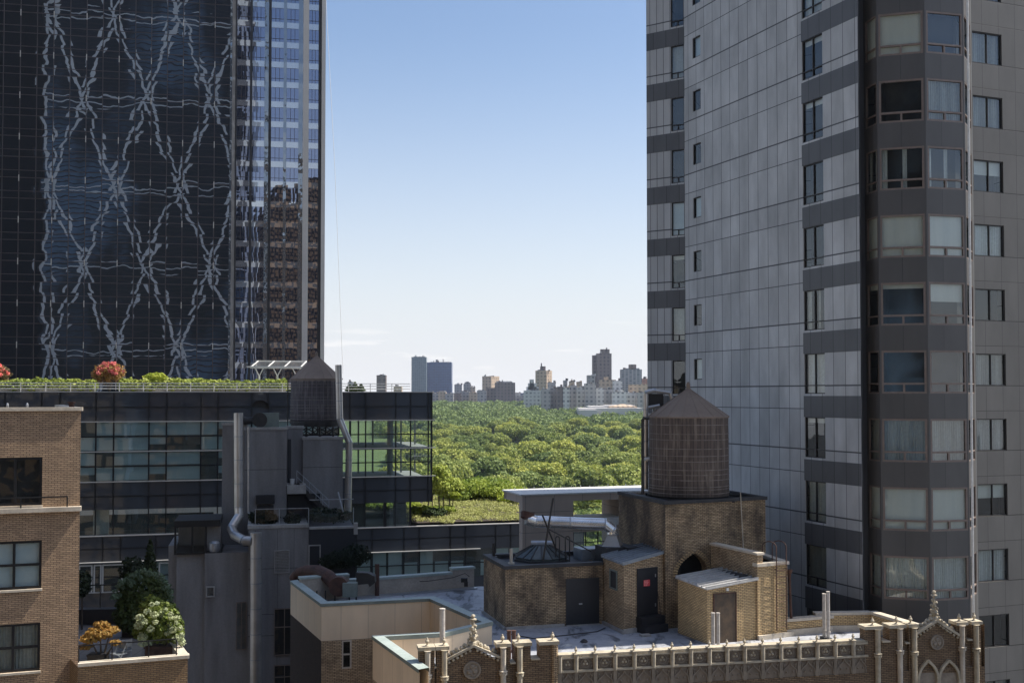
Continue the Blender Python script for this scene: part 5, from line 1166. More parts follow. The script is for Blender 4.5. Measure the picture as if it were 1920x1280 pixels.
t = NT('patched_tar_roof_deck'); o_ = t.obj(); n1 = t.noise(o_, .35, 5, .6)[0]; n2 = t.noise(t.scaled(o_, (1, .35, 1)), 1.3, 6, .65, .6)[0]; n3 = t.noise(o_, 5, 4)[0]
col = t.mix(t.ramp(n1, .35, .65), (.30, .31, .34), (.44, .45, .48)); col = t.mix(t.ramp(n2, .52, .62), col, (.11, .115, .125)); col = t.mix(1.0, col, t.mix(n3, (.7,)*3, (1.3,)*3), 'MULTIPLY')
sp_ = t.n('ShaderNodeSeparateXYZ', i={0: o_}); seam = t.math('LESS_THAN', t.math('FRACT', t.math('DIVIDE', t.math('ADD', t.math('MULTIPLY', sp_.outputs[0], .2), sp_.outputs[1]), 1.0)), .035)
col = t.mix(t.math('MULTIPLY', seam, .55), col, (.04, .04, .045))
t.L(col, t.b.inputs['Base Color']); t.b.inputs['Roughness'].default_value = .55; t.L(t.bump(t.math('ADD', n2, t.math('MULTIPLY', n3, .3)), .02, .6), t.b.inputs['Normal']); M['deck'] = t.m
m = MB(); m.face([(x, y, ZD) for x, y in deck]); m.build('roof_deck', M['deck'], RB)
# stucco parapet along the light court, copper coping
chain = [pA, pB, pC, pD, pE, pF, pG]
def offs(p, q, r_, d):                   # mitred inward offset
    t1 = (Vector(q[:2])-Vector(p[:2])).normalized() if p is not None else None; t2 = (Vector(r_[:2])-Vector(q[:2])).normalized() if r_ is not None else None
    if t1 is None: n_ = Vector((-t2.y, t2.x)); k = 1
    elif t2 is None: n_ = Vector((-t1.y, t1.x)); k = 1
    else: n_ = (Vector((-t1.y, t1.x))+Vector((-t2.y, t2.x))).normalized(); k = 1/max(.35, n_.dot(Vector((-t1.y, t1.x))))
    return Vector(q[:2])+n_*d*k
def ring(ch, d): return [offs(ch[i-1] if i else None, ch[i], ch[i+1] if i < len(ch)-1 else None, d) for i in range(len(ch))]
out_, in_ = ring(chain, 0), ring(chain, .32); o2, i2 = ring(chain, -.04), ring(chain, .36)
m = MB(); m2 = MB(); mi = MB()
zs = 48.45
for k in range(6):
    a, b = out_[k], out_[k+1]
    m.face([(a.x, a.y, zs), (b.x, b.y, zs), (b.x, b.y, zp-.1), (a.x, a.y, zp-.1)])
    if k != 0: pass
    c, d = in_[k], in_[k+1]
    mi.face([(d.x, d.y, ZD), (c.x, c.y, ZD), (c.x, c.y, zp-.1), (d.x, d.y, zp-.1)])
    m2.face([(a.x, a.y, 0), (b.x, b.y, 0), (b.x, b.y, zs-.0), (a.x, a.y, zs)])
m.build('stucco_parapet', M['stucco'], RB); mi.build('inner_parapet', M['stucco'], RB)
c1 = MB(); c2 = MB()
for k in range(6):
    a, b, c, d = o2[k], o2[k+1], i2[k+1], i2[k]
    c1.face([(a.x, a.y, zp), (b.x, b.y, zp), (c.x, c.y, zp+.03), (d.x, d.y, zp+.03)])
    for p_, q_, z_ in ((a, b, zp), (c, d, zp+.03)): c2.face([(p_.x, p_.y, zp-.14), (q_.x, q_.y, zp-.14), (q_.x, q_.y, z_), (p_.x, p_.y, z_)])
c1.build('coping', M['coping'], RB); c2.build('coping_edge', M['copingside'], RB)
# court walls in brick, with the dark left flank
mb_ = MB(); wn = Fr(out_[1], out_[2]); u0, z1 = wn.uz(641, 1193); u1, z0 = wn.uz(659, 1252)
z1 = min(z1, zs-.02)
for k in (1, 2, 3, 4, 5):
    fr = Fr(out_[k], out_[k+1]); holed(mb_, fr, 0, fr.L, 0, zs, [(u0, u1, z0, z1), (u0, u1, z0-3, z1-3)] if k == 1 else [], .12)
mb_.build('court_wall', M['brick'], RB)
window(RB, wn, u0, u1, z0, z1, inset=.04, rails=(.5,), style='room', fm='limestone', fw=.07); window(RB, wn, u0, u1, z0-3, z1-3, inset=.04, rails=(.5,), style='room', fm='limestone', fw=.07)
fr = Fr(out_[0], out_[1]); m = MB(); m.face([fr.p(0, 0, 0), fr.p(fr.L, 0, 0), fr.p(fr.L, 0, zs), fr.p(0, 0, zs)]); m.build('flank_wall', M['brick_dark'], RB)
# back parapet
M['back_render'] = mottle('beige_grey_render', (.46, .40, .33), (.34, .30, .25), 1.2, .9, .01)
m = MB(); fb = Fr((bL.x, bL.y), (bR.x, bR.y)); m.box(fb, 0, fb.L, -.35, 0, ZD-.1, zp-.12); ub_ = fb.u(848, 1075); m.box(fb, ub_, fb.L, -.36, .01, zp-.12, zp+.1); m.box(fb, -2.6, 0, -.35, 0, ZD-.1, zp+.2); m.build('back_parapet', M['back_render'], RB)
m = MB(); m.box(fb, 0, ub_, -.42, .06, zp-.12, zp+.0); m.box(fb, ub_-.03, fb.L+.05, -.43, .07, zp+.1, zp+.22); m.box(fb, -2.65, 0, -.42, .06, zp+.2, zp+.3); m.build('back_coping', M['coping'], RB)
m = MB(); fw_ = Fr((bL.x-2.5, bL.y-.5), (pA.x, pA.y)); 
m.box(fb, -.1, fb.L, .0, .5, ZD, ZD+.06); m.build('flashing', M['galv'], RB)
m = MB(); q = [(13.2, 49.6), (10.0, 60.5), (bR.x+.2, bR.y+.4), (bL.x, bL.y+.3), (pA.x, pA.y)]
for a, b in zip(q, q[1:]): m.face([(a[0], a[1], 0), (b[0], b[1], 0), (b[0], b[1], ZD), (a[0], a[1], ZD)])
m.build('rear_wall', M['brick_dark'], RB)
# right-hand low brick parapets
m = MB(); mc = MB()
def lowwall(p, q, z1, n=.28, mat=None):
    fr = Fr(p, q); m.box(fr, 0, fr.L, -n, 0, ZD+.28, z1-.12); mc.box(fr, -.06, fr.L+.06, -n-.06, .06, z1-.12, z1); mc.box(fr, 0, fr.L, .0, .07, ZD, ZD+.28); return fr
w1 = atz(1474, 1160, 50.0); w2 = atz(1560, 1153, 50.0); lowwall(w1, w2, 50.0)
w3 = atz(1531, 1148, 50.12); lowwall(w3, rR, 50.12); lowwall((rR.x+.0, rR.y), (rR2.x, rR2.y), 50.14)
m.build('side_parapet', M['brick_fresh'], RB); mc.build('side_coping', M['limestone'], RB)
# ---- gothic front
zpt = FC.z(1300, 1215)                                     # top of the cresting
zc0 = zpt-.60; zc1 = zc0-.70
m = MB(); wfr = FC
u_l, u_r = FC.u(1046), FC.u(1633)
ga = dict(L=[FC.u(x) for x in (785, 1046)], R=[FC.u(x) for x in (1622, 1839)])
zm = FC.z(1020, 1202); zlow = FC.z(1000, 1236)
# brick body below
m.face([FC.p(0, 0, 0), FC.p(FC.L, 0, 0), FC.p(FC.L, 0, zc1), FC.p(0, 0, zc1)])
se = Fr(F1_, (F1_[0]-.1, F1_[1]+.5)); m.face([se.p(0, 0, 0), se.p(se.L, 0, 0), se.p(se.L, 0, zm-.13), se.p(0, 0, zm-.13)])
sw = Fr((out_[6].x, out_[6].y), (F0_[0], F0_[1])); 
def fbox(mm, px0, px1, z0, z1, n0=-.42, n1=.0): mm.box(FC, FC.u(px0, 1200), FC.u(px1, 1200), n0, n1, z0, z1)
# left group: piers, merlons, gable field
fbox(m, 786, 815, zc1, zm-.12); fbox(m, 815.5, 828, zc1, zlow-.25, -.42, -.1); fbox(m, 819, 840, zc1+.001, zm-.14, -.4, .001)
fbox(m, 840.2, 937, zc1, zlow-.02, -.35, -.03); fbox(m, 932, 956, zc1, zm-.12, -.42, .0); fbox(m, 956.2, 967, zc1, zlow-.1, -.4, -.08); fbox(m, 967.2, 995, zc1, zm-.12); fbox(m, 995.1, 1011.8, zc1, zlow, -.5, -.002); fbox(m, 1012, 1046, zc1, zm-.12, -.53)
fbox(m, 1622, 1652.5, zc1, zm-.12); fbox(m, 1652.6, 1667.8, zc1, zlow, -.5, -.002); fbox(m, 1668, 1696, zc1, zm-.12, -.53); fbox(m, 1696.2, 1706, zc1, zlow-.1, -.4, -.08); fbox(m, 1704, 1718, zc1+.001, zm-.14, -.4, .001)
fbox(m, 1718.2, 1798, zc1, zlow-.02, -.35, -.03); fbox(m, 1794, 1812, zc1+.001, zm-.14, -.42, .001); fbox(m, 1812.2, 1822, zc1, zlow-.1, -.4, -.08); fbox(m, 1822.2, 1839.5, zc1, zm-.12)
zg0 = zlow-.02
for (x0, xa, x1, ya) in ((838, 888, 937, 1210), (1717, 1755, 1798, 1163)):
    u0, u1, ua_ = FC.u(x0, 1220), FC.u(x1, 1220), FC.u(xa, 1200); za_ = FC.z(xa, ya)-.1
    P = [FC.p(u0, -.03, zg0), FC.p(u1, -.03, zg0), FC.p(ua_, -.03, za_)]; Q = [FC.p(u0, -.35, zg0), FC.p(u1, -.35, zg0), FC.p(ua_, -.35, za_)]
    m.face(P); m.face(Q[::-1]); m.face([P[2], P[1], Q[1], Q[2]]); m.face([P[0], P[2], Q[2], Q[0]])
m.build('front_wall', M['brick_front'], RB)
# caps
def cap(px0, px1, z=zm-.118, h=.13, n0=-.5, n1=.09): cp = MB(); cp.box(FC, FC.u(px0, 1200)-.02, FC.u(px1, 1200)+.02, n0, n1, z, z+h); cp.build('merlon_cap', M['terracotta'], RB)
for a, b in ((785, 815), (818, 841), (931, 957), (966, 996), (1011.3, 1047), (1621, 1653.5), (1667.3, 1697), (1703, 1719), (1793, 1813), (1821, 1840)): cap(a, b)
for a, b in ((996.6, 1011), (1653.7, 1667)): cap(a, b, zlow+.002, .05)
for a, b in ((815.6, 817), (957, 965.5), (1697, 1703), (1813, 1821)): cap(a, b, zlow-.098, .05)
# octagonal shafts
FIN = MB(); 
def finial_profile(s=1.0): return [(.05*s, 0), (.11*s, .0), (.10*s, .03*s), (.045*s, .06*s), (.035*s, .10*s), (.05*s, .12*s), (.085*s, .17*s), (.095*s, .22*s), (.075*s, .27*s), (.04*s, .31*s), (.045*s, .335*s), (.03*s, .37*s), (.005*s, .39*s)]
fin0 = None
def finial(px, zbase, n, s, par=RB):
    global fin0
    c = FC.p(FC.u(px, 1200), n, zbase)
    if fin0 is None:
        mm = MB(); mm.lathe((WB[RB.name][0], WB[RB.name][1], 0), finial_profile(1.0), 12); fin0 = mm.build('finial', M['terracotta'], RB); o = fin0
    else: o = fin0.copy(); C.objects.link(o); o.parent = RB
    o.location = (c.x-WB[RB.name][0], c.y-WB[RB.name][1], zbase); o.scale = (s, s, s); return o
def shaft(px, full, n=.06):
    u = FC.u(px, 1220); mm = MB(); c = FC.p(u, n, 0); a0 = math.atan2(FC.t.y, FC.t.x)+math.pi/8
    zt = zm-.12; zk = zt-(.98 if full else .9)
    mm.lathe((c.x, c.y, 0), [(.105, zk-6), (.105, zk-.13), (.15, zk-.12), (.16, zk-.05), (.12, zk-.04), (.17, zk), (.17, zk+.03), (.105, zk+.04), (.105, zt-.03), (.15, zt)], 8, a0=a0, sm=False)
    mm.build('octagonal_shaft', M['terracotta'] if full else M['limestone'], RB)
for px, f in ((801.5, 0), (833, 1), (943, 0), (974, 1), (1025+8, 0), (1644.5, 1), (1686, 0), (1713, 1), (1802.5, 0), (1829, 1)):
    if px == 1033: continue
    shaft(px, f)
for px in (801.5, 833, 943, 972.5, 1037, 1638.5, 1683.5, 1710, 1801.5, 1829.5): finial(px, zm+.01, -.1, .82)
px_l = [1080, 1116, 1153, 1189, 1225, 1260, 1295, 1330, 1363, 1396, 1430, 1464, 1498, 1532, 1566, 1600]
# cresting
M['terra_top'] = mottle('weathered_terracotta', (.54, .475, .36), (.32, .27, .2), 3, .8, .012); M['terra_top2'] = mottle('dull_terracotta', (.3, .25, .19), (.2, .165, .125), 3, .8, .012)  # second tone is darker and duller, for the lower pilasters
cr = MB(); re = MB(); ba = MB()
ul, ur = FC.u(1046), FC.u(1622)
ba.box(FC, ul, ur, -.34, -.05, zc0, zpt-.1); ba.box(FC, ul, ur, -.34, -.02, zc1, zc0-.001)
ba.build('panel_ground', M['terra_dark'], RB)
cr.box(FC, ul, ur, -.42, .0, zpt-.1, zpt); cr.box(FC, ul, ur, -.02, .07, zc0-.06, zc0+.02); cr.box(FC, ul, ur, -.05, .035, zpt-.16, zpt-.101)
us = [FC.u(x, 1230) for x in px_l]
uu_ = us + [ul+.05]
nd = int((ur-ul)/.062)
for i in range(nd): u = ul+.03+i*.062; cr.box(FC, u, u+.03, .002, .02, zpt-.1, zpt-.045)
for u in us+[ul+.06]:
    cr.box(FC, u-.06, u+.06, -.06, .10, zc0-.05, zpt-.02) if False else cr.lathe(tuple(FC.p(u, .015, 0)), [(.085, zc0-.05), (.085, zpt-.02)], 8, a0=math.atan2(FC.t.y, FC.t.x)+math.pi/8, sm=False); cr.box(FC, u-.085, u+.085, -.2, .13, zpt-.02, zpt+.035); re = MB(); re.box(FC, u-.07, u+.07, -.03, .04, zc1, zc0-.07); re.build('lower_pilaster', M['terra_top2'], RB)
cr.build('cresting', M['terra_top'], RB)
for px in px_l: finial(px, zpt+.03, -.02, .66)
def arc(mm, c, r_, a0, a1, w, n=7):
    pts = [FC.p(c[0]+r_*math.cos(a0+(a1-a0)*i/n), c[2], c[1]+r_*math.sin(a0+(a1-a0)*i/n)) for i in range(n+1)]
    for p_, q_ in zip(pts, pts[1:]): mm.beam(p_, q_, w, w, up=FC.n)
M['terra_mid'] = mottle('grey_brown_terracotta', (.32, .27, .21), (.22, .18, .14), 3, .85, .008)
cells = sorted([ul+.06]+us+[ur])
rel = MB(); lobes_ = MB()
for a, b in zip(cells, cells[1:]):
    w = b-a; c = (a+b)/2; zc = (zc0+zpt-.1)/2; rel = MB(); lobes_ = MB()
    for k, ang in enumerate((90, 210, 330)):
        x = c+.075*math.cos(R(ang)); z = zc+.07*math.sin(R(ang)); lobes_.tube([FC.p(x, -.05, z), FC.p(x, .0, z)], [.055, .03], 8)
    arc(rel, (c, zc, -.03), .165, 0, 2*math.pi, .026, 14)
    for sx in (-1, 1):
        for sz in (-1, 1): arc(rel, (c+sx*w*.42, zc+sz*.2, -.035), .11, R(90 if sz < 0 else 180) if sx > 0 else R(0 if sz < 0 else 270), R(180 if sz < 0 else 270) if sx > 0 else R(90 if sz < 0 else 360), .02, 5)
        rel.beam(FC.p(c+sx*.16, -.035, zc), FC.p(c+sx*(w/2-.07), -.035, zc+.02), .02, .02, up=FC.n); rel.beam(FC.p(c+sx*.2, -.035, zc-.12), FC.p(c+sx*(w/2-.07), -.035, zc-.02), .018, .02, up=FC.n)
    # pointed tracery in the lower band
    zb0 = zc1+.02; hh = zc0-.1-zb0
    for sx in (-1, 1):
        p0_ = FC.p(c+sx*(w/2-.08), -.0, zb0); p1_ = FC.p(c+sx*(w*.36), .0, zb0+hh*.45); p2_ = FC.p(c+sx*.05, .0, zb0+hh*.8); p3_ = FC.p(c, .0, zb0+hh)
        for p_, q_ in ((p0_, p1_), (p1_, p2_), (p2_, p3_)): rel.beam(p_, q_, .035, .05, up=FC.n)
        q1_ = FC.p(c+sx*(w/2-.09), .0, zb0+hh*.98); q2_ = FC.p(c+sx*w*.3, .0, zb0+hh*.6)
        rel.beam(q1_, q2_, .025, .04, up=FC.n)
        rel.tube([FC.p(c+sx*w*.17, -.03, zb0+hh*.33), FC.p(c+sx*w*.17, .03, zb0+hh*.33)], [.045, .02], 7); rel.tube([FC.p(c+sx*w*.3, -.03, zb0+hh*.82), FC.p(c+sx*w*.3, .03, zb0+hh*.82)], [.04, .02], 7)
    rel.build('tracery', M['terra_mid'], RB); lobes_.build('trefoil', M['terracotta'], RB)
# gables: raking copings with crockets, crown finial, rosette
for (x0, xa, x1, ya, y0, y1, yt, nm) in ((837, 888, 938, 1208, 1236, 1231, 1152, 'L'), (1716, 1755, 1799, 1161, 1188, 1190, 1107, 'R')):
    g = MB(); zt = FC.z(xa, ya); uL, uR_, uA = FC.u(x0, 1230), FC.u(x1, 1230), FC.u(xa, ya); zL = FC.z(x0, y0); zR = FC.z(x1, y1)
    for (ua_, z_a) in ((uL, zL), (uR_, zR)):
        g.beam(FC.p(ua_, -.15, z_a), FC.p(uA, -.15, zt-.03), .46, .09, up=(0, 0, 1))
    g.build('gable_coping', M['terracotta'], RB)
    k_ = MB(); rk = random.Random(9)
    for (ua_, z_a) in ((uL, zL), (uR_, zR)):
        for i in range(6):
            t_ = (i+.6)/6.5; u = ua_+(uA-ua_)*t_; z = z_a+(zt-z_a)*t_
            for j in range(3): c = FC.p(u+rk.uniform(-.05, .05), -.15+rk.uniform(-.07, .07), z+.03); k_.lathe(c, [(.02, 0), (.05, .02), (.065, .07), (.045, .12), (.01, .15)], 7)
            c = FC.p(u, .03, z-.14); k_.tube([c, c+FC.n*.05], [.06, .03], 7)
    c = FC.p(uA, -.12, zt-.05); H = FC.z(xa, yt)-c.z
    k_.lathe(c, [(.16, 0), (.14, .12), (.09, .16), (.13, .26), (.15, .34), (.09, .42), (.06, .5), (.10, .58), (.05, .66), (.045, .8*H), (.13, .8*H+.02), (.13, .8*H+.06), (.05, .8*H+.08), (.06, .9*H), (.085, .94*H), (.06, H-.02), (.01, H)], 8)
    for i in range(14):
        a_ = i*1.7; zz = .08+i*.055; rr = .17*(1-i/19)+.02; q_ = c+Vector((rr*math.cos(a_), rr*math.sin(a_), zz)); k_.lathe(q_, [(.01, -.03), (.05, .0), (.055, .05), (.02, .09)], 6)
    k_.build('crocket_finial', M['terracotta'], RB)
    r_ = MB(); uc, zc = (FC.u(885, 1255), FC.z(885, 1255)) if nm == 'L' else (FC.u(1756, 1203), FC.z(1756, 1203)); rad = .30 if nm == 'L' else .27
    r_.tube([FC.p(uc, -.05, zc), FC.p(uc, .03, zc)], rad, 28)
    for i in range(28):
        a_ = 2*math.pi*i/28; b_ = 2*math.pi*(i+1)/28; r_.beam(FC.p(uc+rad*math.cos(a_), .02, zc+rad*math.sin(a_)), FC.p(uc+rad*math.cos(b_), .02, zc+rad*math.sin(b_)), .06, .1, up=FC.n)
    for i in range(3):
        a_ = R(90+120*i); x, z = uc+rad*.42*math.cos(a_), zc+rad*.42*math.sin(a_); r_.tube([FC.p(x, .03, z), FC.p(x, .075, z)], [rad*.3, rad*.2], 12); a_ += R(60); x, z = uc+rad*.55*math.cos(a_), zc+rad*.55*math.sin(a_); r_.tube([FC.p(x, .03, z), FC.p(x, .06, z)], [rad*.18, rad*.1], 10)
    r_.build('rosette', M['terra_mid'], RB)
# twin pointed arches at lower right
ar = MB(); fi = MB()
for (x0, xm, x1) in ((1720, 1738.5, 1757), (1759, 1777.5, 1797)):
    u0, um_, u1 = FC.u(x0, 1260), FC.u(xm, 1260), FC.u(x1, 1260); za0 = FC.z(xm, 1272); zt = FC.z(xm, 1238); pts = []
    for sgn, ue in ((-1, u0), (1, u1)):
        pp = [FC.p(ue, .05, za0-5)] + [FC.p(ue+2*(um_-ue)*(1-math.cos(t_)), .05, za0+(zt-za0)*math.sin(t_)/math.sin(math.pi/3)) for t_ in np.linspace(0, math.pi/3, 8)]
        pp[-1] = FC.p(um_, .05, zt+.04)
        for a, b in zip(pp, pp[1:]): ar.beam(a, b, .1, .12, up=FC.n)
    quadf(fi, FC, u0, u1, .008, za0-5, za0+.25)
ar.build('pointed_arch', M['terracotta'], RB); fi.build('arch_infill', M['terra_mid'], RB)
# ------------------------------------------------------------------ roof structures
def pz(px, py, z=ZD): return atz(px, py, z)
# octagon-less left hut: brick bulkhead with double door
h0, h1, h2 = pz(907, 1149), pz(948, 1180), pz(1131, 1169)
zh = zof(955.5, 1063, h1.y)
hb = h0 + (h2-h1)
hut = thing('brick_bulkhead', (h1.x, h1.y, ZD), 'low soot stained brick bulkhead with a wide black double door and a skylight on top', 'roof hut')
m = MB(); m.prism([h1[:2], h2[:2], hb[:2], h0[:2]], ZD, zh-.1, top=False); m.build('wall', M['brick_sooty'], hut)
m = MB(); ch = [h0, h1, h2]; Fh = Fr(h1, h2); Fh0 = Fr(h0, h1)
m.box(Fh, -.06, Fh.L, -.3, .06, zh-.1, zh+.06); m.box(Fh0, 0, Fh0.L-.3, -.3, .06, zh-.1, zh+.058); m.box(Fr(hb, h0), 0, Fh.L, -.3, .05, zh-.1, zh+.056)
m.face([(p.x, p.y, zh-.14) for p in (h1, h2, hb, h0)]); m.build('roof_edge', M['dark_flash'], hut)
m = MB(); u0, z1 = Fh.uz(1061, 1085); u1 = Fh.u(1123, 1120); m.box(Fh, u0, u1, .0, .03, ZD+.05, z1); m.box(Fh, (u0+u1)/2-.012, (u0+u1)/2+.012, .031, .036, ZD+.05, z1); dd = m.build('double_door', M['black_door'], hut)
m = MB(); c = Fh.p(Fh.u(1088, 1131), .06, Fh.z(1088, 1131)); m.box(Fh, Fh.u(1085, 1131), Fh.u(1091, 1131), .03, .07, c.z-.03, c.z+.03); sub(m.build('handle', M['galv'], hut), dd)
m = MB(); m.box(Fh, .0, u0-.1, .0, .12, ZD+.0, ZD+.13); m.box(Fh0, 0, Fh0.L, .0, .12, ZD, ZD+.131); m.box(Fh, u0, u1, 0, .1, ZD, ZD+.05); m.build('plinth', M['concrete'], hut)
# vent stubs on the hut roof
for i, (px, yt, yb) in enumerate(((925.5, 1017, 1043), (958.5, 1028, 1055))):
    c = atz(px, yb, zh); hgt = zof(px, yt, c.y)-zh; m = MB(); m.tube([(c.x, c.y, zh-.1), (c.x, c.y, zh+hgt)], .075, 10); m.cbox((c.x, c.y, zh-.12), .3, .3, .14); tag(m.build('vent_stub', M['steel_dark'] if i == 0 else M['limestone'], loc=(c.x, c.y, zh)), ['dark vent stub on the rear left corner of the brick bulkhead', 'pale broken post on the front left corner of the brick bulkhead'][i], 'vent')
sk = thing('skylight', tuple(atz(1015, 1046, zh-.05)), 'dark pyramidal glazed skylight on the brick bulkhead roof', 'skylight')
c = WB[sk.name]; rS = (at(1068, 1045, c[1]).x-at(966, 1045, c[1]).x)/2; zS = zof(1015, 1022, c[1])-c[2]
c = (c[0], c[1]+.2, c[2]); m = MB(); m.lathe(c, [(rS, -.1), (rS, .08), (rS*1.03, .1), (rS*.32, zS), (.0, zS)], 8, a0=.39, sm=False); M['wired_glass'] = mottle('grimy_wired_glass', (.10, .12, .12), (.05, .06, .06), 2, .25, fine=.1); m.build('glazing', M['wired_glass'], sk)
m = MB()
for k in range(16):
    a_ = .39+math.pi*k/8; e = Vector((math.cos(a_), math.sin(a_), 0))*(1 if k % 2 == 0 else math.cos(math.pi/8)); m.beam(Vector(c)+e*rS*1.03+Vector((0, 0, .11)), Vector(c)+e*rS*.32+Vector((0, 0, zS+.01)), .05, .04)
m.lathe((c[0], c[1], c[2]-.12), [(rS*1.08, 0), (rS*1.08, .12)], 8, a0=.39, sm=False); m.build('glazing_bar', M['dark_flash'], sk)
m = MB(); m.tube([Vector(c)+Vector((-.5, 0, zS+.05)), Vector(c)+Vector((.55, 0, zS+.05))], .16, 12); m.build('ridge_vent', M['galv'], sk)
# old antenna poles crossed on the hut roof
ap = thing('antenna_poles', tuple(atz(1022, 1052, zh)), 'crossed rusty steel poles leaning over the skylight', 'steel poles')
m = MB(); D1 = h1.y+1.0
for (a, b, r_) in (((1037, 933), (1018, 1051), .045), ((1017, 965), (1044, 1032), .04), ((1028, 991), (1108, 1033), .03)): m.tube([at(a[0], a[1], D1), at(b[0], b[1], D1+(.8 if r_ < .045 else 0))], r_, 8)
m.build('pole', M['steel_dark'], ap)
lp = thing('roof_hoops', tuple(at(1060, 1035, D1+1.3)), 'thin bent pipe hoops behind the crossed poles', 'pipe hoop'); m = MB()
for x0, x1, yt in ((1042, 1049, 1005), (1060, 1068, 1005)):
    a, b = at(x0, 1034, D1+1.3), at(x1, 1034, D1+1.3); zt = zof(x0, yt, D1+1.3); r_ = (b.x-a.x)/2; m.tube([(a.x, a.y, zh-.1)]+[((a.x+b.x)/2-r_*math.cos(t_), a.y, zt-r_+r_*math.sin(t_)) for t_ in np.linspace(0, math.pi, 8)]+[(b.x, b.y, zh-.1)], .028, 6)
m.build('hoop', M['steel_dark'], lp)
# tank tower
zt_ = None
n_ = pz(1247, 1176); 
DN = 49.4; cN = at(1247, 940, DN); cLf = atz(1160, 921, cN.z); cR = atz(1435, 931, cN.z); cB = cLf+(cR-cN)
tt = thing('tank_tower', (cN.x, cN.y, ZD), 'tall sooty brick tower block carrying the big water tank, pierced by a pointed arch', 'tower')
FN = Fr(cN, cR); FW = Fr(cLf, cN); zT_ = cN.z
# front wall with the pointed opening
m = MB(); u0, u1 = FN.u(1270, 1070), FN.u(1326, 1070); ztop_ = FN.z(1302, 1037); zsp = FN.z(1300, 1076); um_ = FN.u(1303, 1050); zbt = ZD
holed(m, FN, 0, FN.L, ZD-1, zT_-.14, [(u0, u1, ZD+.4, ztop_)], .4)
N_ = 10
for ue in (u0, u1):                                        # fill the spandrels so the opening is pointed
    pts = [(ue+2*(um_-ue)*(1-math.cos(t_)), zsp+(ztop_-zsp)*math.sin(t_)/math.sin(math.pi/3)) for t_ in np.linspace(0, math.pi/3, N_)]
    for a, b in zip(pts, pts[1:]):
        f_ = [FN.p(a[0], 0, a[1]), FN.p(b[0], 0, b[1]), FN.p(b[0], 0, ztop_), FN.p(a[0], 0, ztop_)]
        m.face(f_ if ue == u0 else f_[::-1]); m.face([FN.p(a[0], 0, a[1]), FN.p(a[0], -.4, a[1]), FN.p(b[0], -.4, b[1]), FN.p(b[0], 0, b[1])])
for fr in (Fr(cR, cB), Fr(cB, cLf)): m.face([fr.p(0, 0, ZD-1), fr.p(fr.L, 0, ZD-1), fr.p(fr.L, 0, zT_-.14), fr.p(0, 0, zT_-.14)])
m.build('wall', M['brick_sooty'], tt)
m = MB(); m.face([FW.p(0, 0, ZD-1), FW.p(FW.L, 0, ZD-1), FW.p(FW.L, 0, zT_-.14), FW.p(0, 0, zT_-.14)]); m.build('blackened_wall', M['brick_black'], tt)
m = MB(); ns = 12                                          # rowlock bricks round the arch
for ue, sg in ((u0, -1), (u1, 1)):
    for t_ in np.linspace(0, math.pi/3*.97, ns):
        x, z = ue+2*(um_-ue)*(1-math.cos(t_)), zsp+(ztop_-zsp)*math.sin(t_)/math.sin(math.pi/3); ang = math.pi-t_*.8 if sg < 0 else t_*.8
        a = FN.p(x-.0+.02*math.cos(ang), .012, z+.02*math.sin(ang)); b = FN.p(x+.24*math.cos(ang), .012, z+.24*math.sin(ang)); m.beam(a, b, .075, .03, up=FN.n)
m.build('arch_bricks', M['brick_fresh'], tt)
m = MB(); quadf(m, FN, u0-.5, u1+.5, -1.2, ZD, ztop_+.3); m.build('dark_interior', M['room'], tt)
m = MB(); m.box(FN, u0+.28, u0+.33, -.3, -.25, zsp-.6, ztop_-.35); quadf(m, FN, u0, u0+.28, -.28, zsp-.6, ztop_-.4); m.build('arch_window', M['frame_dark'], tt)
m = MB(); m.box(FN, -.07, FN.L+.07, -.32, .07, zT_-.14, zT_+.02); m.box(FW, 0, FW.L-.33, -.32, .07, zT_-.14, zT_+.018); m.box(Fr(cR, cB), .33, 6, -.32, .05, zT_-.14, zT_+.016)
m.face([(p.x, p.y, zT_-.2) for p in (cN, cR, cB, cLf)]); m.build('roof_edge', M['dark_flash'], tt)
# big tank
Dt = 52.4; b_ = at(1291.5, 933, Dt); rad = (at(1366, 860, Dt).x-at(1217, 860, Dt).x)/2; b0 = Vector((b_.x, Dt, zof(1291.5, 933, Dt-rad)-.0)); ze = zof(1291.5, 781, Dt-rad*.3)
bt = watertank('water_tank', (b0.x, Dt, b0.z), rad, ze-b0.z, zof(1291.5, 728, Dt)-ze, 'big dark wooden water tank with a brown conical roof, on the brick tower', M['wood'], M['tank_roof'], over=.03, hoops=12)
m = MB()
for k in range(5): m.beam((b0.x-rad, Dt-1.4+k*.7, zT_-.1), (b0.x+rad, Dt-1.4+k*.7, zT_-.1), .15, .2)
m.build('dunnage_beam', M['steel_dark'], bt)
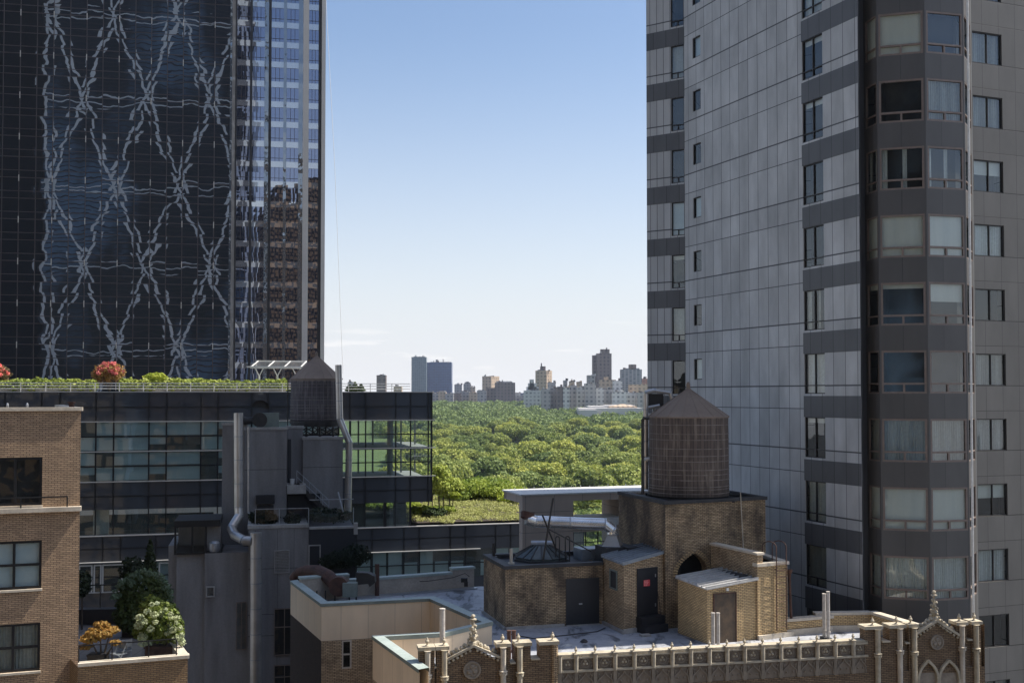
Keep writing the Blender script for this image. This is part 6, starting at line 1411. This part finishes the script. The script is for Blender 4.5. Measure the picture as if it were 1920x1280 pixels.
# pipes by the tank
Dq = Dt-.2
pipe('overflow_pipe', [at(1218, 784, Dq-.6), at(1207, 784, Dq-.6), at(1205, 788, Dq-.6), at(1205, 924, Dq-.6)], .075, M['steel_dark'], 'black pipe looping down the left side of the big water tank', seg=10)
pipe('standpipe', [at(1210.5, 738, Dq+.8), at(1210.5, 916, Dq+.8)], .13, M['duct_dull'], 'grey insulated standpipe left of the big water tank', rings=.7, seg=12)
pipe('standpipe', [at(1209, 736, Dq+.9), at(1228, 732, Dq+.9), at(1256, 736, Dq+.9), at(1260, 748, Dq+.9)], .11, M['duct_dull'], 'grey pipe elbowing behind the peak of the big water tank', rings=.7, seg=12)
pipe('standpipe', [at(1214, 764, Dq+.9), at(1236, 760, Dq+.9)], .08, M['duct_dull'], 'short horizontal pipe behind the eave of the big water tank', rings=.7, seg=10)
pipe('pipe_elbow', [at(1207, 861, Dq+.2), at(1218, 860, Dq+.2)], .09, M['white_paint'], 'short white pipe end against the left side of the big water tank', seg=10)
m = MB(); q0 = at(1214, 738, Dq+1.6); q1 = at(1242, 762, Dq+1.6); m.cbox(((q0.x+q1.x)/2, q0.y, q1.z), q1.x-q0.x, .8, q0.z-q1.z); 
hb_ = thing('equipment_box', (q0.x, q0.y, q1.z), 'dark grey equipment box behind the eave of the big water tank', 'box'); m.build('casing', M['frame_dark'], hb_)
m = MB(); qq = at(1214, 740, Dq+1.2); m.tube([(qq.x, qq.y, q1.z-1.5), (qq.x, qq.y, q0.z)], .03, 6); qq = at(1241, 764, Dq+1.6); m.cbox((qq.x-.4, qq.y, zT_-.1), .12, .12, q1.z-zT_+.1); m.build('support', M['white_paint'], hb_)
# wire on the tower front
m = MB(); a = FN.p(FN.u(1386, 925), .1, FN.z(1386, 922)); b = FN.p(FN.u(1391, 1028), .12, FN.z(1391, 1028)); m.tube([a, b], .022, 6); tag(m.build('conduit', M['brick_fresh'] if False else M['limestone'], loc=tuple(b)), 'thin pale conduit down the front of the brick tower', 'conduit')
# first stair shed: black door, red notice
def shed(name, lw, nr, rt_, ytl, ynr, ytr, label, roofq, brick_m, roofmat):
    """lw,nr,rt_: base points (photo px) of the left-rear, near and right corners"""
    A, B, Cc = pz(*lw), pz(*nr), pz(*rt_); Dk = A+(Cc-B)
    zA, zB, zC = [zof(p[0], p[1], q.y) for p, q in zip((ytl, ynr, ytr), (A, B, Cc))]; zD_ = zA+zC-zB
    t_ = thing(name, (B.x, B.y, ZD), label, 'roof hut'); m = MB(); m.prism([B[:2], Cc[:2], Dk[:2], A[:2]], ZD, [zB, zC, zD_, zA], top=False); m.build('wall', M[brick_m], t_)
    m = MB(); P = [Vector((p.x, p.y, z)) for p, z in ((B, zB), (Cc, zC), (Dk, zD_), (A, zA))]; ex = (P[1]-P[0]).normalized(); ey = (P[3]-P[0]).normalized()
    P = [P[0]-ex*.12-ey*.12, P[1]+ex*.02-ey*.12, P[2]+ex*.02, P[3]-ex*.12]; nrm = (P[1]-P[0]).cross(P[3]-P[0]).normalized(); up_ = nrm*.06
    m.face([p+up_ for p in P]); m.face([p for p in P[::-1]])
    for i in range(4): j = (i+1) % 4; m.face([P[i], P[j], P[j]+up_, P[i]+up_])
    L = (P[3]-P[0]).length; n = 7                          # standing ribs running down the slope
    for k in range(n+1):
        a = P[0]+(P[3]-P[0])*(k/n*.96+.02)+nrm*.085; b = P[1]+(P[2]-P[1])*(k/n*.96+.02)+nrm*.085; m.beam(a, b, .06, .11, up=nrm)
    m.build('roof', M[roofmat], t_)
    return t_, Fr(B, Cc), Fr(A, B), A, B, Cc
M['tin'] = mottle('corrugated_tin_roof', (.30, .33, .36), (.22, .24, .26), 1.5, .45, .004, metal=.3)
M['tin_pale'] = mottle('pale_tin_roof', (.55, .54, .52), (.42, .41, .4), 1.5, .5, .004, metal=.2)
sh1, fS1, fL1, A1, B1, C1 = shed('stair_shed', (1131, 1168), (1170, 1187), (1247, 1176), (1137, 1043), (1171, 1058), (1246, 1036), 'brick stair shed with a black door bearing a red notice, left of the brick tower', None, 'brick', 'tin')
m = MB(); u0, z1 = fS1.uz(1195, 1067); u1, z0 = fS1.uz(1231, 1150); m.box(fS1, u0, u1, .0, .035, z0, z1); m.box(fS1, u0-.04, u0-.001, 0, .05, z0, z1+.04); m.box(fS1, u1+.001, u1+.04, 0, .05, z0, z1+.04); m.box(fS1, u0, u1, 0, .05, z1+.001, z1+.04); dr = m.build('door', M['black_door'], sh1)
m = MB(); a, z_1 = fS1.uz(1207, 1087, .04); b, z_0 = fS1.uz(1218.5, 1097.5, .04); m.box(fS1, a, b, .036, .045, z_0, z_1); sub(m.build('notice', M['red_sign'], sh1), dr)
m = MB()
for k in range(4):
    z = z_1-(z_1-z_0)*(k+.7)/4.6; x = a+.02
    for wd_ in ((.05, .07, .04), (.09, .05, .05), (.04, .05, .07), (.06, .1))[k]:
        m.box(fS1, x, x+wd_, .045, .048, z-.012, z+.012); x += wd_+.022
sub(m.build('notice_lettering', M['sign_text'], sh1), dr)
m = MB()
for y in (1078, 1133): uu, zz = fS1.uz(1229, y, .05); m.box(fS1, uu-.02, uu+.02, .036, .07, zz-.07, zz+.07)
sub(m.build('hinge', M['galv'], sh1), dr)
m = MB(); m.box(fS1, u0-.08, u1+.12, .0, .45, ZD, z0-.0); m.box(fS1, u0-.08, u1+.12, .45, .7, ZD, (ZD+z0)/2); m.build('step', M['black_door'], sh1)
m = MB(); a, z_1 = fL1.uz(1144, 1065); b, z_0 = fL1.uz(1158, 1107)
for q in ((a, a+.07, z_0, z_1), (b-.07, b, z_0, z_1), (a+.07, b-.07, z_0, z_0+.07), (a+.07, b-.07, z_1-.07, z_1)): m.box(fL1, q[0], q[1], 0, .05, q[2], q[3])
w_ = m.build('window', M['copingside'], sh1); m = MB(); quadf(m, fL1, a, b, .012, z_0, z_1); sub(m.build('pane', M['room'], sh1), w_)
m = MB(); m.box(fS1, -.06, u0-.1, 0, .1, ZD, ZD+.2); m.box(fL1, 0, fL1.L+.1, .0, .12, ZD, ZD+.14); m.build('plinth', M['concrete'], sh1)
m = MB(); m.tube([fS1.p(u1+.02, .06, z1-1.1), fS1.p(u1+.12, .08, z1-1.7), fS1.p(u1+.2, .12, ZD+.3), fS1.p(u1+.25, .3, ZD+.02)], .015, 6); tag(m.build('cable', M['steel_dark'], loc=tuple(fS1.p(u1+.2, .1, ZD))), 'thin black cable hanging beside the black door', 'cable')
# second shed with brown door and its taller wall
sh2, fS2, fL2, A2, B2, C2 = shed('door_shed', (1271, 1186), (1327, 1207), (1420, 1198), (1271, 1083), (1326, 1104), (1409, 1086), 'brick shed with a weathered brown door and a partly sunlit tin roof', None, 'brick_fresh', 'tin_pale')
m = MB(); u0, z1 = fS2.uz(1339, 1114); u1, z0 = fS2.uz(1379, 1215); m.box(fS2, u0, u1, .0, .035, ZD, z1); d2 = m.build('door', M['old_door'], sh2)
m = MB(); m.box(fS2, u0-.06, u0-.001, 0, .06, ZD, z1+.05); m.box(fS2, u1+.001, u1+.04, 0, .06, ZD, z1+.05); m.box(fS2, u0, u1, 0, .06, z1+.001, z1+.05); sub(m.build('door_frame', M['rust'], sh2), d2)
m = MB(); uu, zz = fS2.uz(1363, 1104, .03); m.box(fS2, uu-.05, uu+.05, .0, .1, zz-.06, zz+.06); m.build('lamp_box', M['white_paint'], sh2)
# block behind with sloping coped wall, sunlit front
blk = thing('brick_stack', (C2.x, C2.y, ZD), 'brick chimney block with a sunlit gold front and a rusty ladder', 'chimney block')
e0 = C2 + (C2-B2).normalized()*.001; k0 = pz(1421, 1199); k1 = pz(1477, 1192); Fk = Fr(k0, k1)
zk = zof(1450, 1056, k0.y)
w0 = at(1333, 1018, 50.1)                                   # far end of the coped wall
bkdir = Vector((w0.x-k0.x, w0.y-k0.y, 0))
w0b = Vector((k0.x+bkdir.x, k0.y+bkdir.y, 0)); w1b = Vector((k1.x+bkdir.x*.9, k1.y+bkdir.y, 0))
m = MB(); m.prism([k0[:2], k1[:2], (k1.x-.5, k1.y+2.6), (k0.x-.5, k0.y+2.6)], ZD, zk-.14, top=False); m.build('wall', M['brick_fresh'], blk)
m = MB(); m.box(Fk, -.05, Fk.L+.06, -.28, .07, zk-.14, zk); fr = Fr((k1.x, k1.y), (k1.x-.5, k1.y+2.6)); m.box(fr, .3, fr.L, -.28, .06, zk-.14, zk-.002); m.build('coping', M['limestone'], blk)
m = MB(); m.face([(k0.x, k0.y, zk-.3), (k1.x, k1.y, zk-.3), (k1.x-.5, k1.y+2.6, zk-.3), (k0.x-.5, k0.y+2.6, zk-.3)]); m.build('roof', M['dark_flash'], blk)
m = MB(); m.box(Fk, -.02, Fk.L+.25, .0, .12, ZD, ZD+.2); m.build('plinth', M['limestone'], blk)
m = MB(); zw0 = zof(1331, 1017, w0.y); zw1 = zof(1420, 1036, k0.y)
fw2 = Fr(w0, k0)
def slab(mm, fr, u0, u1, n0, n1, zb, za0, za1, th_=None):
    P = [fr.p(u0, n0, zb), fr.p(u1, n0, zb), fr.p(u1, n1, zb), fr.p(u0, n1, zb)]; Q = [fr.p(u0, n0, za0), fr.p(u1, n0, za1), fr.p(u1, n1, za1), fr.p(u0, n1, za0)]
    if th_: P = [q-Vector((0, 0, th_)) for q in Q]
    mm.face([P[3], P[2], Q[2], Q[3]]); mm.face([P[1], P[0], Q[0], Q[1]]); mm.face([P[0], P[3], Q[3], Q[0]]); mm.face([P[2], P[1], Q[1], Q[2]]); mm.face([Q[3], Q[2], Q[1], Q[0]]); mm.face(P)
slab(m, fw2, 0, fw2.L, -.3, .003, ZD, zw0-.1, zw1-.1); m.build('wing_wall', M['brick'], blk)
m = MB(); slab(m, fw2, -.05, fw2.L+.05, -.36, .06, ZD, zw0, zw1, .1); m.build('wing_coping', M['limestone'], blk)
m = MB(); m.tube([fw2.p(.35, .18, zof(1342, 1068, w0.y+.0)), fw2.p(fw2.L-.4, .3, zof(1407, 1083, k0.y+.3))], .17, 10); m.build('flashing_roll', M['dark_flash'], blk)
ld = thing('roof_ladder', tuple(Fk.p(Fk.L-.3, .15, ZD)), 'rusty steel ladder with looped handrails on the front of the sunlit brick block', 'ladder')
m = MB(); ua_, ub_ = Fk.u(1456, 1100, .15), Fk.u(1474.5, 1100, .15); zl0 = ZD+.35
zlt = zof(1450, 1017, k0.y)
for u in (ua_, ub_): 
    pts = [Fk.p(u, .15, zl0), Fk.p(u, .15, zlt-.25)]+[Fk.p(u-.16*(1-math.cos(t_)), .15-.35*(1-math.cos(t_))/2*1.6, zlt-.25+.25*math.sin(t_)) for t_ in np.linspace(.3, math.pi, 7)]; e_ = pts[-1].copy(); e_.z = zk-.1; pts.append(e_); m.tube(pts, .024, 7)
m.build('stile', M['rust'], ld); m = MB()
for i in range(11): z = zl0+.15+i*(zk-zl0-.1)/10.5; m.tube([Fk.p(ua_, .15, z), Fk.p(ub_, .15, z)], .014, 5)
for z in (zl0+.6, zk-.3):
    for u in (ua_, ub_): m.tube([Fk.p(u, .0, z), Fk.p(u, .15, z)], .014, 5)
m.build('rung', M['rust'], ld)
dp = thing('downpipe', tuple(pz(1484, 1192)), 'rusty downpipe with a funnel head at the right of the sunlit brick block', 'downpipe'); m = MB(); a = pz(1485, 1190); zt = zof(1480, 1067, a.y)
tp = Vector((at(1480, 1080, a.y).x, a.y, zt)); m.tube([a, Vector((tp.x, tp.y, zt-.35)), Vector((tp.x, tp.y, zt-.3))], .06, 9); m.build('tube', M['rust'], dp); m = MB(); m.lathe((tp.x, tp.y, zt-.32), [(.06, 0), (.15, .28), (.16, .32)], 10); m.build('funnel', M['rust'], dp)
# big duct
Dd = 51.6
dpts = [at(990, 962, Dd+.0), at(987, 972, Dd-.1), at(1003, 977, Dd), at(1134, 982, Dd), at(1149, 993, Dd), at(1149, 1001, Dd)]
du = pipe('exhaust_duct', dpts[1:], .285, M['duct'], 'shiny round exhaust duct running left from the brick tower, with an open turned-up end', 'duct', rings=1.6, seg=24)
m = MB(); m.tube([dpts[1], dpts[0]], [.285, .34], 20, cap=False); m.tube([dpts[0]+Vector((0, 0, -.01)), dpts[0]+Vector((0, 0, .03))], .34, 20, cap=False); m.build('mouth', M['rust'], du)
m = MB(); c = at(1149, 1022, Dd); zt = zof(1149, 1001, Dd); m.lathe((c.x, Dd, c.z), [(.62, 0), (.6, .02), (.3, zt-c.z)], 4, a0=.5, sm=False); m.build('transition', M['duct_dull'], du)
bx = thing('fan_curb', (c.x, Dd, zh), 'black curb box under the exhaust duct beside the skylight', 'curb'); m = MB(); zc_ = zof(1149, 1022, Dd); m.cbox((c.x+.1, Dd, ZD+1), 1.5, 1.3, zc_-ZD-1, .35); m.build('casing', M['dark_flash'], bx)
m = MB(); q = at(1190, 1023, Dd-.3); m.cbox((q.x-.0, Dd-.2, ZD+1), 1.2, 1.0, q.z-ZD-1+.0, .35); m.build('roll', M['dark_flash'], bx)
m = MB(); q0 = at(1094, 1024, Dd+1.2); m.cbox((q0.x+.3, Dd+1.2, zh-.2), 1.3, 1.0, q0.z-zh+.15, .35); m.build('tin_cover', M['tin'], bx)
# vents rising behind the gothic front
_cc = MB(); _p = FC.p(FC.u(1040, 1200), -.02, 0); _cc.lathe((_p.x, _p.y, 0), [(.13, zc1-6), (.13, zm-.13)], 8, a0=math.atan2(FC.t.y, FC.t.x)+math.pi/8, sm=False); _cc.build('corner_shaft', M['brick'], RB)
def vent(px, yt, z0, Yd, r_, mat, label, group=None, cap_=None):
    a = at(px, yt, Yd); m = MB(); m.tube([(a.x, Yd, z0), (a.x, Yd, a.z)], r_, 12); m.tube([(a.x, Yd, z0+.35), (a.x, Yd, z0+.42)], r_+.025, 12); m.tube([(a.x, Yd, a.z-.03), (a.x, Yd, a.z+.001)], r_+.012, 12); t_ = thing('vent_pipe', (a.x, Yd, z0), label, 'vent pipe', group); m.build('tube', mat, t_)
    if cap_: m = MB(); m.cbox((a.x, Yd, z0), r_*4, r_*4, .12); m.build('base', M['dark_flash'], t_)
vent(1337, 1148, ZD, 44.0, .075, M['pipe_white'], 'chipped white vent pipe before the brown door, left of a pair'); vent(1346.5, 1148, ZD, 44.3, .07, M['pipe_white'], 'chipped white vent pipe before the brown door, right of a pair')
vent(1545, 1112, ZD, 47.3, .08, M['pipe_white'], 'peeling vent pipe against the low brick parapet, shorter of the pair', cap_=1); vent(1552.5, 1108, ZD, 47.0, .075, M['pipe_white'], 'peeling vent pipe against the low brick parapet, taller of the pair', cap_=1)
vent(954.5, 1181, ZD, 43.6, .085, M['rust'], 'reddish vent pipe behind the gothic turret, left of a pair'); vent(963.5, 1181, ZD, 43.4, .085, M['rust'], 'reddish vent pipe behind the gothic turret, right of a pair')
vent(829.5, 1140, ZD, 42.4, .11, M['pipe_white'], 'tall weathered vent pipe standing beside the light court parapet')
q = pz(1189, 1176); m = MB(); m.tube([q, q+Vector((.02, 0, .62))], .05, 8); m.tube([q+Vector((0, 0, .5)), q+Vector((.02, -.12, .5))], .03, 6); tag(m.build('hose_post', M['concrete'], loc=tuple(q)), 'short pale standpipe post beside the black door step', 'post')
q = pz(1210, 1192); m = MB(); m.cbox(tuple(q), .45, .3, .09, .3); tag(m.build('paving_block', M['concrete'], loc=tuple(q)), 'grey concrete block lying on the roof before the black door', 'block')
m = MB(); m.tube([pz(950, 1187, ZD+.03), pz(1000, 1196, ZD+.03), pz(1060, 1190, ZD+.03), pz(1120, 1183, ZD+.03), pz(1135, 1176, ZD+.03)], .022, 6); tag(m.build('roof_cable', M['steel_dark'], loc=tuple(pz(950, 1187))), 'thin black cable lying along the roof in front of the brick bulkhead', 'cable')
q = pz(1095, 1203); m = MB(); m.lathe(q, [(.16, 0), (.17, .03), (.11, .1), (.02, .14)], 12); tag(m.build('roof_drain', M['steel_dark'], loc=tuple(q)), 'small domed drain in the open roof deck', 'drain')
# rusty fan on the left roof corner
fn = thing('rusty_fan', tuple(pz(640, 1127)), 'rusty roof fan with a curved duct and flared outlet at the left roof corner', 'fan')
Df = pz(640, 1128).y
m = MB(); m.tube([at(551, 1085, Df+2.6), at(560, 1074, Df+2.4), at(575, 1070, Df+2.0), at(597, 1071, Df+1.4), at(615, 1080, Df+.7), at(632, 1098, Df+.1)], [.29, .31, .33, .35, .36, .37], 16); m.build('curved_duct', M['rust'], fn)
m = MB(); c = at(636, 1098, Df); disc(m, c, Vector((0, 1, 0)), .5, .5, 22); m.build('scroll_housing', M['rust'], fn)
m = MB(); q0, q1 = at(643, 1092, Df-.3), at(669, 1118, Df-.3); m.cbox(((q0.x+q1.x)/2, Df-.2, q1.z), q1.x-q0.x, .5, q0.z-q1.z, 0); m.build('motor_box', M['copingside'], fn)
m = MB(); q = [at(*p, Df+.1) for p in ((668, 1073), (690, 1074), (702, 1080), (703, 1092), (693, 1100), (690, 1094), (668, 1096))]
off = Vector((0, .6, 0))
m.face(q[::-1]); m.face([p+off for p in q])
for i in range(7): j = (i+1) % 7; m.face([q[j], q[i], q[i]+off, q[j]+off])
m.build('flared_outlet', M['steel_dark'], fn)
m = MB()
for px in (600, 616, 660): a = at(px, 1090, Df+1.2); m.beam((a.x, a.y, ZD), (a.x, a.y, a.z), .06); m.beam((a.x, a.y-.9, ZD), (a.x, a.y-.9, a.z-.3), .06)
for px in (628, 668): a = at(px, 1110, Df); m.beam((a.x, a.y, ZD), (a.x, a.y, a.z), .08)
a, b = at(590, 1098, Df+1.2), at(625, 1098, Df+1.2); m.beam(a, b, .06); m.beam(a-Vector((0, 0, .5)), b-Vector((0, 0, .5)), .06); m.build('support_frame', M['steel_dark'], fn)
m = MB(); q = pz(707, 1118); zt = zof(707, 1057, q.y); m.tube([(q.x, q.y, ZD), (q.x, q.y, zt)], .12, 9); m.build('tube', M['rust'], thing('old_flue', (q.x, q.y, ZD), 'weathered flue standing right of the rusty fan', 'flue'))
# cables
m = MB(); a = at(1813.5, -60, 43.4); b = FC.p(FC.u(1828, 1160), -.1, zm+.35); m.tube([a, b], .05, 8); tag(m.build('hanging_cable', M['white_paint'], loc=tuple(b)), 'pale vertical cable hanging in front of the grey tower bay down to the right turret', 'cable')
m = MB(); a = at(608, -60, 160); b = at(643, 700, 160); m.tube([a, (a+b)/2+Vector((.2, 0, 0)), b], .03, 5); tag(m.build('thin_cable', M['white_paint'], loc=tuple(b)), 'barely visible thin cable slanting across the sky right of the banded office tower', 'cable')
m = MB(); pp = [at(x, y, 58.6) for x, y in ((700, 1084), (745, 1090), (800, 1089), (850, 1082), (872, 1074), (880, 1080))]; m.tube(pp, .02, 5); tag(m.build('loose_cable', M['steel_dark'], loc=tuple(pp[0])), 'black cable sagging along the back parapet of the roof', 'cable')
m = MB(); q = atz(871, 1075, 50.3); m.cbox((q.x, q.y-.3, 49.9), .35, .2, .22); m.cbox((q.x+.1, q.y-.45, 49.7), .2, .15, .25); tag(m.build('junction_box', M['steel_dark'], loc=(q.x, q.y, 49.9)), 'dark junction box on the right end of the back parapet', 'box')

# ------------------------------------------------------------------ stone clad pavilion on the terrace building roof
zP = zof(980, 926.4, 90.0); p0 = atz(979.5, 926.4, zP); p1 = atz(1160, 920.5, zP); FP = Fr(p0, p1)
M['clad'] = panels('taupe_stone_cladding', (.60, .49, .41), (.25, .2, .17), 2.6, 1.72, lw=.04, vw=.04, var=.05, rough=.6, dirt=.08, voff=-.2, uoff=.4)
pv = thing('stone_pavilion', (p0.x, p0.y, zb), 'taupe stone clad portal with a flat white roof behind the exhaust duct', 'pavilion')
LP_ = FP.L+9; bD = 4.8
zz = lambda y, px=1000: FP.z(px, y)
m = MB(); m.box(FP, 0, LP_, -.8, 0, zz(941), zP-.12); m.box(FP, 0, .6, -bD, -.801, zz(943), zP-.12); m.box(FP, 0, LP_, -bD, -bD+.6, zz(941), zP-.12)
uP = FP.u(1075, 1000); m.box(FP, 0, uP, -.8, .0, zb-8, zz(941)-.001); m.box(FP, uP-2.2, uP, -bD, -.801, zb-8, zz(941)-.001); m.box(FP, FP.u(1170), LP_, -bD, 0, zb-8, zz(941)-.001)
m.build('wall', M['clad'], pv)
m = MB(); m.box(FP, -.15, LP_, -bD-.1, .12, zP-.119, zP); m.build('roof', M['white_paint'], pv)
m = MB(); rk = random.Random(3)
for i in range(16): u = 1+i*.9; m.cbox(tuple(FP.p(u, -bD+.1, zP)), .06, .06, .12+.1*rk.random())
m.build('roof_stud', M['galv'], pv)
m = MB(); m.box(FP, uP+.002, LP_-.3, -3.2, .1, zz(985, 1100), zz(972, 1100)); m.build('canopy', M['white_paint'], pv)
m = MB(); m.box(FP, uP+.002, LP_-.3, -.5, -.3, zz(997, 1100), zz(985, 1100)-.001); m.box(FP, uP+.002, LP_-.3, -.5, -.3, zb-8, zz(1040, 1100)); m.build('spandrel', M['clad'], pv)
m = MB(); quadf(m, FP, uP+.1, LP_-.4, -.4, zz(1040, 1100), zz(997, 1100)); m.build('glazing', M['clear_glass'], pv)
m = MB(); k = 0; u = uP+.15
while u < LP_-.5: m.box(FP, u-.04, u+.04, -.42, -.33, zz(1040, 1100), zz(997, 1100)); u += 1.15
m.box(FP, uP+.1, LP_-.4, -.42, -.34, zz(1017, 1100)-.03, zz(1017, 1100)+.03); m.build('glazing_bar', M['mull_black'], pv)
# ------------------------------------------------------------------ summer haze
HZ = MB(); HZ.prism([(-1520, -620), (1520, -620), (1520, 4230), (-1520, 4230)], -1.5, 275, bot=True)
t = NT('summer_haze'); t.t.nodes.remove(t.b); pv_ = t.n('ShaderNodeVolumePrincipled', i={'Color': (.72, .82, 1.0, 1), 'Density': .00006, 'Anisotropy': .3}); t.L(pv_.outputs[0], t.out.inputs['Volume'])
tag(HZ.build('haze', t.m), kind='stuff')
if False: pass
